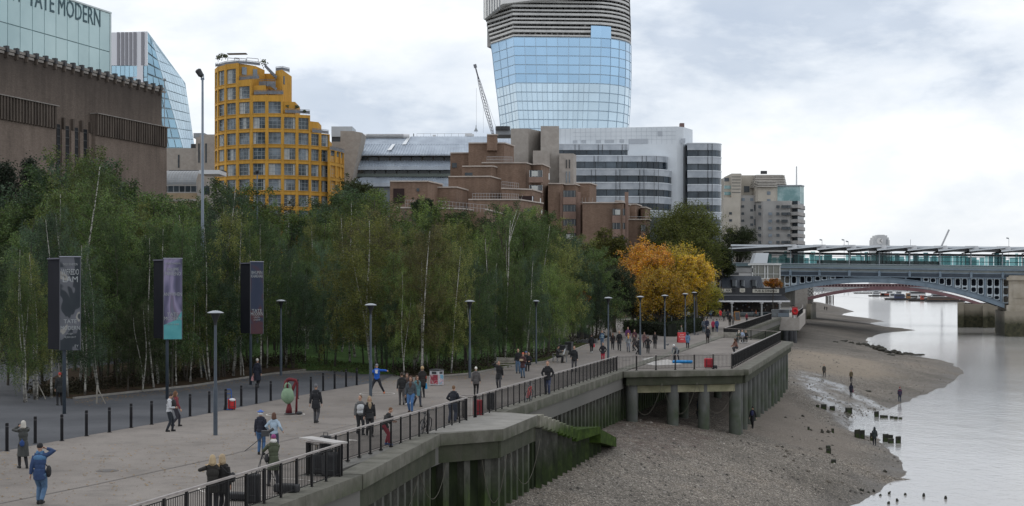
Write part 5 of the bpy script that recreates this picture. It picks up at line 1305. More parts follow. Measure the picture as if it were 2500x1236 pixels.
 for i, cx in enumerate(cols[:-1]):
  s0, s1 = f.s_at(cx), f.s_at(cols[i + 1]); dz = DZ(s0 - sb); zl, zh = z(1905, 611) + dz, z(1905, 602.5) + DZ(s1 - sb)
  mb = MB()
  a0, a1 = s0 - .6, s1 + .5
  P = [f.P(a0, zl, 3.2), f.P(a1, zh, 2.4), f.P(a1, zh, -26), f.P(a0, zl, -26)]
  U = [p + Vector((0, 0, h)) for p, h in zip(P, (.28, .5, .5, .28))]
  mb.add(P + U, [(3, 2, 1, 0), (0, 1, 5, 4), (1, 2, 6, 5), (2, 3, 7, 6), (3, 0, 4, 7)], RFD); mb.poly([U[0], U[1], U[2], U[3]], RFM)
  mb.bar(P[0] + Vector((0, 0, .22)), P[1] + Vector((0, 0, .3)), .35, .34, RFM)
  o = mb.build('roof_panel', t)
  mb = MB(); zz = z(1905, 599.5) + DZ(s1 - sb)
  a, b = f.P(s1 - .3, zz - .9, 1.8), f.P(s1 + 1.9, zz - .9, 1.8)
  mb.add([a, b, b + Vector((-.3, 0, 1.15)), a + Vector((-1.4, 0, 1.15))] + [q + (n * -.4).to_3d() for q in (a, b, b + Vector((-.3, 0, 1.15)), a + Vector((-1.4, 0, 1.15)))], [(0, 1, 2, 3), (7, 6, 5, 4), (3, 2, 6, 7), (1, 5, 6, 2), (0, 3, 7, 4)], WHT)
  for q in (-.1, .45, 1.0): mb.ball(a + Vector((q, -.0, .62)) + (n * .02).to_3d(), (.16, .06, .16), DKM, ns=8, nr=5)
  mb.build('roof_end_plate', o)
  strip('roof_ridge', 597.8, 602.2, -22, -.5, RFM, cx - 3, cols[i + 1] + 3, o); strip('roof_fascia', 602.2, 609, -10, -4, M('roof_fascia_grey', (.30, .32, .34), (.40, .42, .44), .3, .5), cx - 3, cols[i + 1] + 3, o)
rail_bridge()
def entrance():
 D = 366; t = thing('station_entrance', 'white framed glass stair pavilion with silver fin at the railway bridge end', 'building', tuple(XD(1870, D)) + (0,))
 f = Face(XD(1770, D), XD(1925, D)); F2 = M('pavilion_frame', (0.52, 0.53, 0.52), (.6, .61, .6), .8, .6)
 mb = MB(); f.pbox(mb, 1838, 1905, 680, 720, -8, 0, CONC); f.pbox(mb, 1737, 1838, 655, 665, -8, 0, M('station_wall_grey', (.2, .2, .2), (.27, .27, .27), .5, .8)); f.pbox(mb, 1760, 1838, 665, 673.5, -8, -.3, M('pale_station_wall', (.42, .42, .42))); f.pbox(mb, 1764, 1804, 666, 672, -.3, -.2, DKM); mb.build('wall', t)
 mb = MB(); f.pbox(mb, 1839, 1904, 648, 680, -4, -.3, M('pavilion_glass', (.10, .105, .085), (.17, .17, .14), .3, .15, spec=.8)); mb.build('glazing', t)
 mb = MB()
 for a in (1836, 1843, 1851.5, 1866, 1873, 1888, 1903): f.pbox(mb, a, a + (2.6 if a in (1836, 1866, 1903, 1873) else 1), 646, 681, -.3, 0, F2)
 f.pbox(mb, 1834, 1907, 643.5, 647.5, -5, .4, F2); f.pbox(mb, 1836, 1906, 668.6, 669.6, -.1, .05, F2); f.pbox(mb, 1836, 1906, 679.5, 682, -.3, .1, F2); mb.build('window_frame', t)
 mb = MB(); a = [W(1838, 643, D - .3), W(1873, 643, D - .3), W(1877, 618, D - .3), W(1846, 618, D - .3)]; b = [p + Vector((0, 5, 0)) for p in a]
 mb.add(a + b, [(0, 1, 2, 3), (7, 6, 5, 4), (0, 4, 5, 1), (1, 5, 6, 2), (2, 6, 7, 3), (3, 7, 4, 0)], RFM); mb.build('silver_fin', t)
 t = thing('canopy', 'short ribbed arched metal canopy beside the yellow tree crown', 'canopy', tuple(XD(1742, 330)) + (0,))
 for i in range(5):
  mb = MB(); x0 = 1722 + i * 7; prof = [(0, 0), (.9, .15), (1.5, .6), (1.8, 1.2)]
  for (d0, h0), (d1, h1) in zip(prof, prof[1:]):
   p = [W(x0, 669, 330) + Vector((0, -1.8 + d, 1.0 - h)) for d, h in ((1.8 - d0, h0), (1.8 - d1, h1))]; w = Vector(((6) * 330 / F, 0, 0)); mb.poly([p[0], p[0] + w, p[1] + w, p[1]], RFM)
  mb.build('canopy_panel', t)
 mb = MB(); p = W(1740, 672, 330); mb.box(p.x - 1.6, p.x + 1.6, p.y + .2, p.y + .5, 0, p.z - .6, GRY); mb.build('canopy_post', t)
entrance()
def road_bridge():
 A, B = XD(1960, 455), XD(2420, 440); f = Face(A, B); u, n = f.u, f.n; z = lambda px, py: f.sz(px, py)[1]
 t = thing('road_bridge', 'lower maroon arched road bridge seen through the railway arch', 'bridge', (A.x, A.y, 0))
 MR = M('maroon_paint', (0.20, 0.105, 0.115), (0.27, 0.155, 0.165), .4, .6); PK = M('pink_grey_paint', (.34, .25, .25), (.42, .33, .33), .6, .6)
 Lf, Rt = f.s_at(1925), f.s_at(2400); cx = f.s_at(2165); zs = z(2165, 748); zc = z(2165, 708)
 def arc(s): h = (cx - Lf) if s < cx else (Rt - cx); return zs + (zc - zs) * (1 - ((s - cx) / h) ** 2)
 for d in (.4, -9, -20):
  mb = MB(); N = 40
  for i in range(N):
   a, b = Lf + (Rt - Lf) * i / N, Lf + (Rt - Lf) * (i + 1) / N; th = .95
   mb.add([f.P(a, arc(a), d), f.P(b, arc(b), d), f.P(b, arc(b) + th, d), f.P(a, arc(a) + th, d), f.P(a, arc(a), d - .9), f.P(b, arc(b), d - .9), f.P(b, arc(b) + th, d - .9), f.P(a, arc(a) + th, d - .9)], [(0, 1, 2, 3), (7, 6, 5, 4), (0, 4, 5, 1), (3, 2, 6, 7)], MR)
  mb.build('arch_rib', t)
 mb = MB(); s0, s1 = f.s_at(1900), f.s_at(2600)
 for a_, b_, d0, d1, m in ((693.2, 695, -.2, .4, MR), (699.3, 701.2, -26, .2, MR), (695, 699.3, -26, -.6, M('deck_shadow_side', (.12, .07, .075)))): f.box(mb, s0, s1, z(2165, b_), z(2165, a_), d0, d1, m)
 mb.build('deck', t)
 mb = MB(); s = s0
 while s < s1: f.box(mb, s, s + .35, z(2165, 699.3), z(2165, 695), -.5, .25, PK); s += .95
 mb.build('balustrade', t)
 mb = MB(); s = f.s_at(1968); W2 = M('white_lattice', (.58, .58, .57))
 while s < f.s_at(2120):
  zt, zb = z(2165, 701.2), arc(s) + .98
  if zt - zb > .3:
   k = zb
   while k < zt - .2:
    k2 = min(zt, k + 1.1); mb.bar(f.P(s, k, .2), f.P(s + 1.1, k2, .2), .12, .16, W2); mb.bar(f.P(s, k2, .2), f.P(s + 1.1, k, .2), .12, .16, W2); k += 1.1
  s += 1.1
 for s_ in (f.s_at(1970), f.s_at(2120)): f.box(mb, s_, s_ + .3, arc(s_) + .9, z(2165, 701), 0, .4, W2)
 mb.build('spandrel_lattice', t)
 mb = MB(); f.box(mb, f.s_at(2345), f.s_at(2452), WATER - 3, z(2380, 742), -26, 1.5, MT['wet_pier_stone']); f.box(mb, f.s_at(2338), f.s_at(2352), WATER - 3, z(2345, 738), -3, 4.5, MT['wet_pier_stone']); f.box(mb, f.s_at(2398), f.s_at(2409), WATER - 3, z(2400, 748), 1.5, 6, MT['wet_pier_stone']); mb.build('pier', t)
 mb = MB(); f.box(mb, f.s_at(1880), f.s_at(1972), -9, z(1950, 702), -26, 2.5, CONC); f.box(mb, f.s_at(1972), f.s_at(1982), -9, z(1980, 742), -20, 5, MT['wet_pier_stone']); mb.build('abutment', t)
road_bridge()
# ---------------- pub with its terrace
def sign_text(word, fc, px, py, size, mat, par, d=.1, sx=1.0):
 s, zz = fc.sz(px, py); return TXT(word, size, face_matrix(fc, s, zz, d) @ Matrix.Diagonal((sx, 1, 1, 1)), mat, 'lettering', par, .02)
def pub():
 S = 1910 / 340; px = lambda z: 1640 + z / S; py = lambda z: 640 + z / S; D0 = 268.0
 t = thing('pub', 'dark riverside pub with sign boards, awning and sloping dark roof beneath the station', 'pub', tuple(XD(1830, D0)) + (0,))
 BK = M('black_cladding', (0.022, 0.023, 0.027), (0.04, 0.042, 0.047), .8, .55); SLt = M('slate_cladding', (0.035, 0.042, 0.055), (0.06, 0.07, 0.085), .5, .55, stretch=(3, 1, .2)); CRM = M('cream_sign', (.55, .53, .46), (.6, .58, .52), 1.5, .7)
 f = Face(XD(1700, D0), XD(1925, D0)); mb = MB()
 f.pbox(mb, px(430), px(1555), py(355), py(452), -9, 0, BK); f.pbox(mb, px(430), px(1505), py(450), py(458), -.2, .25, M('steel_trim', (.3, .31, .32))); mb.build('fascia', t)
 mb = MB(); f.pbox(mb, px(430), px(1560), py(452), py(770), -12, -5.5, M('pub_interior', (.02, .018, .016), (.06, .05, .04), 1.2, .7)); mb.build('wall', t)
 mb = MB()
 xs = [(715, 860), (895, 965), (1000, 1120), (1160, 1170), (1205, 1285)]
 a = [f.P(f.s_at(px(700)), f.sz(px(700), py(352))[1], -1), f.P(f.s_at(px(1285)), f.sz(px(1285), py(352))[1], -1), f.P(f.s_at(px(1262)), f.sz(px(1262), py(190))[1], -3.5), f.P(f.s_at(px(720)), f.sz(px(720), py(190))[1], -3.5)]
 b = [p + Vector((0, 7, 0)) for p in a]; mb.add(a + b, [(0, 1, 2, 3), (7, 6, 5, 4), (1, 5, 6, 2), (2, 6, 7, 3), (3, 7, 4, 0)], SLt); r = mb.build('roof', t)
 mb = MB(); n_ = 22
 for i in range(n_): mb.bar(a[0].lerp(a[1], i / n_), a[3].lerp(a[2], i / n_), .06, .12, SLt)
 mb.build('roof_seam', r)
 for x0, x1, y0 in ((835, 890, 240), (960, 1000, 245), (1110, 1165, 245)):
  mb = MB(); f.pbox(mb, px(x0), px(x1), py(y0), py(338), -3, -.8, BK); f.pbox(mb, px(x0 + 6), px(x1 - 6), py(y0 + 10), py(334), -.8, -.75, GLD); f.pbox(mb, px(x1 - 6), px(x1 + 8), py(y0 + 8), py(334), -2, -.7, GRY); mb.build('dormer_window', r)
 def board(x0, x1, y0, y1, m): mb = MB(); f.pbox(mb, px(x0), px(x1), py(y0), py(y1), 0, .08, m); return mb.build('sign_board', t)
 INK = M('sign_ink', (.03, .03, .03))
 o = board(520, 822, 366, 416, CRM); sign_text('FOUNDERS ARMS', f, px(660), py(391), 1.15 * .62, INK, o, .1, 1.02)
 o = board(1108, 1470, 372, 422, CRM); sign_text('PUB & DINING', f, px(1290), py(397), .66, INK, o, .1, .95)
 mb = MB(); s0, s1 = f.s_at(px(932)), f.s_at(px(1004)); za, zb, zc = f.sz(px(968), py(362))[1], f.sz(px(968), py(400))[1], f.sz(px(968), py(420))[1]; sm = (s0 + s1) / 2
 P = [f.P(s0, za, .08), f.P(s0, zb, .08), f.P(sm - .5, zc + .12, .08), f.P(sm, zc, .08), f.P(sm + .5, zc + .12, .08), f.P(s1, zb, .08), f.P(s1, za, .08)]; Q = [p + (f.n * -.08).to_3d() for p in P]; k = len(P)
 mb.add(P + Q, [tuple(range(k)), tuple(range(2 * k - 1, k - 1, -1))] + [(i, (i + 1) % k, k + (i + 1) % k, k + i) for i in range(k)], CRM); o = mb.build('shield_sign', t)
 mb = MB(); f.box(mb, sm - .28, sm + .28, zb - .05, zb + .35, .085, .11, M('shield_mark', (.42, .40, .34))); mb.build('emblem', o)
 # awning and its white edge
 mb = MB(); z0, z1 = f.sz(px(1100), py(458))[1], f.sz(px(1100), py(535))[1]; sa, sb = f.s_at(px(580)), f.s_at(px(1582)); sc_, sd_ = f.s_at(px(690)), f.s_at(px(1540))
 P = [f.P(sa, z1, 3), f.P(sb, z1, 3), f.P(sd_, z0, 0), f.P(sc_, z0, 0)]; mb.add(P + [p - Vector((0, 0, .08)) for p in P], [(0, 1, 2, 3), (7, 6, 5, 4)], M('awning_cloth', (.02, .022, .028), (.03, .032, .04), .6, .85)); aw = mb.build('awning', t)
 mb = MB(); f.box(mb, sa, sb, z1 - .15, z1 + .13, 2.95, 3.1, WHT); mb.build('awning_edge', aw)
 for x in (795, 1200, 1445, 585):
  mb = MB(); s, _ = f.sz(px(x), 700); mb.tube([f.P(s, 0, 2.6), f.P(s, .9, 2.6), f.P(s, z1 - .4, 2.6)], [.2, .17, .16], 8, M('awning_column', (.3, .31, .31), (.38, .39, .39), 1, .7)); mb.tube([f.P(s, z1 - .4, 2.6), f.P(s, z1 - .2, 2.6)], .38, 10, WHT); mb.build('column', t) if x != 585 else None
 r = random.Random(9); LG = M('warm_lamp', (.9, .5, .2));
 mb = MB()
 for i in range(60):
  x = r.uniform(600, 1540); y = r.uniform(560, 700); s, zz = f.sz(px(x), py(y)); f.box(mb, s, s + r.uniform(.1, .5), zz, zz + r.uniform(.06, .3), -5.45, -5.3, r.choice((GRY, DKM, M('interior_wood', (.12, .06, .03)), WHT, DKM, M('interior_bottle', (.1, .12, .08)))))
 mb.build('back_bar', t)
 mb = MB(); f.pbox(mb, px(590), px(1340), py(690), py(735), 1.5, 1.6, M('terrace_glass', (.03, .045, .05), rough=.1, spec=.8)); f.pbox(mb, px(585), px(1340), py(686), py(690), 1.45, 1.65, GRY); mb.build('glass_balustrade', t)
 mb = MB(); f.pbox(mb, px(560), px(1250), py(752), py(785), 2.2, 4.6, M('pub_step_stone', (.3, .28, .26))); mb.build('step', t)
 # concrete terrace over the foreshore
 t2 = thing('pub_terrace', 'concrete pub terrace with black railing standing out over the foreshore', 'terrace', tuple(XD(1920, 262)) + (0,))
 Q = [V2(G(1878, 775)), V2(G(1952, 775)), V2(G(1966, 763)), V2((xwall(345), 345)), V2((xwall(262) - 2, 262))]
 mb = MB(); mb.prism([(p.x, p.y) for p in Q], -2.35, 0.0, CONC); mb.build('deck', t2)
 mb = MB()
 for x in (1884, 1893, 1925, 1938, 1945): p = G(x, 777); mb.tube([(p.x, p.y + 2.5, -8), (p.x, p.y + 2.5, -2.3)], .55, 10, DKM)
 p = G(1880, 777); q = G(1948, 777); mb.box(p.x - 1, q.x, p.y + 4, p.y + 5, -8, -2.3, M('dark_timber', (.02, .02, .018), (.04, .045, .03), 1, .9)); mb.build('support', t2)
 mb = MB(); f = Face(Q[0], Q[1]); f.pbox(mb, px(1375), px(1615), py(655), py(755), -.4, -.3, M('dark_glass_screen', (.03, .035, .04), (.06, .08, .09), 1, .15, spec=.8)); f.pbox(mb, px(1375), px(1620), py(650), py(656), -.45, -.25, GRY); f.pbox(mb, px(1462), px(1610), py(700), py(748), -.3, -.25, M('pale_panel', (.14, .17, .2))); mb.build('glass_screen', t2)
pub()
# ---------------- dome with clock, flags, cranes beyond the bridge
def skyline():
 D = 1300; t = thing('clock_tower', 'pale stone clock tower top rising above the platform roofs', 'tower', tuple(XD(2153, D)) + (0,))
 PS = M('portland_stone', (.42, .43, .44), (.5, .51, .52), .05, .9); mb = MB(); q = [(2130, 2174, 600, 640), (2132, 2172, 586, 600), (2134, 2170, 580, 586), (2139, 2166, 575, 580), (2145, 2160, 573.5, 575)]
 for a, b, y0, y1 in q:
  x0, x1 = XD(a, D).x, XD(b, D).x; mb.box(x0, x1, D, D + 14, ZD(y1, D) if a != 2130 else 0, ZD(y0, D), PS)
 mb.build('tower_body', t); mb = MB(); c = W(2148, 588.5, D - .3)
 R_ = 2.9; P = [c + Vector((R_ * math.cos(k * math.pi / 8), 0, R_ * math.sin(k * math.pi / 8))) for k in range(16)]; mb.poly(P, M('clock_dial', (.6, .6, .6)))
 mb.bar(c + Vector((0, -.2, 0)), c + Vector((1.9, -.2, -1.4)), .3, .3, DKM); mb.bar(c + Vector((0, -.2, 0)), c + Vector((1.6, -.2, 1.9)), .3, .3, DKM); mb.build('clock_face', t)
 mb = MB(); f = Face(XD(2160, D - .2), XD(2170, D - .2)); f.pbox(mb, 2164, 2167, 585, 597, 0, .2, GRY); mb.build('window', t)
 D = 900
 for (a, b, lab) in (((2300, 598), (2317, 561), 'distant thin crane jib slanting above the platform roofs'),):
  t = thing('construction_crane', lab, 'crane', tuple(XD(a[0], D)) + (0,)); mb = MB(); mb.bar(W(*a, D), W(*b, D), .9, .9, M('far_crane', (.42, .43, .45))); mb.build('jib', t); mb = MB(); p = W(*a, D); mb.box(p.x - .5, p.x + .5, p.y, p.y + 1, 0, p.z, MT['far_crane']); mb.build('mast', t)
 D = 700
 for x, y, lab in ((2007, 585, 'pale flag on a pole left of the clock tower, nearest the flats'), (2061, 585, 'small pale flag between the flats and the clock tower'), (2071, 589, 'small flag just left of the clock tower'), (2463, 581, 'thin pole with a small vane above the right end of the platform roof'), (2223, 585, 'thin mast above the platform roof right of the clock tower')):
  t = thing('flagpole', lab, 'flagpole', tuple(XD(x, D)) + (0,)); mb = MB(); p = W(x, y, D); mb.tube([(p.x, p.y, 0), (p.x, p.y, p.z)], .1, 5, GRY); mb.build('pole', t)
  mb = MB(); s = 1 if x == 2463 else -1
  if x != 2223: mb.add([p, p + Vector((-1.2 * 1, 0, .25)), p + Vector((-1.2, 0, -.35)), p + Vector((0, 0, -.6)), p + Vector((0, .05, 0)), p + Vector((-1.2, .05, .25)), p + Vector((-1.2, .05, -.35)), p + Vector((0, .05, -.6))], [(0, 1, 2, 3), (7, 6, 5, 4), (0, 4, 5, 1)], GRY); mb.build('flag', t)
 # boats moored up-river, seen through the arches
 BH = M('boat_hull', (.03, .032, .035), (.07, .06, .055), .3, .7); BW = M('boat_white', (.55, .56, .57)); BR_ = M('boat_red', (.35, .08, .05)); BO = M('boat_orange', (.28, .15, .07)); BB_ = M('boat_blue', (.05, .06, .11))
 def boat(x, y, L, lab, cabs, group='boats moored up the river'):
  g = G(x, y, WATER); t = thing('moored_boat', lab, 'boat', tuple(g), group); mb = MB(); l = L / 2
  pr = [(-l, -1.6), (l * .7, -1.9), (l, 0), (l * .7, 1.9), (-l, 1.6)]; lo = [(-l * .95, -1.2), (l * .6, -1.4), (l * .85, 0), (l * .6, 1.4), (-l * .95, 1.2)]
  vs = [(g.x + a, g.y + b, WATER - .3) for a, b in lo] + [(g.x + a, g.y + b, WATER + 1.3 + (.5 if a == l else 0)) for a, b in pr]
  mb.add(vs, [(i, (i + 1) % 5, 5 + (i + 1) % 5, 5 + i) for i in range(5)] + [(5, 6, 7, 8, 9)], BH); mb.build('hull', t)
  for (a, b, h, m) in cabs:
   mb = MB(); mb.box(g.x + a, g.x + b, g.y - 1.3, g.y + 1.3, WATER + 1.31, WATER + 1.3 + h, m); mb.box(g.x + a - .1, g.x + b + .1, g.y - 1.4, g.y + 1.4, WATER + 1.3 + h, WATER + 1.5 + h, BW); mb.box(g.x + a + .3, g.x + b - .3, g.y - 1.36, g.y - 1.31, WATER + 1.5 + h * .4, WATER + 1.3 + h * .8, DKM); mb.build('cabin', t)
 boat(2118, 717, 34, 'long low dark barge, leftmost of the moored boats', [(8, 13, 2, GRY)])
 boat(2143, 724, 18, 'dark boat with white cabin behind the red hulled tender', [(-5, 1, 3, BW), (3, 6, 2, GRY)])
 boat(2160, 724, 13, 'small bright red boat among the moored barges', [(-4, 4, 1.8, BR_)])
 boat(2183, 723, 22, 'grey working boat moored in the middle behind others', [(-8, -2, 4, BW), (2, 7, 3, GRY)])
 boat(2200, 732, 26, 'black tug with white wheelhouse moored in front', [(-9, -5, 4, BW), (-1, 3, 2.6, GRY)])
 boat(2222, 733, 30, 'dark barge with navy and orange containers', [(-12, -5, 3.4, BB_), (-3, 0, 4.0, BO), (6, 9, 3, BW)])
 boat(2243, 726, 24, 'pale passenger boat moored behind the container barge', [(-9, 6, 4.5, BW)])
 boat(2275, 736, 34, 'large barge with grey housing at the right end of the moorings', [(-8, -6, 3, BR_), (0, 9, 4.2, GRY), (12, 14, 3.5, BW)])
 boat(2310, 737, 30, 'flat brown barge, rightmost of the moored boats', [(-13, 9, 2.2, M('barge_load', (.12, .08, .06)))])
 PL_ = M('mooring_timber', (.06, .055, .05), (.11, .1, .09), .8, .9)
 for i, (x, y0, y1, lab) in enumerate(((2017, 723, 741, 'leftmost timber mooring pile under the road bridge'), (2020.5, 723, 741, 'second timber mooring pile under the road bridge'), (2024.5, 722, 741, 'third timber mooring pile under the road bridge'), (2028.5, 722, 741, 'fourth timber mooring pile under the road bridge'), (2034, 721, 741, 'rightmost timber mooring pile under the road bridge'))):
  g = G(x, y1, WATER); mb = MB(); mb.tube([(g.x, g.y, WATER - 2), (g.x, g.y, ZD(y0, g.y))], .45, 7, PL_); tag(mb.build('mooring_pile'), lab, 'pile', 'timber mooring piles')
 # far north bank, low buildings just above the water
 r = random.Random(6); mm = [M('far_bank_a', (.30, .31, .33)), M('far_bank_b', (.38, .38, .39)), M('far_bank_c', (.24, .25, .27))]
 for i in range(12):
  D = 2300 + i * 10; x = XD(1960 + i * 52, D).x; w = r.uniform(26, 34); h = r.uniform(4.5, 7.0)
  t = thing('distant_building', ['low pale block', 'low grey block', 'low dull block'][i % 3] + ' on the far bank, ' + ['first', 'second', 'third', 'fourth', 'fifth', 'sixth', 'seventh', 'eighth', 'ninth', 'tenth', 'eleventh', 'twelfth'][i] + ' from the left under the bridges', 'building', (x, D, WATER), 'buildings on the far bank')
  mb = MB(); mb.box(x, x + w, D, D + 30, WATER - 1, h - 4, mm[i % 3]); mb.build('wall', t); mb = MB(); mb.box(x - .5, x + w + .5, D - .5, D + 30, h - 4, h - 3.4, mm[(i + 1) % 3]); mb.build('roof', t)
skyline()
# ================================================================ trees
def leaf_material(name, use_obj=True, c=(0.05, 0.07, 0.02)):
 k = NT(name, 0.7, 0.2)
 if use_obj:
  oi = k.n.new('ShaderNodeObjectInfo'); base = oi.outputs['Color']
 else: base = c
 isl = k.g.outputs['Random Per Island']
 hs = k.n.new('ShaderNodeHueSaturation'); k.put(hs.inputs['Color'], base)
 k.l.new(k.rng(isl, 0, 1, 0.465, 0.515), hs.inputs['Hue']); k.l.new(k.rng(k.math('FRACT', k.math('MULTIPLY', isl, 7.3)), 0, 1, 0.55, 1.55), hs.inputs['Value'])
 k.l.new(k.rng(k.math('FRACT', k.math('MULTIPLY', isl, 3.7)), 0, 1, 0.75, 1.15), hs.inputs['Saturation'])
 c2 = k.mix(1.0, hs.outputs[0], k.ramp(k.noise(0.45, 3), (0.3, 0.75), (0.7, 1.3)), 'MULTIPLY')
 k.color(c2); k.p.inputs['Transmission Weight'].default_value = 0.0
 # light passing through the thin leaf
 tr = k.n.new('ShaderNodeBsdfTranslucent'); k.l.new(c2, tr.inputs[0]); ms = k.n.new('ShaderNodeMixShader'); ms.inputs[0].default_value = 0.3
 out = [q for q in k.n if q.type == 'OUTPUT_MATERIAL'][0]; k.l.new(k.p.outputs[0], ms.inputs[1]); k.l.new(tr.outputs[0], ms.inputs[2]); k.l.new(ms.outputs[0], out.inputs[0])
 return k.done()
LEAF = leaf_material('tree_leaf')
def bark_material():
 k = NT('birch_bark', 0.8, 0.3); v = k.map(scale=(2.2, 2.2, 9))
 c = k.ramp(k.noise(1.1, 4, 0.6, v), (0.36, (0.045, 0.04, 0.035)), (0.46, (0.40, 0.385, 0.35)), (0.7, (0.56, 0.55, 0.51)))
 low = k.math('MULTIPLY', k.rng(k.z()[2], 1.4, 0.1), k.rng(k.noise(2.5, 3), 0.35, 0.6)); k.color(k.mix(low, c, (0.05, 0.045, 0.04))); return k.done()
BARK = bark_material(); DBARK = M('dark_bark', (0.035, 0.030, 0.026), (0.085, 0.075, 0.062), 1.5, 0.9, stretch=(1, 1, .2)); TWIG = M('twig', (0.05, 0.035, 0.03))
class Tri:
 """fast collector of leaf quads"""
 def __init__(s): s.v = []; s.n = 0
 def leaf(s, p, L, w, r):
  a = r.random() * 6.283; c = r.uniform(-.9, .9); sn = math.sqrt(1 - c * c)
  u = Vector((math.cos(a) * sn, math.sin(a) * sn, c)); b = Vector((r.uniform(-1, 1), r.uniform(-1, 1), r.uniform(-1, 1))); v = u.cross(b)
  if v.length < 1e-3: v = Vector((0, 0, 1))
  v.normalize(); u = u * L * .5; v = v * w * .5
  s.v += [p - u, p + v, p + u, p - v]; s.n += 1
 def mesh(s, name, mat):
  me = bpy.data.meshes.new(name); me.vertices.add(len(s.v)); me.vertices.foreach_set('co', [c for q in s.v for c in q])
  me.loops.add(4 * s.n); me.loops.foreach_set('vertex_index', range(4 * s.n)); me.polygons.add(s.n)
  me.polygons.foreach_set('loop_start', range(0, 4 * s.n, 4)); me.polygons.foreach_set('loop_total', [4] * s.n); me.update(calc_edges=True); me.materials.append(mat); return me
def birch_meshes(seed, h=12.0, stems=1, spread=2.1, dens=1.0, bark=BARK, leaf=0.13):
 r = random.Random(seed); tb = MB(); T = Tri()
 for st in range(stems):
  lean = Vector((r.uniform(-.10, .10), r.uniform(-.06, .06), 0)) + (Vector((r.choice((-1, 1)) * .12, 0, 0)) if st else Vector((0, 0, 0)))
  pts = []; ph = r.random() * 6; hh = h * (1 if st == 0 else r.uniform(.7, .95)); base = Vector((r.uniform(-.3, .3) * st, r.uniform(-.3, .3) * st, 0))
  for i in range(13):
   f = i / 12; pts.append(base + lean * hh * f + Vector((.16 * math.sin(ph + f * 6), .12 * math.cos(ph * 2 + f * 5), hh * f)) * 1.0)
  rad = [(0.088 if st == 0 else .062) * (1 - .86 * i / 12) * (h / 12) + .008 for i in range(13)]
  tb.tube(pts, rad, 7, bark)
  def at(f): x = f * 12; i = min(11, int(x)); return pts[i].lerp(pts[i + 1], x - i)
  nb = int(27 * dens / (1 if stems == 1 else 1.25))
  for b in range(nb):
   f = .24 + .74 * ((b + r.random()) / nb); p = at(f); az = b * 2.4 + r.random()
   prof = math.sin(min(1, (1 - f) / .78) ** .75 * math.pi * .62) ; L = spread * (.35 + prof) * r.uniform(.55, 1.15)
   up = .35 + .75 * f + r.uniform(-.1, .3)
   d = Vector((math.cos(az), math.sin(az), up)).normalized(); q = [p]; cur = p.copy(); n = 5
   for i in range(n):
    d.z -= .22 * (1 - f * .6); dd = d.normalized(); cur = cur + dd * L / n; q.append(cur.copy())
   tb.tube(q, [max(.009, .03 * (1 - f * .6) * (1 - i / (n + 1))) for i in range(n + 1)], 4, TWIG, caps=False)
   for i in range(1, n + 1):
    m = 2 if i < 3 else 4
    for k in range(m):
     s0 = q[i] + Vector((r.gauss(0, .22), r.gauss(0, .22), r.gauss(0, .16))); ln = r.uniform(.35, 1.15) * (1.2 - .4 * f); sw = Vector((r.gauss(0, .12), r.gauss(0, .12), 0))
     nl = int(19 * dens * ln / .7) + 4
     for j in range(nl):
      g = j / nl; pp = s0 + sw * g + Vector((r.gauss(0, .10), r.gauss(0, .10), -ln * g + r.gauss(0, .05))); T.leaf(pp, leaf * .86 * r.uniform(.7, 1.25), leaf * .58 * r.uniform(.7, 1.2), r)
 return tb.mesh('trunk'), T.mesh('crown', LEAF)
def bare_birch(seed, h=12):
 r = random.Random(seed); tb = MB(); T = Tri()
 def br(p, d, L, rad, lev):
  q = [p]; cur = p.copy(); d = d.copy()
  for i in range(6): d = (d + Vector((r.gauss(0, .08), r.gauss(0, .08), .05))).normalized(); cur = cur + d * L / 6; q.append(cur.copy())
  tb.tube(q, [rad * (1 - .75 * i / 6) for i in range(7)], 5, BARK if lev == 2 or (lev == 1 and r.random() < .5) else TWIG, caps=False)
  if lev:
   for i in range(2 if lev == 2 else 1, 6):
    for s in range(2 if lev == 2 else 1):
     a = r.random() * 6.28; e = (d * .9 + Vector((math.cos(a), math.sin(a), .3)) * .55).normalized(); br(q[i], e, L * r.uniform(.25, .42), rad * .4, lev - 1)
  else:
   for j in range(6): T.leaf(cur + Vector((r.gauss(0, .3), r.gauss(0, .3), r.gauss(0, .3))), .12, .08, r)
 br(Vector((0, 0, 0)), Vector((.03, 0, 1)), h * .97, .11, 2); return tb.mesh('trunk'), T.mesh('crown', LEAF)
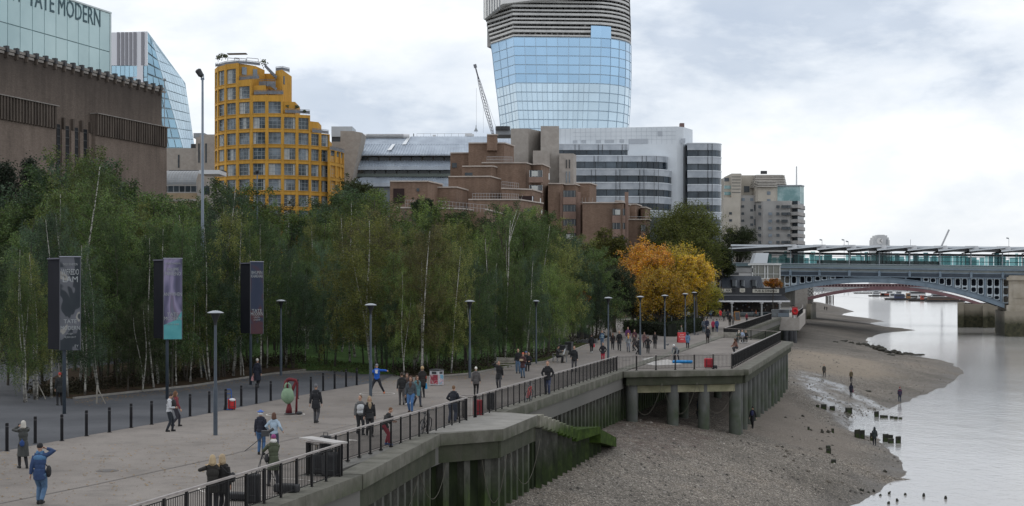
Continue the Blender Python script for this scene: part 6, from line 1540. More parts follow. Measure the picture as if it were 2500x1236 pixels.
def round_tree(seed, h, R0, zc, n=16000, leaf=.28, flat=.8, lobes=22, bark=DBARK, trunk_r=.3):
 """plane or maple: limbs carrying irregular leaf masses"""
 r = random.Random(seed); tb = MB(); T = Tri(); c = Vector((0, 0, zc)); Hh = h - zc
 fork = Vector((0, 0, max(1.6, zc - Hh * 1.0))); tb.tube([(0, 0, 0), (r.uniform(-.1, .1), 0, fork.z * .5), fork], [trunk_r, trunk_r * .8, trunk_r * .7], 9, bark)
 cent = []
 for i in range(lobes):
  a = i * 2.39996 + r.random() * .5; u = r.uniform(-.75, 1); s = math.sqrt(max(0, 1 - u * u)); k = r.uniform(.62, .86)
  cent.append((c + Vector((math.cos(a) * s * R0 * k, math.sin(a) * s * R0 * k, u * Hh * k * (flat if u < 0 else 1))), r.uniform(.26, .42) * R0))
 cent += [(c + Vector((r.uniform(-.3, .3) * R0, r.uniform(-.3, .3) * R0, r.uniform(-.2, .5) * Hh)), R0 * .42) for _ in range(4)]
 for p, rr in cent:
  m = fork.lerp(p, .5) + Vector((0, 0, -.1 * R0)); tb.tube([fork, m, p], [trunk_r * .42, trunk_r * .25, .04], 5, bark, caps=False)
  for _ in range(5):
   e = p + Vector((r.gauss(0, 1), r.gauss(0, 1), r.gauss(0, .8))).normalized() * rr * .9; tb.tube([m.lerp(p, .6), e], [.06, .015], 4, bark, caps=False)
 per = n // len(cent)
 for p, rr in cent:
  tufts = [p + Vector((r.gauss(0, 1), r.gauss(0, 1), r.gauss(0, .85))).normalized() * rr * r.uniform(.4, 1.3) for _ in range(34)]
  for i in range(per):
   t = tufts[i % 34]; T.leaf(t + Vector((r.gauss(0, .17), r.gauss(0, .17), r.gauss(0, .15))) * rr, leaf * r.uniform(.6, 1.2), leaf * .75 * r.uniform(.6, 1.2), r)
 return tb.mesh('trunk'), T.mesh('crown', LEAF)
def plant(kind, label, cat, meshes, loc, rz, sxy, sz, colour, group=None):
 t = thing(kind, label, cat, loc, group); t.rotation_euler = (0, 0, rz); t.scale = (sxy, sxy, sz)
 for nm, me in zip(('trunk', 'crown'), meshes):
  o = bpy.data.objects.new(nm, me); col.objects.link(o); o.parent = t; o.color = (*colour, 1)
 return t
GREENS = [((0.046, 0.080, 0.030), 'dark green'), ((0.078, 0.124, 0.040), 'mid green'), ((0.060, 0.098, 0.056), 'blue-green'), ((0.125, 0.146, 0.042), 'olive yellow'), ((0.085, 0.084, 0.034), 'brownish'), ((0.092, 0.135, 0.036), 'fresh green')]
BV = [birch_meshes(s, 12, st, sp, de) for s, st, sp, de in ((1, 1, 2.2, 1.0), (2, 2, 2.3, 1.0), (3, 1, 1.9, 1.1), (4, 2, 2.5, 1.0), (5, 1, 2.6, 1.15), (6, 3, 2.3, .9))]
BK2 = [birch_meshes(s, 12, st, sp, 1.1, DBARK) for s, st, sp in ((7, 2, 2.2), (8, 1, 2.0), (9, 3, 2.4))]
BD = [birch_meshes(s, 12, st, sp, 1.25, DBARK, .15) for s, st, sp in ((11, 1, 3.0), (12, 2, 3.2), (13, 1, 2.8))]
ORDN = ['first', 'second', 'third', 'fourth', 'fifth', 'sixth', 'seventh', 'eighth', 'ninth', 'tenth', 'eleventh', 'twelfth', 'thirteenth', 'fourteenth', 'fifteenth', 'sixteenth', 'seventeenth', 'eighteenth', 'nineteenth', 'twentieth']
def ordinal(i):
 if i < 20: return ORDN[i]
 n = i + 1; tens = {2: 'twenty', 3: 'thirty', 4: 'forty', 5: 'fifty', 6: 'sixty', 7: 'seventy', 8: 'eighty'}
 q, m = divmod(n, 10)
 return {2: 'twentieth', 3: 'thirtieth', 4: 'fortieth', 5: 'fiftieth', 6: 'sixtieth', 7: 'seventieth', 8: 'eightieth'}[q] if m == 0 else tens[q] + '-' + ORDN[m - 1]
LMK = [(0, 'at the left edge'), (150, 'by the grey WIFREDO LAM banner'), (250, 'between the first two banners'), (400, 'by the lilac banner'), (520, 'below the yellow flats'), (620, 'by the dark red banner'), (720, 'behind the bollards'), (820, 'left of the circle performer'), (930, 'behind the circle performer'), (1060, 'by the red litter bin'), (1170, 'behind the white haired walker'), (1260, 'by the slatted bench'), (1380, 'beside the far bins'), (1480, 'in front of the orange tree')]
def landmark(px): return min(LMK, key=lambda k: abs(k[0] - px))[1]
def near_front(px): return interp([(-60, 1000), (160, 978), (300, 962), (470, 940), (640, 914), (760, 898), (900, 915), (985, 924), (1150, 911), (1240, 893), (1335, 879), (1425, 842), (1560, 812), (1700, 800)], px)
def skyline_y(px): return interp([(-40, 520), (0, 500), (60, 490), (110, 500), (135, 440), (150, 395), (185, 372), (215, 415), (235, 410), (290, 440), (330, 470), (400, 478), (440, 500), (500, 470), (530, 440), (570, 455), (625, 490), (700, 500), (740, 515), (790, 500), (820, 460), (880, 450), (925, 470), (960, 530), (1000, 535), (1035, 482), (1075, 515), (1120, 515), (1165, 545), (1225, 500), (1280, 505), (1340, 540), (1390, 585), (1430, 595), (1500, 620), (1560, 640)], px)
def colour_for(px, r, row):
 if 820 < px < 1130 and row != 'back': w = [1, 3, 1, 3, .6, 2.6]
 elif px < 460: w = [3, 4, 2, .6, .2, 1.6]
 elif px < 820: w = [4, 2, 4, .5, .6, 1]
 else: w = [2, 3, 3, 1.2, .3, 2]
 return r.choices(GREENS, w)[0]
def grove():
 r = random.Random(77); rows = {'front': [], 'middle': [], 'back': []}
 # front row: slender white trunks along the path
 x = 60.0
 while x < 1500:
  dy = abs(r.gauss(0, 7)) + (0 if not 745 < x < 980 else 6); by = near_front(x) - 3 - dy
  rows['front'].append((x, by)); x += r.uniform(10, 27) * (1.35 if 700 < x < 960 else 1) * (1.9 if x < 330 else 1)
 x = -20.0
 while x < 1500:
  by = near_front(x) - r.uniform(20, 42) * (1 if x > 1000 else 1.3)
  rows['middle'].append((x, max(by, 822 if x > 300 else 880))); x += r.uniform(22, 44)
 x = -40.0
 while x < 1470:
  by = r.uniform(828, 850) if x < 1000 else r.uniform(815, 835)
  if x < 420: by = r.uniform(862, 880)
  rows['back'].append((x, by)); x += r.uniform(24, 42)
 for row in ('front', 'middle', 'back'):
  for i, (px, by) in enumerate(rows[row]):
   g = G(px, by); c, cn = colour_for(px, r, row); sk = skyline_y(px)
   if row == 'back': top = sk + r.choice((0, 4, 12, 25)); V = r.choice(BD); wide = 1.3
   elif row == 'middle': top = sk + r.uniform(12, 70); V = r.choice(BV[:3] + BK2 * 2); wide = 1.1
   else: top = sk + r.uniform(50, 190); V = r.choice(BV + BK2 * 2); wide = .85
   h = ZD(top, g.y); h = max(5.0, min(h, 16.5))
   if row == 'front' and px > 980: h = min(h, r.uniform(7, 10.5))
   s = h / 12.2
   lab = f"{cn} birch {landmark(px)}, {ordinal(i)} along the {row} row"
   vj = r.uniform(.65, 1.6); c = tuple(q * vj for q in c); plant('birch_tree', lab, 'tree', V, (g.x, g.y, 0), r.random() * 6.28, s * wide * r.uniform(.85, 1.1), s, c, f'birches of the {row} row')
grove()
def specials():
 r = random.Random(5)
 def one(kind, lab, meshes, px, by, ptop, colour, wid=1.0, h0=12.2, rz=0): g = G(px, by); s = ZD(ptop, g.y) / h0; return plant(kind, lab, 'tree', meshes, (g.x, g.y, 0), rz, s * wid, s, colour)
 B1, B2 = bare_birch(21), bare_birch(22)
 one('birch_tree', 'nearly bare white birch with upright forked limbs, left of its twin, amid the grove', B1, 1233, 880, 525, GREENS[3][0], .62, 12)
 one('birch_tree', 'bare white birch whose pale limbs rise in a fan, right of its twin', B2, 1205, 876, 560, GREENS[3][0], .62, 12, 2)
 one('birch_tree', 'thin half-bare birch with a curved white stem below the yellow flats', bare_birch(24), 573, 902, 470, GREENS[4][0], .7, 12, 1)
 one('birch_tree', 'olive weeping birch with the densest crown behind the circle performer', birch_meshes(31, 12, 2, 3.0, 1.35), 905, 908, 535, (0.120, 0.135, 0.036), 1.1, 12.2, 1)
 one('birch_tree', 'brown tinged weeping birch with bright white forked trunk right of the performer', birch_meshes(32, 12, 2, 2.6, 1.2), 1027, 917, 560, (0.105, 0.105, 0.036), 1.0, 12.2, 2)
 one('birch_tree', 'tall bushy birch rising highest in front of the gallery windows', birch_meshes(33, 12, 2, 3.2, 1.5, DBARK), 190, 905, 372, (0.085, 0.115, 0.034), 1.05, 12.3)
 one('birch_tree', 'low bushy birch hiding the foot of the lilac banner', birch_meshes(34, 12, 2, 3.6, 1.4), 352, 958, 742, (0.05, 0.066, 0.03), 1.25, 12.2)
 C = leaf_cone(41); one('conifer_tree', 'dark conifer against the gallery wall at the left edge', C, 12, 862, 412, (0.022, 0.032, 0.02), 1.15, 12); one('conifer_tree', 'dark narrow conifer just right of the left edge conifer', C, 72, 858, 402, (0.024, 0.034, 0.022), .9, 12, 2)
 def rt(kind, lab, px, by, ptop, R0px, zcpy, colour, seed, n=15000, leaf=.28, lobes=22, tr=.3):
  g = G(px, by); h = ZD(ptop, g.y); R0 = R0px * g.y / F; plant(kind, lab, 'tree', round_tree(seed, h, R0, ZD(zcpy, g.y), n, leaf, .8, lobes, DBARK, tr), (g.x, g.y, 0), 0, 1, 1, colour)
 rt('plane_tree', 'large green plane tree in front of the white banded office block', 1672, 775, 512, 98, 600, (0.088, 0.108, 0.026), 51, 60000, .26, 46, .5)
 rt('plane_tree', 'dark green plane tree seen past the right edge of the white office block', 1803, 742, 548, 44, 600, (0.034, 0.048, 0.018), 52, 24000, .27, 22, .4)
 rt('plane_tree', 'dark plane tree standing beside the station platform', 1752, 772, 592, 42, 640, (0.036, 0.05, 0.018), 57, 24000, .27, 24, .4)
 rt('maple_tree', 'tall bright orange tree in the autumn clump by the promenade', 1576, 806, 583, 66, 672, (0.54, 0.30, 0.035), 53, 42000, .19, 44)
 rt('maple_tree', 'golden yellow tree top right of the autumn clump', 1698, 806, 612, 40, 668, (0.66, 0.48, 0.05), 54, 24000, .18, 30)
 rt('maple_tree', 'broad olive gold tree in the middle of the autumn clump', 1652, 804, 606, 88, 700, (0.37, 0.30, 0.04), 55, 60000, .19, 54)
 rt('maple_tree', 'greenish gold tree at the right end of the autumn clump', 1716, 801, 668, 44, 728, (0.28, 0.28, 0.04), 56, 22000, .18, 26)
 rt('maple_tree', 'low amber tree in front of the autumn clump behind the tall lamps', 1612, 808, 655, 66, 722, (0.40, 0.28, 0.035), 67, 36000, .19, 40)
 rt('round_tree', 'rounded olive green tree left of the orange tree', 1482, 800, 556, 54, 630, (0.072, 0.078, 0.018), 58, 30000, .19, 28)
 rt('round_tree', 'dark bushy tree between the birches and the autumn clump', 1500, 812, 640, 56, 712, (0.036, 0.05, 0.026), 59, 24000, .18, 26)
 rt('round_tree', 'dark green tree above the grey bins', 1400, 815, 585, 60, 680, (0.04, 0.054, 0.026), 60, 24000, .18, 26)
 rt('round_tree', 'blue-green leafy tree in front of the orange tree', 1545, 806, 672, 46, 735, (0.036, 0.05, 0.03), 61, 20000, .17, 24)
 rt('maple_tree', 'small orange leaved sapling glowing above the bins', 1418, 830, 712, 22, 732, (0.38, 0.16, 0.015), 62, 2600, .2, 8, .08)
 rt('round_tree', 'leafy green treetop right of the yellow flats', 868, 808, 448, 62, 500, (0.042, 0.056, 0.02), 63, 28000, .21, 28, .3)
 rt('round_tree', 'green treetop against the brown brick flats', 1037, 805, 482, 34, 520, (0.034, 0.052, 0.024), 64, 18000, .19, 20, .25)
 rt('round_tree', 'tall green tree left of centre below the brick flats', 790, 812, 500, 50, 560, (0.046, 0.062, 0.024), 65, 22000, .2, 24, .25)
 rt('shrub', 'orange berried shrub on the pub roof terrace', 1888, 774, 682, 20, 693, (0.30, 0.14, 0.02), 66, 2500, .3, 10, .1)
def leaf_cone(seed):
 r = random.Random(seed); tb = MB(); T = Tri(); tb.tube([(0, 0, 0), (0, 0, 11)], [.22, .04], 7, DBARK)
 for i in range(150):
  f = i / 150; z = 1 + 11 * f; R0 = 2.1 * (1 - f) ** .6 + .12; a = i * 2.4; e = Vector((math.cos(a) * R0, math.sin(a) * R0, z + .35)); s = Vector((0, 0, z)); tb.tube([s, e], [.03, .01], 4, DBARK, caps=False)
  for j in range(75): g = r.random() ** .6; T.leaf(s.lerp(e, g) + Vector((r.gauss(0, .2), r.gauss(0, .2), r.gauss(0, .22))), .2, .09, r)
 return tb.mesh('trunk'), T.mesh('crown', LEAF)
specials()
# undergrowth and twigs beneath the birches (uncountable)
def undergrowth():
 r = random.Random(9); T = Tri()
 for i in range(5200):
  px = r.uniform(80, 1480); by = near_front(px) - r.uniform(2, 26) - (10 if px < 740 else 0)
  if 745 < px < 960: continue
  p = G(px, by); h = r.uniform(.1, .7)
  for j in range(3): T.leaf(p + Vector((r.gauss(0, .15), r.gauss(0, .15), h * r.random())), .16, .1, r)
 me = T.mesh('undergrowth', LEAF); o = bpy.data.objects.new('undergrowth', me); col.objects.link(o); o.color = (0.035, 0.032, 0.018, 1); tag(o, kind='stuff')
undergrowth()
def hedges():
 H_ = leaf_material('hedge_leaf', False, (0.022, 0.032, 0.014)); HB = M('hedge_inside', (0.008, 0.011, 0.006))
 for pts, h, lab in (((1530, 812, 1640, 822), 1.5, 'long dark clipped hedge behind the walking crowd'), ((1640, 822, 1705, 808), 1.6, 'dark clipped hedge beside the red advertising board'), ((1560, 800, 1700, 795), 1.5, 'dark clipped hedge under the autumn trees')):
  a, b = G(pts[0], pts[1]), G(pts[2], pts[3]); r = random.Random(len(lab)); d = (b - a).normalized(); n = Vector((-d.y, d.x, 0)); L = (b - a).length
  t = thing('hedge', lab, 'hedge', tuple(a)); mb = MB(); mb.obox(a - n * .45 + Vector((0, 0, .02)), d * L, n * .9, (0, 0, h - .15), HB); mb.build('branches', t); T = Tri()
  for i in range(int(L * 420)):
   s = r.random() * L; f = r.random(); q = a + d * s + (n * r.uniform(-.55, .55) + Vector((0, 0, h + r.gauss(0, .04))) if f < .3 else n * r.choice((-.55, .55)) + Vector((0, 0, r.uniform(0.05, h)))) + Vector((r.gauss(0, .05), r.gauss(0, .05), 0)); T.leaf(q - Vector(t.location), .14, .1, r)
  o = bpy.data.objects.new('foliage', T.mesh('foliage', H_)); col.objects.link(o); o.parent = t
hedges()
# ================================================================ railings
BKP = M('railing_black', (0.006, 0.006, 0.007), (0.014, 0.013, 0.013), 2.0, 0.6, spec=.2); HRL = M('handrail_top', (0.20, 0.175, 0.165), (0.30, 0.27, 0.255), 2.5, 0.4)
def railing(label, pts, h=1.03, pitch=1.19, bars=10, z0=0.06, hr=HRL):
 t = thing('railing', label, 'railing', (pts[0][0], pts[0][1], z0)); hm, bm = MB(), MB()
 for k, (a, b) in enumerate(zip(pts, pts[1:])):
  a, b = Vector((a[0], a[1], z0)), Vector((b[0], b[1], z0)); L = (b - a).length; n = max(1, round(L / pitch)); d = (b - a) / n
  hm.bar(a + Vector((0, 0, h)), b + Vector((0, 0, h)), .085, .05, hr); bm.bar(a + Vector((0, 0, h - .09)), b + Vector((0, 0, h - .09)), .03, .02, BKP); bm.bar(a + Vector((0, 0, .09)), b + Vector((0, 0, .09)), .03, .02, BKP)
  for i in range(n + (1 if k == len(pts) - 2 else 0)):
   p = a + d * i; mb = MB(); mb.bar(p - Vector((0, 0, .05)), p + Vector((0, 0, h - .02)), .05, .085, BKP, up=(d.x, d.y, 0)); mb.bar(p - Vector((0, 0, .04)), p + Vector((0, 0, .0)), .12, .14, BKP, up=(d.x, d.y, 0)); mb.build('post', t)
  for i in range(n):
   for j in range(1, bars): p = a + d * (i + j / bars); bm.bar(p + Vector((0, 0, .09)), p + Vector((0, 0, h - .09)), .014, .014, BKP, up=(d.x, d.y, 0))
 hm.build('handrail', t); bm.build('balusters', t); return t
def xr1(D): return xrail(D) + 1.3
railing('black railing along the bottom edge in front of the street musicians gear', [(xr1(D), D) for D in (26, 46.5)])
t = railing('short black return railing with a flat pale shelf beside the stacked luggage', [(xr1(46.6), 46.7), (xrail(47.3) - .05, 47.3)], pitch=.7)
mb = MB(); a = V2((xr1(46.6), 46.6)); b = V2((xrail(47.5) - .3, 48.3)); mb.bar((a.x, a.y, 1.12), (b.x, b.y, 1.12), .5, .05, M('shelf_grey', (.34, .32, .31), (.42, .40, .38), 2, .5)); mb.build('shelf', t)
railing('black railing where the man in red trousers leans, ending at the landing gap', [(xrail(D), D) for D in (47.4, 65.3)])
railing('short gate railing across the landing gap beside the red suitcase', [(xrail(65.4) - .1, 65.5), (xrail(66.3) - .75, 66.6), (xrail(66.5), 66.7)], pitch=1.2)
railing('long black railing from the landing gap to the jetty corner', [(xrail(D), D) for D in (66.8, 102.2)])
JF = [V2((xrail(102.4), 102.6)), V2((15.95, 105.8)), V2((28.15, 152.9)), V2((24.0, 165.2))]
railing('black railing across the front of the jetty before the red bag', [JF[0], JF[1]], pitch=1.45, bars=14)
railing('dense black railing along the river side of the jetty', [JF[1] + V2((.05, .1)), JF[2]])
railing('thin railing with pale top across the far end of the jetty', [JF[2] + V2((0, .1)), JF[3]], pitch=3, bars=2)
railing('dark railing from the jetty to the pub terrace screen', [JF[3] + V2((.1, .2)), V2((xrail(246), 246))])
q = [V2(G(1940, 776)), V2(G(1951, 776)), V2(G(1964, 764)), V2((xwall(340), 340))]; railing('far black railing round the pub terrace behind the lifebuoy', [(p.x - .3, p.y + .3) for p in q], pitch=3, bars=18)
# ================================================================ bollards, lamps, masts
def bollard_proto():
 t = thing('bollard', '', 'bollard'); mb = MB(); BM_ = M('bollard_paint', (0.006, 0.006, 0.008), (0.014, 0.014, 0.016), 3, .6, spec=.2)
 mb.lathe([(.062, 0), (.062, 1.02), (.055, 1.045), (.03, 1.055)], 14, BM_); o = mb.build('shaft', t, True); autosmooth(o); mb = MB(); mb.lathe([(.10, 0.004), (.10, .02), (.065, .03)], 14, BM_); mb.build('base_collar', t); mb = MB(); mb.lathe([(.0635, .90), (.0635, .94)], 14, M('bollard_band', (.05, .05, .055), rough=.3)); mb.build('band', t); return t
bpx = [(-58, 1116), (17, 1102), (86, 1083), (151, 1077), (211, 1065), (267, 1056), (320, 1045), (370, 1037), (416, 1029), (464, 1017), (511, 1009), (551, 1002), (589, 992), (626, 986), (661, 979), (726, 974), (759, 966), (789, 955), (817, 950), (845, 945), (871, 941)]
proto = bollard_proto(); first = True
near = ['beside the grey coated photographer', 'between the photographer and the man in blue', 'right of the man in the black beanie', 'left of the banner pole foot', 'just right of the first banner pole', 'fourth along from the photographer', 'left of the backpacker checking a phone', 'behind the backpacker in the white jacket', 'right of the white jacketed backpacker', 'left of the tall near lamp post', 'beside the blue sack trolley', 'right of the red bag on the trolley', 'below the woman with the pink handbag', 'between the handbag carrier and the draped figure', 'right behind the draped levitating figure', 'left of the man with the dark rucksack', 'right of the man with the dark rucksack', 'third before the lamp by the circle performer', 'second before the lamp by the circle performer', 'last one, nearest the circle performer']
for (x, y), lab in zip(bpx[1:], near):
 b = proto if first else copy_tree(proto); first = False; b.location = G(x, y); b['label'] = 'slim black bollard ' + lab; b['group'] = 'bollards along the edge of the paving'
LP = M('lamp_post_paint', (0.045, 0.06, 0.08), (0.07, 0.088, 0.11), 1.2, .5); LH = M('lamp_hood', (.24, .26, .29), (.32, .34, .37), 1, .35); LG_ = M('lamp_lens', (.02, .022, .025), rough=.35, spec=.4)
def lamp_proto():
 t = thing('street_lamp', '', 'street lamp'); mb = MB(); mb.lathe([(.088, .004), (.088, 1.9), (.078, 1.93), (.066, 2.0), (.056, 4.55)], 16, LP); o = mb.build('post', t); autosmooth(o)
 mb = MB(); mb.lathe([(.06, 4.5), (.075, 4.66), (.20, 4.96), (.24, 5.01), (.02, 5.01)], 18, LG_); o = mb.build('lantern', t); autosmooth(o)
 mb = MB(); mb.lathe([(.28, 4.99), (.335, 5.0), (.34, 5.015), (.22, 5.07), (.09, 5.10), (.01, 5.105)], 24, LH); o = mb.build('hood', t); autosmooth(o)
 mb = MB(); mb.box(-.04, .04, -.095, -.08, .5, .95, LP); mb.build('access_door', t); return t
lamps = [(526, 1063, 'nearest street lamp, standing alone on the paving left of the musicians'), (905, 968, 'street lamp standing in front of the circle performer in blue'), (686, 917, 'street lamp in the birches behind the draped figure'), (1147, 923, 'dark street lamp among birches left of the white haired walker'), (1309, 888, 'slim dark lamp between the slatted bench and the reading sitter'), (1485, 882, 'street lamp just right of the man in red trousers'), (1563, 868, 'street lamp in the middle of the walking crowd'), (1623, 853, 'street lamp right of the crowd before the hedge'), (1673, 832, 'street lamp behind the red advertising board'), (1695, 815, 'farthest tall lamp by the hedge end')]
proto = lamp_proto(); first = True
for x, y, lab in lamps:
 b = proto if first else copy_tree(proto); first = False; b.location = G(x, y); b['label'] = lab; b['group'] = 'street lamps along the promenade'
 if x == 1309: b.scale = (.8, .8, .96)
def masts():
 MP = M('galvanised_mast', (.12, .15, .19), (.17, .20, .24), .6, .5)
 t = thing('floodlight_mast', 'very tall grey mast with one tilted floodlight left of the yellow flats', 'mast', tuple(XD(494.5, 100)) + (0,)); x, y = XD(494.5, 100); zt = ZD(190, 100)
 mb = MB(); mb.tube([(x, y, 0), (x, y, 6), (x, y, zt)], [.14, .12, .075], 12, MP); o = mb.build('pole', t, True); mb = MB(); c = Vector((x - .08, y, zt + .12)); d = Vector((-.42, -.1, .72)).normalized()
 mb.tube([c - d * .1, c + d * .05, c + d * .45, c + d * .52], [.06, .19, .22, .12], 12, DKM); mb.build('floodlight', t); mb = MB(); mb.bar((x - .1, y, zt - .15), (x - .1, y, zt + .3), .05, .05, MP); mb.bar((x + .1, y, zt - .15), (x + .06, y, zt + .25), .05, .05, MP); mb.build('bracket', t)
 t = thing('floodlight_mast', 'slim pole with a pair of small floodlights before the yellow flats', 'mast', tuple(XD(628, 150)) + (0,)); x, y = XD(628, 150); zt = ZD(424, 150)
 mb = MB(); mb.tube([(x, y, 0), (x, y, zt)], [.11, .07], 8, MP); mb.build('pole', t)
 for s in (-1, 1): mb = MB(); mb.obox((x + s * .1 - .15, y - .1, zt - .05), (.3, 0, .1 * s), (0, .2, 0), (-.05 * s, 0, .32), DKM); mb.build('floodlight', t)
 D = 300; t = thing('antenna_mast', 'small pole with a lantern top against the blue glass wedge', 'mast', tuple(XD(401.5, 300)) + (0,)); x, y = XD(401.5, 300); mb = MB(); mb.tube([(x, y, 0), (x, y, ZD(198, 300))], .09, 6, GRY); mb.build('pole', t); mb = MB(); mb.ball((x, y, ZD(195, 300)), .32, GRY); mb.build('lantern', t)
masts()
# ================================================================ banners
def banners():
 DKF = M('banner_dark_face', (.005, .006, .011), (.010, .011, .017), .6, .7, spec=.15); FRM_ = M('banner_frame', (.10, .105, .12)); INK = M('banner_lettering', (.34, .36, .37))
 def art(name, cols, seed, scale):
  k = NT(name, .6, .3); v = k.map(scale=(scale, scale, scale * .55), loc=(seed, seed, 0)); k.color(k.ramp(k.noise(1.0, 1.5, .5, v, 1.2), *cols)); return k.done()
 A1 = art('banner_art_grey', [(.30, (.02, .027, .035)), (.46, (.03, .037, .045)), (.47, (.11, .115, .13)), (.56, (.13, .135, .155)), (.57, (.28, .27, .25)), (.60, (.28, .27, .25)), (.61, (.05, .06, .07))], 3.3, .9)
 A2 = art('banner_art_lilac', [(.30, (.06, .06, .10)), (.42, (.12, .115, .19)), (.52, (.27, .24, .36)), (.60, (.16, .13, .19)), (.70, (.13, .17, .23))], 7.2, .8)
 A3 = art('banner_art_dark', [(.30, (.02, .03, .06)), (.50, (.032, .042, .075)), (.58, (.075, .032, .04)), (.66, (.085, .04, .045)), (.75, (.02, .04, .10))], 1.7, .9); TEAL = M('banner_teal', (.07, .30, .33), (.10, .36, .38), 1.5, .6)
 specs = [(157, 1011, 628, 855, 117, 146, 197, A1, 'grey abstract exhibition banner with pale WIFREDO LAM lettering on a tall pole', [('THE EY EXHIBITION', 18, .15), ('WIFREDO', 37, .39), ('LAM', 55, .39), ('TATE', 157, .26), ('MODERN', 173, .26), ('14 SEP -', 187, .11), ('8 JAN 2017', 195, .11), ('EY', 217, .17)]),
             (408, 975, 632, 828, 375, 399, 445, A2, 'lilac and teal exhibition banner lettered ANYWHEN, half hidden by a birch', [('HYUNDAI COMMISSION', 12, .13), ('PHILIPPE', 27, .27), ('PARRENO', 37, .27), ('ANYWHEN', 87, .27), ('TATE', 136, .27), ('MODERN', 146, .27), ('4 OCT - 2 APR', 160, .12)]),
             (612, 940, 640, 815, 587, 611, 643, A3, 'dark red and blue exhibition banner lettered BHUPEN KHAKHAR on a pole', [('BHUPEN', 26, .27), ('KHAKHAR', 35, .27), ('TATE', 119, .27), ('MODERN', 127, .27), ('UNTIL', 135, .14), ('6 NOV', 141, .14)])]
 for px, by, ty, bly, xl, xm, xr, A, lab, words in specs:
  g = G(px, by); D = g.y; t = thing('exhibition_banner', lab, 'banner', tuple(g)); zt, zb = ZD(ty, D), ZD(bly, D)
  mb = MB(); mb.tube([(g.x, g.y, 0), (g.x, g.y, zt - .1)], .085, 12, LP); mb.build('pole', t, True)
  # a three sided box: dark left face and printed right face meet at the near edge
  E = XD(xm, D - .35); Lp = XD(xl, D + .55); Rp = XD(xr, D - .1); k = Vector((0, .55))
  mb = MB(); mb.prism([(E.x, E.y + .02), (Lp.x, Lp.y), tuple(XD(xl + 3, D + .95)), tuple(XD(xr - 3, D + .9)), (Rp.x, Rp.y + .02)], zb + .03, zt - .03, DKF); core = mb.build('banner_box', t)
  f = Face(E, Rp); mb = MB(); f.box(mb, 0.0, f.L, zb, zt, 0, .025, A); face = mb.build('printed_face', t)
  mb = MB(); f.box(mb, -.02, f.L + .02, zt, zt + .04, -.1, .06, M('banner_top_rail', (.35, .36, .42))); f.box(mb, -.015, .02, zb, zt, .0, .035, FRM_); f.box(mb, f.L - .03, f.L + .01, zb, zt, -.02, .035, FRM_); mb.build('frame', t)
  f2 = Face(Lp, E); mb = MB(); f2.box(mb, 0, f2.L, zt - .1, zt - .04, 0, .05, M('frame_light', (.12, .12, .15))); mb.build('frame', t)
  if A is A2: mb = MB(); q = [f.P(.0, zb, .03), f.P(f.L, zb, .03), f.P(f.L, zb + 1.55, .03), f.P(f.L * .7, zb + 1.05, .03), f.P(0, zb + .75, .03)]; mb.poly(q, TEAL); mb.build('teal_print', face)
  for w, dy, size in words:
   zz = ZD(ty + dy, D); s = f.L * (.5 if w != 'EY' else .8); wd = len(w) * size * .62; sx = min(1.0, (f.L * .86) / wd) if w != 'EY' else 1
   TXT(w, size * 1.02, face_matrix(f, s, zz, .04) @ Matrix.Diagonal((sx * .95, 1, 1, 1)), INK, 'lettering', face, .004)
banners()
# ================================================================ benches, bins, boards, bicycles, bags
WD = M('bench_wood', (.22, .20, .17), (.33, .31, .27), 2, .8)
def bench(label, px, py, rz, L=1.8):
 g = G(px, py); t = thing('bench', label, 'bench', tuple(g)); ORG[t.name] = Vector((0, 0, 0)); t.rotation_euler = (0, 0, rz)
 mb = MB()
 for i in range(4): mb.box(-L / 2, L / 2, -.22 + i * .115, -.13 + i * .115, .42, .455, WD)
 mb.build('seat', t); mb = MB()
 for i in range(4): mb.obox((-L / 2, .24 + i * .03, .52 + i * .1), (L, 0, 0), (0, .025, 0), (0, .02, .075), WD)
 mb.build('backrest', t)
 for s in (-1, 1):
  x = s * (L / 2 - .12); mb = MB(); mb.box(x - .025, x + .025, -.2, -.15, .004, .42, GRY); mb.box(x - .025, x + .025, .2, .25, .004, .42, GRY); mb.bar((x, .23, .4), (x, .36, .92), .05, .04, GRY); mb.bar((x, -.2, .4), (x, .25, .4), .05, .03, GRY); mb.build('leg', t)
  mb = MB(); mb.bar((x, -.22, .64), (x, .26, .64), .05, .03, WD); mb.bar((x, -.2, .42), (x, -.2, .63), .03, .03, GRY); mb.build('armrest', t)
 return t
bench('pale slatted bench on the paving edge beside the seated trio', 1236, 905, R(-20)); bench('empty slatted bench near the far end of the jetty, by the seated pair', 1766, 832, R(-8), 3.0); bench('slatted bench under the seated pair at the jetty end', 1806, 838, R(-95), 2.0)
bench('dark bench beside the reading sitter near the far bins', 1366, 884, R(-60), 1.6); bench('dark bench on the plaza at the left edge under the trees', 45, 888, R(4), 3.6)
def box_bin(name, label, px, py, w, d, h, m, rz=0, extra=None):
 g = G(px, py); t = thing(name, label, name.replace('_', ' ').split()[-1], tuple(g)); ORG[t.name] = Vector((0, 0, 0)); t.rotation_euler = (0, 0, rz); mb = MB()
 mb.box(-w / 2, w / 2, -d / 2, d / 2, .03, h - .08, m); mb.build('body', t); mb = MB(); mb.box(-w / 2 - .03, w / 2 + .03, -d / 2 - .03, d / 2 + .03, h - .08, h, DKM); mb.box(-w / 2 + .04, w / 2 - .04, -d / 2 + .04, d / 2 - .04, 0.004, .03, DKM); mb.build('lid', t)
 if extra: extra(t, w, d, h)
 return t
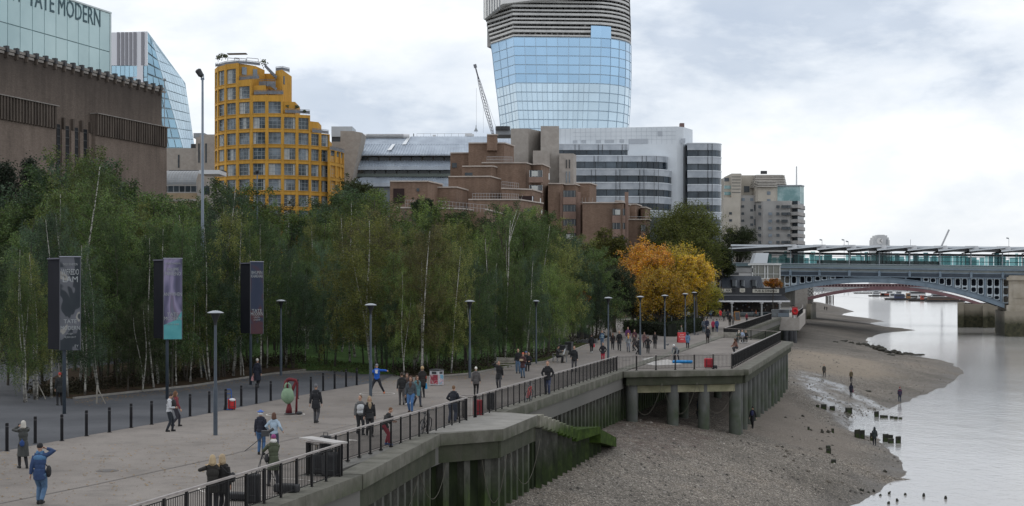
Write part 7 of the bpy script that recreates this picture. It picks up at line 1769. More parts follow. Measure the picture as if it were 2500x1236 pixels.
def poster_bin(t, w, d, h):
 k = NT('poster_red', .5, .4); k.color(k.ramp(k.noise(3.2, 2, .5, None, 1.5), (.40, (.33, .03, .06)), (.50, (.42, .10, .12)), (.53, (.5, .42, .42)), (.6, (.25, .03, .05)))); pr = k.done()
 k = NT('poster_blue', .5, .4); k.color(k.ramp(k.noise(3.0, 2, .5, None, 1.5), (.40, (.12, .30, .42)), (.50, (.35, .48, .55)), (.56, (.5, .12, .16)), (.62, (.5, .52, .55)))); pb = k.done()
 mb = MB(); mb.box(-w / 2 + .05, w / 2 - .05, -d / 2 - .015, -d / 2, .1, h - .32, pr); mb.box(-w / 2 + .15, w / 2 - .15, -d / 2 - .012, -d / 2, h - .28, h - .13, DKM); mb.build('poster', t); mb = MB(); mb.box(w / 2, w / 2 + .015, -d / 2 + .04, d / 2 - .04, .1, h - .32, pb); mb.box(w / 2, w / 2 + .012, -d / 2 + .12, d / 2 - .12, h - .28, h - .13, DKM); mb.build('poster', t)
box_bin('litter_bin', 'square litter bin covered with red and blue posters at the birch bed edge', 1066, 941, .62, .6, .98, M('bin_white', (.5, .5, .52)), R(-28), poster_bin)
box_bin('litter_bin', 'dark blue-black bin behind the reading sitter', 1374, 872, .6, .6, 1.0, DKM, R(-20)); box_bin('litter_bin', 'second dark bin leaning close to the reading sitter', 1389, 866, .6, .55, 1.1, DKM, R(-20)); box_bin('recycling_bin', 'wide dark recycling bin under the far trees, left of the crowd', 1424, 826, 1.5, .8, 1.15, DKM, 0)
box_bin('recycling_bin', 'black twin recycling bin on the plaza between the first two banners', 398, 905, 1.2, .7, 1.15, DKM, 0)
def a_board(label, px, py, w, h, m, fr, rz, words=None, name='advertising_board'):
 g = G(px, py); t = thing(name, label, 'sign board', tuple(g)); ORG[t.name] = Vector((0, 0, 0)); t.rotation_euler = (0, 0, rz)
 for s, nm in ((-1, 'front_panel'), (1, 'rear_panel')):
  mb = MB(); mb.obox((-w / 2, s * .3, .02), (w, 0, 0), (0, .03, 0), (0, -s * .24, h - .02), fr); mb.obox((-w / 2 + .07, s * .3 + (-.01 if s < 0 else .04) - s * .02, .10), (w - .14, 0, 0), (0, .012 * s, 0), (0, -s * .2, h - .2), m); o = mb.build(nm, t)
  if s < 0 and words:
   for wd, z, sz in words: a = math.atan2(.24, h - .02); M_ = Matrix.Translation((0, -.3 - .035 + .24 * z / h, z)) @ Matrix.Rotation(R(90) - a, 4, 'X'); TXT(wd, sz, M_, M('board_white', (.75, .72, .70)), 'lettering', o, .004)
 return t
RED = M('board_red', (.48, .03, .035), (.55, .045, .05), 2, .5); a_board('red advertising board with white lettering beside the blue hooded walker', 1664, 837, .85, 1.08, RED, RED, R(8), [('GUEST', .82, .14), ('BURGERS', .6, .15), ('BEER', .36, .15)])
a_board('tall chalkboard with a wooden frame outside the pub', 1799, 783, 1.0, 1.5, M('chalkboard', (.04, .045, .055), (.09, .095, .10), 6, .8), M('board_wood', (.35, .17, .05)), R(25), None, 'chalkboard')
def tube_loop(mb, c, r, rad, mat, axis='y', n=20):
 pts = [Vector(c) + (Vector((r * math.cos(a), 0, r * math.sin(a))) if axis == 'y' else Vector((r * math.cos(a), r * math.sin(a), 0))) for a in [2 * math.pi * i / n for i in range(n + 1)]]; mb.tube(pts, rad, 6, mat, caps=False)
def bicycle(label, px, py, rz, colm):
 g = G(px, py); t = thing('bicycle', label, 'bicycle', tuple(g)); ORG[t.name] = Vector((0, 0, 0)); t.rotation_euler = (R(0), R(7), rz); TY = M('tyre_rubber', (.015, .015, .016))
 for x in (-.52, .52):
  mb = MB(); pts = [(0, x + .33 * math.cos(a), .345 + .33 * math.sin(a)) for a in [2 * math.pi * i / 24 for i in range(25)]]; mb.tube(pts, .018, 6, TY, caps=False)
  for i in range(8): a = math.pi * i / 8; mb.bar((0, x + .32 * math.cos(a), .345 + .32 * math.sin(a)), (0, x - .32 * math.cos(a), .345 - .32 * math.sin(a)), .004, .004, GRY)
  mb.build('wheel', t)
 A, B, C, Dd, E = (0, -.52, .345), (0, -.12, .30), (0, -.24, .82), (0, .34, .85), (0, .52, .345); mb = MB()
 for p, q in ((A, B), (A, C), (B, C), (C, Dd), (B, Dd), (Dd, E)): mb.tube([p, q], .018, 6, colm)
 mb.build('frame', t); mb = MB(); mb.ball((0, -.28, .93), (.07, .14, .035), DKM); mb.tube([(0, -.24, .8), (0, -.27, .92)], .014, 5, GRY); mb.build('saddle', t)
 mb = MB(); mb.tube([(0, .34, .85), (0, .32, 1.0)], .016, 5, GRY); mb.tube([(-.24, .25, 1.02), (-.2, .36, 1.02), (.2, .36, 1.02), (.24, .25, 1.02)], .014, 6, DKM); mb.build('handlebar', t); mb = MB(); tube_loop(mb, (0, -.12, .30), .09, .008, DKM); mb.bar((-.12, -.12, .2), (.12, -.12, .4), .03, .02, DKM); mb.build('pedals', t); return t
bicycle('dark bicycle locked to the railing near the man in red trousers', 1036, 1062, R(-14.2), DKM); bicycle('red framed bicycle leaning on the railing left of the man in blue jeans', 1289, 984, R(-14.2), M('bike_red', (.35, .05, .05)))
RDC = M('suitcase_red', (.42, .02, .035), (.48, .03, .045), 2, .45); BKC = M('case_black', (.012, .012, .014), (.03, .03, .032), 4, .7)
def case(name, label, px, py, w, d, h, m, rz=0, z=0.004, handle=True):
 g = G(px, py); t = thing(name, label, name.split('_')[-1], (g.x, g.y, 0)); ORG[t.name] = Vector((0, 0, 0)); t.rotation_euler = (0, 0, rz); mb = MB(); mb.box(-w / 2, w / 2, -d / 2, d / 2, z + .04, z + h, m); me = mb
 o = mb.build('body', t); bv = o.modifiers.new('b', 'BEVEL'); bv.width = min(w, d, h) * .22; bv.segments = 3; bv.limit_method = 'NONE'
 mb = MB();
 for x in (-w * .3, w * .3): mb.box(x - .02, x + .02, -d / 2 - .012, -d / 2 + .01, z + .1, z + h - .06, DKM)
 mb.box(-w * .35, w * .35, -d / 2 - .02, -d / 2 + .01, z + h * .3, z + h * .33, DKM); mb.build('strap', t)
 if handle: mb = MB(); mb.tube([(-w * .2, 0, z + h - .02), (-w * .2, 0, z + h + .09), (w * .2, 0, z + h + .09), (w * .2, 0, z + h - .02)], .014, 6, DKM); mb.build('handle', t)
 for x in (-w * .35, w * .35): mb = MB(); mb.tube([(x, -.03, z + .03), (x, .03, z + .03)], .03, 8, DKM); mb.build('wheel', t)
 return t
case('red_suitcase', 'bright red suitcase standing by the landing gap railing', 1167, 1017, .42, .28, .78, RDC, R(-14)); case('black_bag', 'black rucksack propped on the railing right of the red suitcase', 1198, 1002, .38, .25, .85, BKC, R(-14))
case('red_bag', 'large red wheeled bag behind the front jetty railing', 1730, 899, .62, .4, .72, RDC, R(5)); case('black_bucket', 'small black bucket right of the red wheeled bag', 1746, 901, .3, .3, .26, BKC, 0, .004, False)
case('black_suitcase', 'black suitcase stacked in the railing corner, left one', 781, 1161, .42, .4, .72, BKC, R(-10)); case('black_suitcase', 'bulky black equipment case in the railing corner, right one', 811, 1166, .55, .45, .8, BKC, R(-16))
case('black_bag', 'upright black bag on top of the corner luggage', 795, 1148, .36, .25, 1.15, BKC, R(-8)); case('black_speaker', 'slim black amplifier with a carrying loop beside the musicians circle', 620, 1232, .34, .3, .86, BKC, R(-12)); case('black_bag', 'slumped black kit bag on the ground behind the railing', 700, 1206, .75, .35, .3, BKC, R(-14), .004, False)
case('black_bag', 'black gear bag lying by the drum stand', 588, 1222, .8, .4, .22, BKC, R(-14), .004, False)
def trolley():
 g = G(561, 1001); t = thing('sack_trolley', 'blue sack trolley standing against a bollard', 'trolley', tuple(g)); ORG[t.name] = Vector((0, 0, 0)); Bm = M('trolley_blue', (.03, .10, .35)); t.rotation_euler = (0, 0, R(10)); mb = MB()
 for x in (-.2, .08): mb.tube([(x, 0, .1), (x, -.05, .9), (x + (.05 if x < 0 else -.05), -.05, 1.02)], .022, 6, Bm)
 mb.tube([(-.15, -.05, 1.02), (.03, -.05, 1.02)], .022, 6, Bm)
 for z in (.3, .55, .8): mb.bar((-.2, -.03, z), (.08, -.03, z), .03, .03, Bm)
 mb.box(-.24, .12, -.25, 0, .03, .05, Bm); mb.build('frame', t)
 for x in (-.26, .14): mb = MB(); mb.tube([(x - .03, .06, .12), (x + .03, .06, .12)], .12, 12, DKM); mb.build('wheel', t)
 case('red_bag', 'round red and white bag beside the blue sack trolley', 566, 1001, .38, .34, .55, M('bag_red', (.55, .02, .02), (.5, .03, .03), 3, .6), R(15)); mb = MB(); g = G(568, 1001); mb.ball((g.x, g.y - .12, .5), (.17, .12, .08), WHT); tag(mb.build('white_cloth', None, True), 'white cloth folded on top of the red bag', 'cloth')
trolley()
def levitation():
 g = G(712, 1012); MRD = M('maroon_cloth', (.10, .012, .018), (.16, .025, .03), 3, .85); t = thing('draped_frame', 'maroon cloth covered frame of the levitation act inside a chalk circle', 'prop', tuple(g)); ORG[t.name] = Vector((0, 0, 0))
 mb = MB(); mb.tube([(.22, 0, .02), (.24, 0, .8), (.27, 0, 1.45), (.2, 0, 1.62), (-.1, 0, 1.66), (-.25, 0, 1.6)], [.06, .045, .05, .07, .09, .08], 8, MRD); mb.build('frame_pole', t, True)
 mb = MB(); mb.tube([(-.14, 0, .02), (-.12, 0, .3), (-.12, 0, .55)], [.17, .13, .06], 10, MRD); mb.tube([(-.25, 0, 1.6), (-.28, -.02, 1.3), (-.18, 0, 1.05)], [.09, .12, .1], 8, MRD); mb.tube([(.2, 0, 1.55), (.05, 0, 1.2), (-.05, 0, 1.0)], [.06, .08, .06], 8, MRD); mb.build('drape', t, True)
 mb = MB(); mb.lathe([(.24, 0.02), (.26, .05), (.22, .07)], 16, DKM, (-.1, 0, 0)); mb.ball((.38, -.1, .08), (.16, .12, .08), DKM); mb.build('base', t)
 GC_ = M('sage_cloth', (.17, .26, .17), (.24, .34, .23), 4, .9); t2 = thing('cloth_costume', 'pale green cloth hanging in a pointed bundle from the maroon frame', 'costume', (g.x - .16, g.y - .14, 0)); ORG[t2.name] = Vector((0, 0, 0))
 k = MB(); n = 18; prof = [(.03, .50), (.13, .56), (.26, .72), (.28, .9), (.24, 1.1), (.16, 1.25)]; vs = []; fs = []
 for r_, z in prof:
  for i in range(n): a = 2 * math.pi * i / n; q = r_ * (1 + .12 * math.sin(a * 5 + z * 3)); vs.append((q * math.cos(a) * 1.05, q * .75 * math.sin(a), z))
 for j in range(len(prof) - 1):
  for i in range(n): fs.append((j * n + i, j * n + (i + 1) % n, (j + 1) * n + (i + 1) % n, (j + 1) * n + i))
 fs.append(tuple(range(n - 1, -1, -1))); fs.append(tuple(5 * n + i for i in range(n))); k.add(vs, fs, GC_); k.build('cloth_bundle', t2, True); k = MB()
 for s in (-1, 1): k.tube([(s * .13, 0, 1.2), (s * .11, 0, 1.42), (s * .02 - .02, 0, 1.5)], [.08, .05, .04], 6, GC_)
 k.build('cloth_tie', t2, True)
levitation()
def pool():
 g = G(1666, 887); BLm = M('pool_blue', (.01, .22, .55), (.015, .27, .62), 2, .4); t = thing('blue_tray', 'bright blue shallow tray under the bending performer', 'tray', tuple(g)); mb = MB(); mb.prism([(g.x + a, g.y + b) for a, b in ((-.75, -.3), (.65, -.35), (.75, .3), (-.65, .4))], .01, .07, BLm); mb.build('base', t); mb = MB(); q = [(-.75, -.3), (.65, -.35), (.75, .3), (-.65, .4)]
 for a, b in zip(q, q[1:] + q[:1]): mb.tube([(g.x + a[0], g.y + a[1], .13), (g.x + b[0], g.y + b[1], .13)], .09, 8, BLm)
 mb.build('rim', t, True)
pool()
def lifebuoy():
 g = G(1941, 777); p = Vector((g.x, g.y + .4, 1.2)); t = thing('lifebuoy', 'red lifebuoy on a stand at the corner of the pub terrace', 'lifebuoy', tuple(p)); mb = MB(); tube_loop(mb, p + Vector((0, -.3, 0)), .4, .2, M('buoy_red', (.5, .02, .025)), n=24); mb.build('ring', t, True); mb = MB(); mb.box(p.x - .5, p.x + .5, p.y - .25, p.y - .18, p.z - .7, p.z + .8, M('buoy_board', (.28, .06, .06))); mb.box(p.x - .06, p.x + .06, p.y - .15, p.y - .05, 0, p.z, WHT); mb.build('stand', t)
lifebuoy()
def stakes():
 for i, (a, b, lab) in enumerate(((91, 975, 'grey timber stake left of the first banner pole'), (236, 986, 'leaning pale stake among the white birch trunks'))):
  g = G(a, b); t = thing('tree_stake', lab, 'stake', tuple(g)); mb = MB(); mb.tube([(g.x, g.y, 0), (g.x + .03, g.y, .95)], .045, 6, WD); mb.build('post', t); mb = MB(); mb.tube([(g.x + .45, g.y, 0), (g.x + .03, g.y, .85)], .03, 6, WD); mb.build('brace', t)
 g = G(40, 872); t = thing('low_barrier', 'long low dark barrier behind the plaza at the left edge', 'barrier', tuple(g)); mb = MB(); mb.box(g.x - 8, g.x + 3.5, g.y, g.y + .8, .01, .62, DKM); mb.build('body', t); mb = MB(); mb.box(g.x - 8.1, g.x + 3.6, g.y - .1, g.y + .9, .62, .68, GRY); mb.build('top', t)
 g = G(1632, 800); t = thing('notice_sign', 'white notice board standing above the hedge left of the tall lamp', 'sign', tuple(g)); mb = MB(); mb.box(g.x - .6, g.x + .6, g.y, g.y + .06, 1.6, 2.3, WHT); mb.build('panel', t); mb = MB(); mb.box(g.x - .5, g.x - .42, g.y + .06, g.y + .12, 0, 1.7, GRY); mb.box(g.x + .42, g.x + .5, g.y + .06, g.y + .12, 0, 1.7, GRY); mb.build('post', t)
 g = G(1462, 838); t = thing('log_seat', 'low grey sculpted seat behind the man with the red carrier bag', 'seat', tuple(g)); mb = MB(); mb.prism([(g.x - 2.3, g.y - .4), (g.x - .3, g.y - .5), (g.x - .1, g.y + .5), (g.x - 2.2, g.y + .7)], .01, [.3, .5, .45, .3], M('slate_seat', (.09, .095, .10))); mb.build('slab', t); mb = MB(); mb.box(g.x - 2.0, g.x - .6, g.y - .2, g.y + .3, 0.003, .02, DKM); mb.build('base', t)
stakes()
# ================================================================ foreshore timbers, rocks
def foreshore_things():
 TM = M('wet_timber', (.014, .014, .011), (.04, .042, .028), 3, .75); r = random.Random(12)
 st = [(1996, 994, 8, 6, 'tiny leaning post left of the square posts'), (2011, 999, 13, 12, 'leftmost square post of the upper timber row'), (2032, 1002, 12, 11, 'second square post of the upper timber row'), (2072, 1008, 15, 13, 'wide square post in the middle of the upper timber row'), (2140, 1018, 11, 14, 'tallest square post of the upper row at the water edge'), (2154, 1021, 10, 7, 'low post just right of the tallest upper post'), (2163, 1021, 9, 7, 'low post third from the end of the upper row'), (2177, 1022, 9, 6, 'low post second from the end of the upper row'), (2187, 1023, 9, 6, 'low post near the end of the upper row'), (2198, 1023, 9, 4, 'smallest sunken post ending the upper row'),
          (2093, 1070, 13, 22, 'broad dark post left of the hooded wader'), (2105, 1072, 12, 22, 'twin of the broad post left of the hooded wader'), (2129, 1077, 10, 20, 'post half hidden behind the hooded wader'), (2162, 1079, 13, 20, 'broad post right of the hooded wader'), (2174, 1076, 12, 15, 'post behind the pair right of the hooded wader'), (2175, 1083, 13, 13, 'low front post right of the hooded wader'), (2193, 1083, 12, 17, 'rightmost slanted post standing in the water'),
          (2022, 1096, 10, 8, 'small post behind its neighbour on the shingle'), (2023, 1107, 12, 13, 'square post in the middle of the shingle'), (2035, 1133, 12, 11, 'lone square post lowest on the shingle'), (1974, 1050, 5, 8, 'short stick left of the dark rocks'), (2033, 1058, 6, 12, 'upright stick right of the dark rocks')]
 for x, y, w, h, lab in st:
  p = BG(x, y); s = F / p.y; W_, H_ = w / s, h / s; t = thing('timber_post', 'weathered ' + lab, 'post', tuple(p), 'timber posts on the foreshore'); ORG[t.name] = Vector((0, 0, 0)); t.rotation_euler = (0, 0, r.uniform(-.25, .1))
  mb = MB(); a = W_ / 2; mb.prism([(-a, -a * .8), (a, -a * .8), (a, a * .8), (-a, a * .8)], -.6, [H_ * r.uniform(.88, 1.05) for _ in range(4)], TM); o = mb.build('shaft', t); bv = o.modifiers.new('b', 'BEVEL'); bv.width = W_ * .09; mb = MB(); mb.box(-a * .7, a * .6, -a * .9, -a * .78, -.1, H_ * .5, M('green_weed', (.03, .045, .012))); mb.build('weed', t)
 sticks = [(2100, 1198), (2107, 1200), (2119, 1205), (2133, 1203), (2150, 1212), (2172, 1208), (2211, 1210), (2255, 1214), (2307, 1220), (2169, 1231), (2190, 1226)]
 for i, (x, y) in enumerate(sticks):
  p = BG(x, y); h = r.uniform(.10, .26); mb = MB(); mb.tube([(p.x, p.y, p.z - .4), (p.x + r.uniform(-.05, .05), p.y, p.z + h * .6), (p.x + r.uniform(-.08, .08), p.y, p.z + h)], [.1, .09, .045], 6, TM); tag(mb.build('timber_stump'), f'rotted timber stump at the bottom right water edge, {ordinal(i)} from the left', 'stump', 'rotted stumps at the water edge')
 RK = M('dark_rock', (.022, .022, .016), (.06, .055, .045), 2.5, .85); RK2 = M('beach_rock', (.07, .06, .05), (.17, .15, .125), 2.5, .9)
 def rock(x, y, wpx, hpx, lab, m, grp):
  p = BG(x, y); s = F / p.y; a = wpx / s / 2; b = hpx / s; mb = MB(); mb.ball((0, 0, b * .25), (a, a * .8, b * .75), m, ns=12, nr=8); sd = r.random() * 50
  mb.v = [tuple(Vector(v) * (1 + .55 * noise.noise(Vector(v) * (1.6 / max(a, .15)) + Vector((sd, 0, 0))))) for v in mb.v]; o = mb.build('rock'); o.location = p; o.rotation_euler = (0, 0, r.random() * 3); tag(o, lab, 'rock', grp)
 ledge = [(2118, 846, 16, 6), (2130, 850, 20, 7), (2143, 855, 26, 12), (2155, 858, 22, 9), (2150, 850, 16, 5), (2168, 862, 22, 6), (2182, 862, 20, 7), (2195, 866, 22, 8), (2175, 868, 24, 4), (2210, 866, 20, 6), (2222, 866, 16, 5), (2236, 868, 22, 4), (2250, 867, 18, 3), (2096, 842, 14, 5), (2078, 838, 16, 4), (2060, 834, 16, 4), (2108, 842, 16, 5), (2040, 836, 14, 3)]
 for i, (x, y, w, h) in enumerate(sorted(ledge)): rock(x, y, w, h, f'dark weedy rock of the ledge running into the water, {ordinal(i)} from the left', RK, 'rocks of the weedy ledge')
 sc_ = [(2003, 1099, 14, 7, 'flat grey rock left of the small shingle post'), (1920, 1104, 12, 6, 'brown rock far left on the middle shingle'), (1925, 1110, 10, 5, 'small rock touching the brown one'), (1916, 1117, 10, 6, 'dark rock below the brown one'), (1938, 1126, 10, 5, 'lone dark rock right of the brown group'), (1898, 1091, 9, 4, 'small dark rock upper left of the brown group'), (1910, 1093, 9, 4, 'small dark rock right of the upper left one'), (2007, 1058, 11, 9, 'pointed dark rock near the puddles'), (2022, 1058, 9, 8, 'round dark rock near the puddles'), (2022, 1178, 14, 6, 'pale flat stone low on the shingle'), (2056, 1181, 10, 5, 'small pale stone low on the shingle'), (2119, 1155, 9, 4, 'pale stone near the right water edge'), (1972, 1153, 12, 6, 'grey rock in the lower middle of the shingle'), (2160, 1153, 12, 6, 'dark rock by the lower water edge'), (1960, 1018, 9, 5, 'dark rock at the left rim of the puddles'), (1980, 1052, 6, 4, 'small dark rock under the puddles'), (1917, 1021, 9, 4, 'small rock just left of the puddles'), (1902, 946, 7, 4, 'stone near the end of the jetty columns'), (1938, 936, 6, 4, 'stone beyond the jetty columns'), (1852, 957, 8, 4, 'dark stone beside the jetty columns'), (1898, 953, 6, 3, 'tiny stone right of the jetty columns'), (2120, 957, 18, 4, 'long dark weed clump right of the beach walkers'), (1720, 1012, 18, 7, 'low dark block under the jetty by the blue figure'), (1832, 978, 16, 8, 'dark block at the foot of the jetty columns'), (1812, 1006, 22, 5, 'flat dark block left of the hooded beach walker'), (1882, 1153, 10, 5, 'dark stone left on the lower shingle')]
 for x, y, w, h, lab in sc_: rock(x, y, w, h, lab, RK2 if 'pale' in lab or 'grey' in lab or 'brown' in lab else RK, 'loose rocks on the foreshore')
foreshore_things()
# ================================================================ people
_mm = {}
def CM(c, rough=.85, v=.25):
 key = tuple(round(x, 3) for x in c)
 if key not in _mm: _mm[key] = M('cloth_%d' % len(_mm), c, tuple(min(1, x * (1 + v) + .004) for x in c), 9, rough)
 return _mm[key]
SKIN = M('skin', (.40, .235, .165), (.47, .29, .21), 6, .6)
tsc = bpy.data.scenes.new('scratch')
def vox(mb, size, name, parent, smooth=3):
 me = mb.mesh('tmp'); o = bpy.data.objects.new('tmp', me); tsc.collection.objects.link(o)
 m = o.modifiers.new('r', 'REMESH'); m.mode = 'VOXEL'; m.voxel_size = size; m.use_smooth_shade = True
 if smooth: s = o.modifiers.new('s', 'SMOOTH'); s.iterations = smooth; s.factor = .5
 tsc.view_layers[0].update()
 me2 = bpy.data.meshes.new_from_object(o.evaluated_get(tsc.view_layers[0].depsgraph)); bpy.data.objects.remove(o); bpy.data.meshes.remove(me)
 me2.name = name; me2.materials.clear(); me2.materials.append(mb.mats[0]); q = bpy.data.objects.new(name, me2); col.objects.link(q); q.parent = parent; return q
def ik(a, b, l1, l2, hint):
 d = b - a; L = d.length; mx = (l1 + l2) * .995
 if L > mx: b = a + d * (mx / L); d = b - a; L = mx
 L = max(L, abs(l1 - l2) + .02); x = (l1 * l1 - l2 * l2 + L * L) / (2 * L); h = math.sqrt(max(0, l1 * l1 - x * x)); u = d.normalized(); p = Vector(hint); p = (p - u * p.dot(u)); p = p.normalized() if p.length > 1e-4 else Vector((0, -1, 0)); return a + u * x + p * h, b
def person(label, px, py, top, face, pose=None, shirt=(.02, .02, .025), legs=(.02, .022, .03), hair=(.05, .03, .02), style='short', coat=0, shoes=(.02, .02, .02), hgt=None, at=None, vest=None, fine=None, group=None, scale=None):
 """feet at picture point (px, py); face = heading in degrees, 0 away from the viewer, 180 towards, -90 to the right"""
 P = dict(pose or {}); g = at if at is not None else G(px, py); s = F / g.y
 Hm = hgt or (py - top) / s / P.get('hf', 1.0); sc_ = max(.86, min(1.1, Hm / 1.75))
 t = thing('person', label, 'person', tuple(g), group); ORG[t.name] = Vector((0, 0, 0)); t.rotation_euler = (0, 0, R(face)); t.scale = (sc_,) * 3
 V = Vector; near = fine if fine is not None else s > 48; vs = .0105 if near else (.016 if s > 24 else .024)
 hip = V(P.get('hip', (0, 0, .93))); lean = R(P.get('lean', 2)); side = R(P.get('side', 0)); d = V((math.sin(side), math.sin(lean), math.cos(lean) * math.cos(side))).normalized(); rt = V((1, 0, 0)); rt = (rt - d * rt.dot(d)).normalized(); fw = d.cross(rt) * -1
 tw = R(P.get('twist', 0)); rt2 = rt * math.cos(tw) + fw * math.sin(tw); fw2 = fw * math.cos(tw) - rt * math.sin(tw)
 chest = hip + d * .33; sh = hip + d * .50; nk = hip + d * .57; hl = R(P.get('head', 0)) + lean * .5; ht = R(P.get('turn', 0)) + tw; hd = V((math.sin(side) * .5, math.sin(hl), math.cos(hl))).normalized(); hc = nk + hd * .155 + fw * .015
 hf_ = V((-math.sin(ht), math.cos(ht), 0)); hf_ = (hf_ - hd * hf_.dot(hd)).normalized(); hr = hf_.cross(hd); HR_ = Matrix((hr, hf_, hd)).transposed()
 w = P.get('w', 1.0)
 S = [sh - rt2 * .162 * w - d * .012, sh + rt2 * .162 * w - d * .012]; hands = [V(P.get('lh', (-.24, .06, .80))), V(P.get('rh', (.24, .06, .80)))]; hints = [P.get('lk', (-.5, -1, -.2)), P.get('rk', (.5, -1, -.2))]
 arms = []
 for k in (0, 1): e, h = ik(S[k], hands[k], .29, .26, hints[k]); arms.append((S[k], e, h))
 Hp = [hip - rt * .095, hip + rt * .095]; feet = [V(P.get('lf', (-.10, .02, .09))), V(P.get('rf', (.10, -.02, .09)))]; kh = P.get('kh', (0, 1, 0)); lg = []
 for k in (0, 1): e, f = ik(Hp[k] - d * .02, feet[k], .43, .43, kh if not isinstance(kh, list) else kh[k]); lg.append((Hp[k], e, f))
 # ---- skin: one continuous body
 b = MB(); m = SKIN
 def torso(mb, mat, x=0.0, waist=True):
  mb.ball(hip + d * .03, (.155 * w + x, .115 + x, .13 + x), mat, Matrix((rt, fw, d)).transposed(), 14, 9); mb.ball(hip + d * .18, (.14 * w + x, .105 + x, .15 + x), mat, Matrix((rt, fw, d)).transposed(), 14, 9)
  mb.ball(chest, (.165 * w + x, .115 + x, .17 + x), mat, Matrix((rt2, fw2, d)).transposed(), 14, 9); mb.tube([S[0] + rt2 * .02 - d * .0, sh + d * .01, S[1] - rt2 * .02], [.065 + x, .085 + x, .065 + x], 10, mat)
 torso(b, m); b.tube([sh - d * .02, nk + d * .0, hc], [.075, .055, .055], 10, m); b.ball(hc + hd * .02, (.074, .092, .108), m, HR_, 14, 10); b.ball(hc - hd * .055 + hf_ * .022, (.052, .062, .055), m, HR_, 10, 7)
 b.ball(hc + hf_ * .095 - hd * .012, (.014, .02, .024), m, HR_, 8, 6)
 for q in (-1, 1): b.ball(hc + hr * .075 * q - hd * .005, (.012, .022, .032), m, HR_, 8, 6)
 for A in arms: b.tube([A[0], A[0].lerp(A[1], .5), A[1], A[1].lerp(A[2], .45), A[2]], [.052, .047, .038, .034, .025], 10, m)
 for A in lg: b.tube([A[0], A[0].lerp(A[1], .5), A[1], A[1].lerp(A[2], .35), A[2]], [.085, .075, .052, .052, .038], 10, m)
 for k, A in enumerate(arms):
  u = (A[2] - A[1]).normalized(); sd = (rt if k else -rt); n = u.cross(sd).normalized(); wd = n.cross(u).normalized(); pk = P.get('hidden', '')
  if ('l', 'r')[k] in pk: continue
  c = A[2] + u * .05; b.ball(c, (.022, .042, .055), m, Matrix((wd, n, u)).transposed(), 8, 7)
  for i, (o, L) in enumerate(((-.030, .062), (-.010, .072), (.010, .068), (.028, .054))):
   p0 = c + u * .035 + n * o; cl = P.get('curl', .5); inn = wd * (-1); p1 = p0 + (u + inn * cl * .5).normalized() * L * .5; p2 = p1 + (u * .8 + inn * cl * 1.5).normalized() * L * .5; b.tube([p0, p1, p2], [.0105, .010, .008], 6, m)
  th = c - n * .034 - u * .01; b.tube([th, th - n * .022 + u * .03, th - n * .02 + u * .06 - wd * .012], [.014, .012, .009], 6, m)
 vox(b, vs, 'body', t, 2)
 # ---- clothes follow the body
 c = MB(); mt = CM(shirt); torso(c, mt, .022)
 for A in arms: c.tube([A[0] + d * .0, A[0].lerp(A[1], .5), A[1], A[1].lerp(A[2], .5), A[1].lerp(A[2], .93)], [.068, .066, .060, .054, .047], 10, mt)
 if coat:
  z = coat; e = hip - V((0, 0, z)) + (lg[0][1] + lg[1][1] - Hp[0] - Hp[1]) * .12; c.tube([hip + d * .1, hip, e], [.165, .175, .195 + z * .08], 16, mt);
 c.tube([nk - d * .04, nk + d * .035], [.082, .072], 10, mt); cl = vox(c, max(vs, .013), 'coat' if coat else 'jacket', t)
 if vest: c = MB(); mv = CM(vest); c.ball(chest + d * .0, (.195 * w, .148, .20), mv, Matrix((rt2, fw2, d)).transposed(), 14, 9); c.ball(hip + d * .12, (.178 * w, .14, .17), mv, Matrix((rt, fw, d)).transposed(), 14, 9); vox(c, max(vs, .014), 'vest', t)
 c = MB(); ml = CM(legs); c.ball(hip + d * .0, (.168 * w, .128, .13), ml, Matrix((rt, fw, d)).transposed(), 14, 9); lw = P.get('lw', 1.0)
 for A in lg: c.tube([A[0], A[0].lerp(A[1], .45), A[1], A[1].lerp(A[2], .4), A[1].lerp(A[2], .96)], [.104 * lw, .094 * lw, .07 * lw, .066 * lw, .055 * lw], 10, ml)
 vox(c, max(vs, .013), 'trousers', t)
 ms = CM(shoes)
 for k, A in enumerate(lg):
  ft = A[2]; dirn = V(P.get('toe', (0, 1, 0))); dirn = (dirn + rt * (.18 if k else -.18)).normalized(); sl = feet[k].z - .09; c = MB(); z0 = V((0, 0, -.045)); c.tube([ft + z0 - dirn * .06, ft + z0 + dirn * .03, ft + z0 + dirn * .15], [.047, .052, .036], 10, ms); c.ball(ft, (.048, .055, .055), ms); o = vox(c, max(vs, .013), 'shoe', t)
 # ---- hair, hats, hoods
 c = MB(); mh = CM(hair, .8); Rm = HR_
 if style in ('short', 'bald', 'long', 'bob', 'fuzz'):
  k = {'short': (.081, .100, .10), 'bald': (.078, .092, .07), 'long': (.088, .104, .112), 'bob': (.094, .108, .115), 'fuzz': (.10, .112, .118)}[style]; c.ball(hc + hd * (.038 if style != 'bald' else .01) - hf_ * (.018 if style != 'bald' else .032), k, mh, Rm, 12, 8)
  if style in ('long', 'bob'):
   L = .26 if style == 'long' else .10; c.tube([hc - hf_ * .045 + hd * .05, hc - hf_ * .075 - hd * .08, nk - fw * .075 - d * L * .5 + d * .05, nk - fw * .095 - d * L], [.082, .085, .085, .05], 10, mh)
   for q in (-1, 1): c.tube([hc + hr * .06 * q, hc + hr * .075 * q - hd * .09 - hf_ * .01, nk + rt * .07 * q - d * (L * .45 - .03)], [.04, .038, .022], 8, mh)
  vox(c, max(vs, .012), 'hair', t)
 elif style in ('beanie', 'cap', 'hat'):
  c.ball(hc + hd * .045 - hf_ * .006, (.088, .104, .095), mh, Rm, 12, 8)
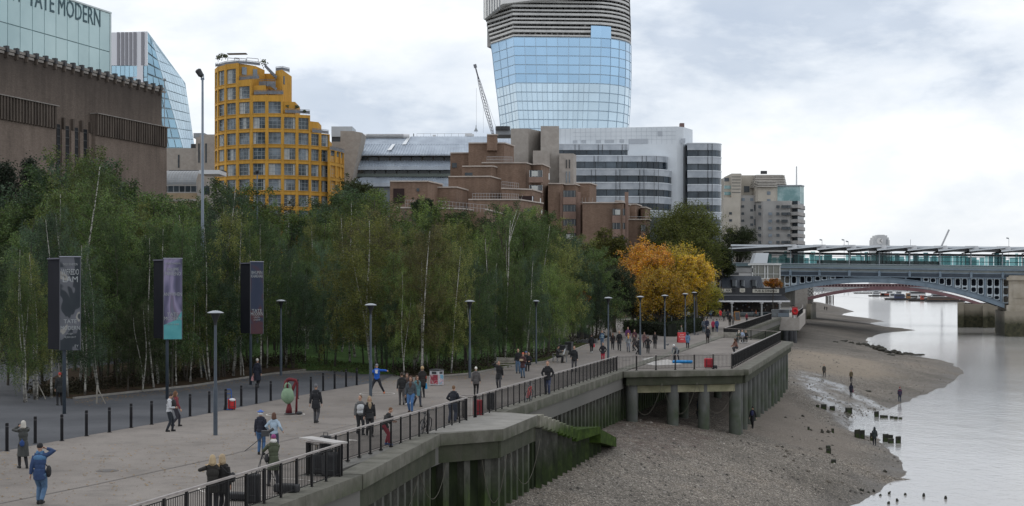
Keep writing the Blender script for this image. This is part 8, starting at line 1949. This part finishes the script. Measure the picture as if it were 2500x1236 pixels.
  if style == 'hat': c.lathe([(.15, 0), (.15, .02), (.08, .035)], 14, mh, tuple(hc + hd * .05))
  if style == 'cap': c.ball(hc + hd * .055 + hf_ * .095, (.065, .06, .016), mh, Rm, 10, 6)
  vox(c, max(vs, .012), 'hat', t)
 elif style == 'hood':
  c.ball(hc + hd * .02 - hf_ * .02, (.11, .125, .135), mh, Rm, 12, 8); c.tube([hc - hf_ * .05, nk - fw * .05 - d * .04], [.11, .13], 10, mh); vox(c, max(vs, .013), 'hood', t)
 if P.get('fur'):
  c = MB(); mf = CM(P['fur'], .95, .5); r = random.Random(3); q = [nk + rt * math.cos(a) * .15 - fw * (.07 + .08 * math.sin(a)) - d * (.02 + .05 * math.sin(a)) for a in [math.pi * i / 8 for i in range(9)]]; c.tube(q, .055, 8, mf)
  for i in range(60): p = q[r.randrange(9)] + V((r.gauss(0, .03), r.gauss(0, .03), r.gauss(0, .03))); c.ball(p, .02, mf, ns=5, nr=4)
  vox(c, .014, 'fur_collar', t, 1)
 if s > 28 and style != 'none':
  c = MB(); me_ = M('eye_dark', (.02, .015, .012), rough=.3)
  for q in (-1, 1): c.ball(hc + hf_ * .086 + hr * .03 * q + hd * .02, (.011, .007, .007), me_, HR_, 6, 5)
  c.build('eyes', t); c = MB(); c.ball(hc + hf_ * .082 - hd * .052, (.022, .009, .007), M('lips', (.25, .10, .09)), HR_, 6, 5); c.build('mouth', t)
 def world(v): return Vector(g) + Matrix.Rotation(R(face), 3, 'Z') @ (v * sc_)
 return dict(t=t, g=g, face=face, sc=sc_, hip=hip, d=d, fw=fw, rt=rt, chest=chest, hands=[a[2] for a in arms], world=world, hc=hc, nk=nk)
def worn(p, name, label, m, size=(.15, .09, .22), off=(0, -.20, .02), cat='backpack'):
 t = thing(name, label, cat, tuple(p['g'])); ORG[t.name] = Vector((0, 0, 0)); t.rotation_euler = (0, 0, R(p['face'])); t.scale = (p['sc'],) * 3; c = p['chest'] + p['rt'] * off[0] + p['fw'] * off[1] + p['d'] * off[2]; Rm = Matrix((p['rt'], p['fw'], p['d'])).transposed()
 mb = MB(); mb.ball(c, size, m, Rm, 12, 9); mb.ball(c - p['d'] * size[2] * .3, (size[0] * .95, size[1] * 1.0, size[2] * .75), m, Rm, 12, 9); vox(mb, .018, 'pack_body', t)
 mb = MB()
 for q in (-1, 1):
  if cat == 'backpack': a = p['chest'] + p['rt'] * .11 * q; mb.tube([a - p['fw'] * .14 + p['d'] * .12, a + p['d'] * .205 - p['fw'] * .0, a + p['fw'] * .15 + p['d'] * .08, a + p['rt'] * .04 * q - p['fw'] * .05 - p['d'] * .12], .017, 6, m)
 if cat != 'backpack': a = p['chest']; mb.tube([c + p['d'] * .1, a + p['fw'] * -.16, a + p['d'] * .2 - p['rt'] * .12 * (1 if off[0] > 0 else -1)], .015, 6, m)
 mb.build('strap', t); return t
def carried(p, k, name, label, m, size=(.13, .06, .13), drop=.24, cat='bag'):
 h = p['hands'][k]; t = thing(name, label, cat, tuple(p['g'])); ORG[t.name] = Vector((0, 0, 0)); t.rotation_euler = (0, 0, R(p['face'])); t.scale = (p['sc'],) * 3; c = h - Vector((0, 0, drop + .06)); mb = MB(); a, b, e = size
 mb.add([(c.x - b, c.y - a, c.z - e), (c.x + b, c.y - a, c.z - e), (c.x + b, c.y + a, c.z - e), (c.x - b, c.y + a, c.z - e), (c.x - b * .4, c.y - a * .8, c.z + e), (c.x + b * .4, c.y - a * .8, c.z + e), (c.x + b * .4, c.y + a * .8, c.z + e), (c.x - b * .4, c.y + a * .8, c.z + e)], [(0, 3, 2, 1), (4, 5, 6, 7), (0, 1, 5, 4), (1, 2, 6, 5), (2, 3, 7, 6), (3, 0, 4, 7)], m)
 mb.build('bag_body', t); mb = MB(); mb.tube([(c.x, c.y - a * .5, c.z + e - .01), (h.x, h.y - .02, h.z - .05), (h.x, h.y + .02, h.z - .05), (c.x, c.y + a * .5, c.z + e - .01)], .012, 5, m); mb.build('handle', t); return t
BLK_, NAVY, JEAN, GREY_, TAN = (.012, .012, .014), (.018, .022, .045), (.05, .10, .19), (.07, .07, .075), (.20, .14, .09)
def walk(st=.30, arm=.22, lean=3, **k):
 d = dict(lean=lean, lf=(-.09, st, .09), rf=(.09, -st * .9, .13), lh=(-.25, -arm, .84), rh=(.25, arm, .86), hip=(0, 0, .91)); d.update(k); return d
pockets = dict(lh=(-.20, .10, .92), rh=(.20, .10, .92), hidden='lr', lk=(-1, -.6, 0), rk=(1, -.6, 0))
def pk(**k): d = dict(pockets); d.update(k); return d
# ---- promenade, near
p = person('person in blue two tone jacket and black beanie, hand raised to the ear, bottom left', 97, 1233, 1083, -4, walk(.12, .05, rh=(.16, .10, 1.60), rk=(1, -.1, 0), lw=1.12), (.025, .05, .12), (.07, .13, .22), BLK_, 'beanie', .05)
mb = MB(); c0 = p['chest'] + p['d'] * .10; mb.ball(c0, (.205, .142, .13), CM((.06, .14, .26)), None, 14, 9); mb.tube([p['nk'] + Vector((-.1, 0, -.02)), p['nk'] + Vector((.1, 0, -.02))], .09, 8, CM((.06, .14, .26))); vox(mb, .014, 'jacket_yoke', p['t'])
worn(p, 'shoulder_bag', 'black shoulder bag hanging at the hip of the man in blue', BKC, (.07, .11, .17), (.24, -.06, -.28), 'bag')
p = person('grey haired person in a long grey coat photographing with raised arms at left', 57, 1144, 1030, 38, dict(lh=(-.06, .30, 1.56), rh=(.08, .30, 1.56), lk=(-1, 0, -.5), rk=(1, 0, -.5), lf=(-.1, .12, .09), rf=(.1, -.1, .09)), (.045, .047, .045), (.02, .02, .022), (.42, .40, .36), 'bob', .36)
mb = MB(); h = (p['hands'][0] + p['hands'][1]) / 2 + Vector((0, .06, .04)); q = p['world'](h); mb.box(q.x - .07, q.x + .07, q.y - .03, q.y + .03, q.z - .04, q.z + .05, DKM); mb.tube([(q.x, q.y, q.z), (q.x - .08, q.y + .1, q.z)], .03, 8, DKM); tag(mb.build('camera_body'), 'small black camera held up by the grey haired photographer', 'camera')
worn(p, 'shoulder_bag', 'blue bag hanging at the front of the grey coated photographer', CM((.02, .05, .16)), (.1, .05, .12), (-.12, .2, -.30), 'bag')
p = person('person in white jacket with black backpack looking down at a phone', 413, 1054, 962, -80, dict(lh=(-.08, .28, 1.12), rh=(.10, .28, 1.12), head=28, lf=(-.1, .14, .09), rf=(.1, -.10, .09)), (.42, .43, .45), (.018, .022, .03), (.03, .02, .02), 'short', 0, BLK_, None, None, None)
worn(p, 'backpack', 'black backpack worn over the white jacket', BKC, (.14, .11, .23)); mb = MB(); q = p['world']((p['hands'][0] + p['hands'][1]) / 2 + Vector((0, .1, .02))); mb.box(q.x - .035, q.x + .035, q.y - .07, q.y + .07, q.z - .01, q.z + .01, DKM); tag(mb.build('phone'), 'small phone in the hands of the white jacketed person', 'phone')
person('person in dark red top half hidden behind the white jacketed backpacker', 428, 1042, 956, -70, walk(.2), (.16, .03, .04), (.03, .03, .04), (.12, .06, .03), 'long')
p = person('dark person with red cap standing behind the first banner pole', 146, 990, 911, 30, dict(lf=(-.12, 0, .09)), (.02, .022, .022), BLK_, (.35, .04, .03), 'cap', .1); worn(p, 'backpack', 'black backpack on the person behind the banner pole', BKC)
p = person('grey haired person in a long dark coat carrying a pink handbag', 628, 948, 876, -20, walk(.14, .02), (.012, .014, .024), BLK_, (.42, .40, .37), 'short', .34); carried(p, 0, 'handbag', 'dusty pink handbag carried past the bollards', CM((.42, .22, .22)), (.17, .08, .13), .22)
p = person('person in black jacket with dark rucksack walking away left of centre', 771, 1034, 938, -8, walk(.16, .08), (.014, .015, .018), (.06, .06, .065), (.12, .12, .13), 'short', .12); worn(p, 'backpack', 'dark grey rucksack on the walker left of centre', CM((.04, .042, .045)), (.14, .12, .24))
p = person('older person in blue and white hat and jeans watching the musicians', 636, 1111, 1003, -8, dict(rf=(.12, -.05, .09), lf=(-.1, .1, .09)), (.016, .018, .03), (.05, .11, .22), (.06, .12, .34), 'hat', 0); worn(p, 'backpack', 'navy rucksack on the watcher in the blue and white hat', CM((.018, .02, .035)), (.16, .12, .24))
mb = MB(); mb.ball(p['hc'] - Vector((0, .02, .02)), (.098, .112, .075), CM((.55, .55, .53)), None, 10, 7); vox(mb, .014, 'white_hair', p['t'])
person('brown haired person in pale blue top beside the blue hatted watcher', 669, 1112, 1010, -14, dict(rh=(.34, .10, 1.02), lh=(-.3, .1, 1.08)), (.30, .38, .46), (.05, .06, .09), (.09, .045, .03), 'bob')
p = person('person in green parka and purple bobble hat filming with a tripod camera', 668, 1188, 1063, 20, dict(lh=(-.16, .34, 1.32), rh=(.02, .36, 1.22), lf=(-.15, .1, .09), rf=(.13, -.1, .09)), (.055, .065, .04), (.03, .03, .035), (.20, .04, .14), 'beanie', .25)
mb = MB(); mb.ball(p['nk'] + Vector((0, -.04, .06)), (.12, .11, .08), CM((.5, .5, .48)), None, 10, 7); vox(mb, .014, 'fur_collar', p['t'])
worn(p, 'shoulder_bag', 'black camera bag at the side of the green parka', BKC, (.08, .1, .15), (-.24, .0, -.28), 'bag')
def tripod():
 g = G(640, 1176); t = thing('tripod', 'thin black tripod with microphone boom in front of the green parka', 'tripod', tuple(g))
 for a in (0, 2.1, 4.2): mb = MB(); mb.tube([(g.x, g.y, .85), (g.x + .42 * math.cos(a), g.y + .42 * math.sin(a), .01)], .012, 5, DKM); mb.build('leg', t)
 mb = MB(); mb.tube([(g.x, g.y, .7), (g.x, g.y, 1.45)], .014, 5, DKM); mb.tube([(g.x - .55, g.y, .95), (g.x + .25, g.y, 1.6)], .012, 5, DKM); mb.build('pole', t); mb = MB(); mb.box(g.x - .02, g.x + .22, g.y - .06, g.y + .06, 1.42, 1.60, DKM); mb.tube([(g.x + .2, g.y, 1.56), (g.x + .36, g.y, 1.66)], .05, 8, DKM); mb.build('camera_head', t)
tripod()
p = person('blond person in black parka with fur hood taking a picture behind the bottom railing', 519, 1262, 1114, 6, dict(lh=(-.16, .26, 1.42), rh=(.0, .30, 1.40), fur=(.42, .30, .17)), (.018, .016, .014), (.02, .02, .024), (.33, .25, .15), 'long', .1)
person('second blond person in dark coat standing right beside the fur hooded one', 543, 1258, 1112, -16, dict(lf=(-.1, .05, .09)), (.016, .015, .015), (.02, .02, .025), (.29, .22, .14), 'long', .15)
worn(dict(p, g=G(548, 1262), face=-16), 'shoulder_bag', 'black shoulder bag on the right one of the blond pair', BKC, (.09, .08, .15), (.2, -.12, -.12), 'bag')
p = person('performer in bright blue and white tracksuit spreading arms on the chalk circle', 920, 961, 886, 176, dict(lf=(-.42, .0, .09), rf=(.36, .0, .09), hip=(0, 0, .84), lh=(-.62, .15, 1.30), rh=(.30, .30, 1.15), lk=(-.3, -1, 0), rk=(.5, -.6, -.5)), (.012, .09, .42), (.012, .013, .018), (.16, .17, .19), 'cap', 0, (.5, .15, .06), vest=None)
mb = MB(); mb.box(-.07, .07, .155, .175, 1.16, 1.33, CM((.6, .6, .6))); mb.build('bib', p['t']); mb = MB(); mb.ball(p['nk'] - p['d'] * .07, (.185, .12, .05), CM((.5, .52, .55)), None, 12, 7); vox(mb, .015, 'white_yoke', p['t'])
person('short haired person in white gilet walking with a companion behind the railing', 879, 1062, 966, -160, walk(.16, .06, turn=-40), (.10, .10, .10), (.014, .015, .018), (.10, .055, .03), 'short', 0, BLK_, vest=(.50, .51, .52))
person('blond person in black jacket walking beside the white gilet', 902, 1066, 968, -165, walk(.10, .04), (.014, .014, .016), (.013, .013, .015), (.25, .19, .12), 'long', .06)
p = person('young person in black jacket and red trousers leaning on the railing', 944, 1087, 993, -100, dict(lean=24, hip=(0, -.12, .9), lh=(-.10, .34, 1.06), rh=(.20, .32, 1.07), head=20, lf=(-.1, -.06, .09), rf=(.1, .16, .09), lw=1.1), (.022, .022, .022), (.22, .02, .035), (.12, .06, .03), 'short', .08, (.03, .06, .18))
worn(p, 'backpack', 'black backpack on the leaner in red trousers', BKC, (.13, .1, .2))
person('person in black jumper and loose jeans leaning over the railing at the landing gap', 1106, 1033, 942, -20, dict(lean=14, hip=(0, -.05, .92), lh=(-.24, .22, 1.05), rh=(.22, .30, 1.06), lf=(-.16, -.1, .09), rf=(.12, -.06, .09), lw=1.25), (.012, .014, .02), (.045, .055, .085), (.13, .075, .04), 'short')
person('white haired person in grey jacket and black trousers walking away', 1162, 967, 896, -4, walk(.10, .05), (.075, .07, .07), (.012, .012, .014), (.62, .60, .56), 'short', .05)
person('person in black coat walking towards us with a phone at the ear', 1218, 952, 882, 170, walk(.12, .05, rh=(.13, .10, 1.60), rk=(1, 0, -.4)), (.013, .013, .014), (.05, .05, .055), (.10, .05, .03), 'short', .16)
person('person in black jacket with grey trousers striding away left of the trio', 981, 990, 910, 6, walk(.26, .16), (.016, .016, .017), (.085, .08, .082), (.03, .02, .015), 'short')
person('person in dark clothes seen between the two striding walkers', 994, 988, 912, 172, walk(.2), (.03, .028, .03), (.04, .04, .045), (.08, .05, .04), 'long')
p = person('long haired person in denim jacket over white shirt and blue jeans walking towards us', 1003, 1009, 919, 172, walk(.14, .06), (.055, .065, .075), (.05, .12, .26), (.07, .035, .025), 'long', 0, (.06, .035, .025)); mb = MB(); mb.ball(p['chest'] + p['fw'] * .06 - p['d'] * .06, (.055, .10, .24), CM((.55, .56, .57)), Matrix((p['rt'], p['fw'], p['d'])).transposed(), 8, 8); mb.build('white_shirt', p['t'], True)
person('person in teal cardigan walking just behind the denim jacket', 1018, 993, 918, -150, walk(.28, .1), (.07, .15, .17), (.03, .035, .05), (.08, .045, .03), 'long', .2)
p = person('blond curly haired person in long dark coat by the poster bin', 1031, 971, 896, 20, dict(lf=(-.08, .03, .09)), (.018, .016, .016), (.014, .014, .016), (.34, .24, .13), 'fuzz', .12); carried(p, 1, 'carrier_bag', 'bright blue carrier bag held beside the dark coat', CM((.03, .22, .42)), (.12, .06, .16), .16); worn(p, 'shoulder_bag', 'rust red bag on the shoulder of the blond curly haired person', CM((.22, .045, .03)), (.06, .1, .12), (.22, -.02, -.1), 'bag')
person('person in dark top and jeans standing behind the orange hat', 1265, 912, 853, 172, dict(), (.016, .016, .018), (.06, .10, .16), (.20, .13, .09), 'bald')
p = person('person in orange woolly hat holding a book in front of the chest', 1277, 923, 862, 160, dict(lh=(-.08, .26, 1.22), rh=(.08, .26, 1.22)), (.05, .022, .024), (.075, .12, .18), (.48, .12, .07), 'beanie', .12)
mb = MB(); q = p['world'](Vector((0, .36, 1.26))); mb.box(q.x - .12, q.x + .12, q.y - .02, q.y + .02, q.z - .05, q.z + .08, CM((.4, .3, .2))); tag(mb.build('open_book'), 'small open book held by the person in the orange hat', 'book')
sit = dict(hip=(0, 0, .52), lf=(-.1, .42, .09), rf=(.1, .38, .09), lh=(-.14, .3, .72), rh=(.14, .3, .72), kh=(0, .6, 1), hf=.75)
def st(**k): d = dict(sit); d.update(k); return d
person('dark seated person at the right of the slatted bench with crossed hands', 1291, 906, 866, 165, st(), (.014, .014, .016), (.012, .013, .015), (.05, .035, .03), 'short', hgt=1.7); person('seated person in blue woolly hat hidden behind the orange hat', 1284, 903, 862, 165, st(), (.03, .028, .03), (.03, .035, .05), (.06, .09, .22), 'beanie', hgt=1.7)
p = person('seated reader in dark jacket holding a white newspaper near the bins', 1361, 886, 852, -110, st(lh=(-.1, .42, .95), rh=(.1, .42, .95), head=20), (.04, .04, .042), (.012, .012, .014), (.04, .03, .02), 'short', hgt=1.7); mb = MB(); q = p['world'](Vector((0, .5, .92))); mb.obox(q + Vector((-.05, -.3, -.22)), (.03, 0, .0), (.1, .55, 0), (.12, 0, .42), CM((.5, .52, .53))); tag(mb.build('newspaper'), 'white newspaper spread out by the seated reader', 'newspaper')
person('person in black jacket and jeans walking towards us with hands in pockets', 1337, 965, 882, 172, dict(walk(.14, .05), **{k: v for k, v in pockets.items()}), (.013, .013, .015), (.035, .045, .085), (.12, .05, .03), 'short', .06)
person('person in dark jacket and grey trousers standing towards us before the bins', 1402, 908, 846, 172, dict(lf=(-.13, .03, .09), rf=(.12, -.02, .09), rh=(.2, .2, .98)), (.014, .015, .017), (.05, .05, .055), (.12, .07, .05), 'short', .06)
p = person('person in black walking away with a red carrier bag', 1444, 862, 816, -12, walk(.18, .06), (.014, .014, .017), (.012, .012, .014), (.04, .03, .03), 'short', .1, (.45, .45, .45)); carried(p, 1, 'carrier_bag', 'small red carrier bag held by the walker in black', CM((.42, .02, .04)), (.12, .06, .15), .1)
person('person in black jacket and bright red trousers walking towards us', 1472, 885, 837, 174, dict(walk(.12, .04), **{k: v for k, v in pockets.items()}), (.016, .015, .02), (.30, .02, .04), (.10, .06, .04), 'short', .05)
person('person in open blue jacket over pale shirt behind the red trousers', 1470, 848, 808, 175, walk(.15), (.025, .06, .12), (.06, .10, .16), (.25, .09, .05), 'short', vest=(.20, .27, .32))
cr = [('person in black with a tan bag, first of the walking crowd', 1496, 854, 813, 176, walk(.15), (.016, .014, .016), (.014, .014, .017), (.06, .03, .02), 'long', .05), ('tall person in black coat, second of the walking crowd', 1512, 857, 808, 176, walk(.1), (.012, .012, .014), (.05, .05, .055), (.14, .09, .06), 'bald', .12),
      ('orange haired person in pale grey jacket and leggings in the crowd', 1534, 860, 814, 178, walk(.1), (.20, .21, .22), (.17, .18, .21), (.50, .24, .07), 'long', .05), ('person in purple and white top at the back of the crowd', 1533, 842, 799, 176, walk(.1), (.10, .03, .10), (.03, .03, .04), (.12, .06, .05), 'short', 0), ('person in dark red coat at the back of the crowd, right of the purple top', 1549, 846, 805, 176, walk(.12), (.07, .025, .035), (.03, .03, .035), (.10, .05, .03), 'short', .1),
      ('person in brown grey coat turning sideways in the crowd', 1549, 857, 817, 100, walk(.15), (.07, .058, .055), (.03, .03, .035), (.05, .03, .03), 'short', .25), ('person in black stooping forward in front of the crowd lamp', 1556, 866, 824, -60, dict(walk(.22), lean=20), (.018, .017, .018), (.015, .015, .017), (.05, .04, .03), 'short', .05), ('person with pinkish scarf right of the crowd lamp', 1573, 850, 812, 176, walk(.1), (.15, .085, .085), (.03, .03, .035), (.10, .06, .05), 'long', .2),
      ('person in black dress coat with both hands on hips', 1582, 863, 821, 178, dict(walk(.08), lh=(-.2, .05, .98), rh=(.2, .05, .98), lk=(-1, -.2, 0), rk=(1, -.2, 0)), (.012, .012, .014), (.014, .014, .015), (.03, .02, .02), 'long', .3), ('person in long black coat with a pale bag, right end of the crowd', 1599, 852, 811, 178, walk(.08), (.012, .012, .013), (.014, .013, .014), (.03, .02, .02), 'long', .25),
      ('hooded person in pale blue with a dark rucksack by the red board', 1679, 852, 812, -4, walk(.1), (.10, .18, .30), (.014, .014, .02), (.02, .03, .05), 'hood', .12), ('bald person in dark jacket standing alone by the jetty bench', 1728, 839, 797, -6, walk(.05), (.016, .017, .022), (.028, .018, .016), (.35, .32, .30), 'short', .06), ('person in grey coat, left of the pair by the hedge corner', 1718, 813, 779, -8, walk(.12), (.085, .10, .12), (.05, .09, .14), (.06, .05, .04), 'short', .08), ('person in dark blue, right of the pair by the hedge corner', 1726, 814, 777, -8, walk(.12), (.02, .025, .045), (.04, .05, .08), (.05, .04, .04), 'short', .08),
      ('person in crimson jacket walking away near the jetty bench', 1741, 813, 780, -6, walk(.1), (.28, .025, .06), (.014, .014, .016), (.04, .03, .03), 'short', .06), ('person in blue jacket walking away beside the crimson jacket', 1750, 813, 779, -6, walk(.12), (.03, .06, .14), (.04, .06, .12), (.04, .03, .03), 'short', .05), ('person in black in front of the chalkboard', 1782, 797, 765, 170, walk(.1), (.014, .013, .013), (.03, .026, .022), (.05, .03, .03), 'short', .06), ('small person in grey dress beside the chalkboard', 1790, 795, 772, 20, walk(.08), (.08, .08, .08), (.05, .045, .04), (.08, .05, .04), 'bob', .25),
      ('person in red and white sports jacket near the chalkboard', 1759, 782, 755, 10, walk(.15), (.45, .025, .03), (.20, .19, .18), (.08, .05, .04), 'short', .05), ('person in olive jacket near the chalkboard', 1768, 785, 754, 10, walk(.1), (.05, .055, .04), (.03, .03, .035), (.06, .05, .04), 'short', .05), ('person in dark coat under the awning left of the chalkboard', 1777, 781, 755, -10, walk(.1), (.016, .016, .02), (.02, .02, .025), (.07, .05, .03), 'short', .1), ('person in dark red jacket standing on the step outside the pub', 1823, 788, 765, 175, walk(.06), (.14, .02, .03), (.016, .016, .02), (.05, .035, .03), 'short', .06)]
for a in cr: person(a[0], a[1], a[2], a[3], a[4], a[5], a[6], a[7], a[8], a[9], a[10], fine=False)
q = person('bending performer in grey with a white cap standing on the blue tray', 1652, 884, 852, 150, dict(lean=62, hip=(0, -.1, .92), lh=(-.22, .5, .55), rh=(.22, .5, .55), lf=(-.22, .05, .16), rf=(.22, .05, .16), head=20), (.16, .165, .17), (.022, .024, .03), (.55, .55, .54), 'beanie', 0, hgt=1.75)
person('seated person in pale green top above the red board', 1664, 822, 795, 90, st(), (.14, .15, .12), (.09, .14, .16), (.08, .06, .05), 'short', 0, hgt=1.7)
person('person in pale blue shirt on the jetty bench', 1812, 838, 808, 175, st(), (.30, .36, .48), (.013, .013, .015), (.30, .20, .17), 'bald', 0, (.55, .55, .55), hgt=1.75); person('person in dark jacket seated on the right of the jetty bench', 1821, 838, 812, 172, st(), (.02, .022, .022), (.012, .012, .014), (.05, .04, .03), 'short', 0, (.5, .5, .5), hgt=1.7); person('person in grey green coat seated on the left of the jetty bench', 1804, 838, 812, 150, st(), (.07, .075, .06), (.03, .03, .03), (.35, .32, .28), 'bob', .1, hgt=1.7)
p = person('crouching person in brown jacket beside the jetty railing', 1797, 862, 833, 120, dict(hip=(0, -.1, .50), lf=(-.15, .25, .09), rf=(.12, .1, .09), lh=(-.1, .45, .62), rh=(.12, .45, .62), lean=22, kh=(0, .8, .6), hf=.7), (.16, .08, .06), (.03, .03, .035), (.07, .035, .02), 'bob', 0, hgt=1.7)
for i, (x, y, c, h_, lab) in enumerate(((1930, 765, (.30, .31, .33), (.2, .15, .1), 'person in pale jacket seated at the left of the pub terrace table'), (1938, 765, (.04, .04, .05), (.05, .04, .03), 'person in dark jacket seated in the middle of the pub terrace'), (1946, 765, (.28, .26, .23), (.25, .18, .12), 'person in cream jacket seated at the right of the pub terrace'))): person(lab, x, y, y - 20, 170, st(), c, (.03, .03, .04), h_, 'short', hgt=1.7, fine=False)
r = random.Random(4)
for i, (x, c, lab) in enumerate(((1690, (.02, .04, .09), 'person in navy standing under the gold trees, farthest left'), (1712, (.45, .14, .02), 'person in bright orange jacket under the gold trees'), (1720, (.03, .03, .04), 'person in black under the gold trees, right of the orange jacket'), (1735, (.02, .14, .32), 'person in bright blue jacket at the end of the gold trees'), (1728, (.06, .06, .07), 'person in grey between the orange and blue jackets'))): person(lab, x, 778 + i % 2, 754, r.choice((0, 90, 180)), walk(.06), c, (.02, .02, .03), (.05, .04, .03), 'short', .05, fine=False)
# pub customers at tables in the shade of the awning
for i, (x, y, c, lab) in enumerate(((1756, 774, (.05, .05, .06), 'first shaded drinker from the left under the awning'), (1770, 773, (.12, .03, .03), 'shaded drinker in dull red under the awning'), (1812, 773, (.20, .20, .2), 'shaded drinker in pale grey under the awning'), (1836, 773, (.03, .05, .08), 'shaded drinker in navy under the awning'), (1846, 773.5, (.4, .12, .05), 'shaded drinker in orange under the awning'), (1868, 773, (.05, .05, .05), 'shaded drinker in black right of the awning column'))):
 person(lab, x, y, y - 17, r.choice((90, 180, -90)), st(), c, (.02, .02, .025), (.06, .04, .03), 'short', hgt=1.7, fine=False)
# ---- foreshore walkers
def beach_person(lab, x, y, top, face, pose, *a, **k): g = BG(x, y); return person(lab, x, y, top, face, pose, *a, at=g, fine=False, **k)
p = beach_person('person in black coat with big dark hair striding on the shingle by the jetty', 1838, 1046, 993, 150, walk(.22, .1), BLK_, (.014, .014, .015), (.014, .013, .013), 'fuzz', .2); worn(p, 'backpack', 'navy rucksack on the shingle walker by the jetty', CM((.03, .035, .09)))
beach_person('person in dark blue standing in the shadow under the jetty', 1705, 1023, 978, 90, dict(), (.02, .035, .09), (.012, .014, .02), (.02, .02, .03), 'hood')
beach_person('person in brownish jacket standing still, leftmost on the upper foreshore', 2012, 921, 890, 178, dict(lf=(-.14, 0, .09), rf=(.14, 0, .09)), (.05, .047, .04), (.014, .014, .016), (.10, .08, .06), 'short', .1)
beach_person('person in camouflage brown bending slightly, smallest on the upper foreshore', 2078, 934, 907, 170, walk(.1), (.09, .07, .04), (.02, .02, .024), (.08, .06, .04), 'short', .05)
p = beach_person('person in dark coat carrying a maroon bag on the upper foreshore', 2078, 970, 935, -8, walk(.08), (.014, .015, .028), (.012, .012, .014), (.014, .014, .02), 'hood', .15); carried(p, 1, 'carrier_bag', 'maroon bag held by the dark walker on the upper foreshore', CM((.14, .02, .05)), (.15, .08, .18), .05)
p = beach_person('person with a bright red rucksack near the water on the upper foreshore', 2197, 982, 945, -4, dict(), (.03, .025, .05), (.035, .045, .07), (.18, .02, .03), 'beanie', .05); worn(p, 'backpack', 'bright red rucksack worn near the water', CM((.48, .03, .05)), (.16, .12, .22))
p = beach_person('hooded person in dark green jacket wading past the broken posts', 2135, 1089, 1043, -12, walk(.06, .02), (.02, .028, .03), (.012, .013, .018), (.018, .025, .028), 'hood', .1); worn(p, 'backpack', 'grey rucksack on the hooded wader', CM((.10, .11, .13)), (.14, .12, .22), (.1, -.17, 0))
beach_person('far person on the beach beyond the bridge, left of a pair', 2013.5, 758, 746, 0, walk(.05), BLK_, BLK_, BLK_, 'short'); beach_person('far person on the beach beyond the bridge, right of a pair', 2018.5, 759, 747, 0, walk(.05), BLK_, BLK_, BLK_, 'short')
for i, (x, y, lab) in enumerate(((1798, 851, 'pigeon left of the crouching person on the jetty'), (1630, 845, 'pigeon on the paving right of the tall lamp'), (1696, 819, 'pigeon by the lamp near the hedge'), (1704, 819, 'second pigeon by the lamp near the hedge'), (1000, 992, 'white pigeon at the feet of the walking trio'))):
 g = G(x, y); mb = MB(); c_ = CM((.10, .105, .12)) if 'white' not in lab else CM((.5, .5, .5)); mb.ball((g.x, g.y, .13), (.12, .065, .07), c_, None, 10, 7); mb.ball((g.x + .11, g.y, .23), .035, c_, None, 8, 6); mb.tube([(g.x + .08, g.y, .16), (g.x + .11, g.y, .23)], [.045, .03], 8, c_); mb.tube([(g.x - .08, g.y, .14), (g.x - .24, g.y, .10)], [.05, .02], 6, c_); mb.tube([(g.x + .13, g.y, .23), (g.x + .165, g.y, .222)], [.012, .004], 5, c_)
 for s in (-1, 1): mb.tube([(g.x, g.y + .02 * s, .1), (g.x + .01, g.y + .02 * s, .004)], .006, 4, c_)
 tag(mb.build('pigeon', None, True), lab, 'bird')
bpy.data.scenes.remove(tsc)
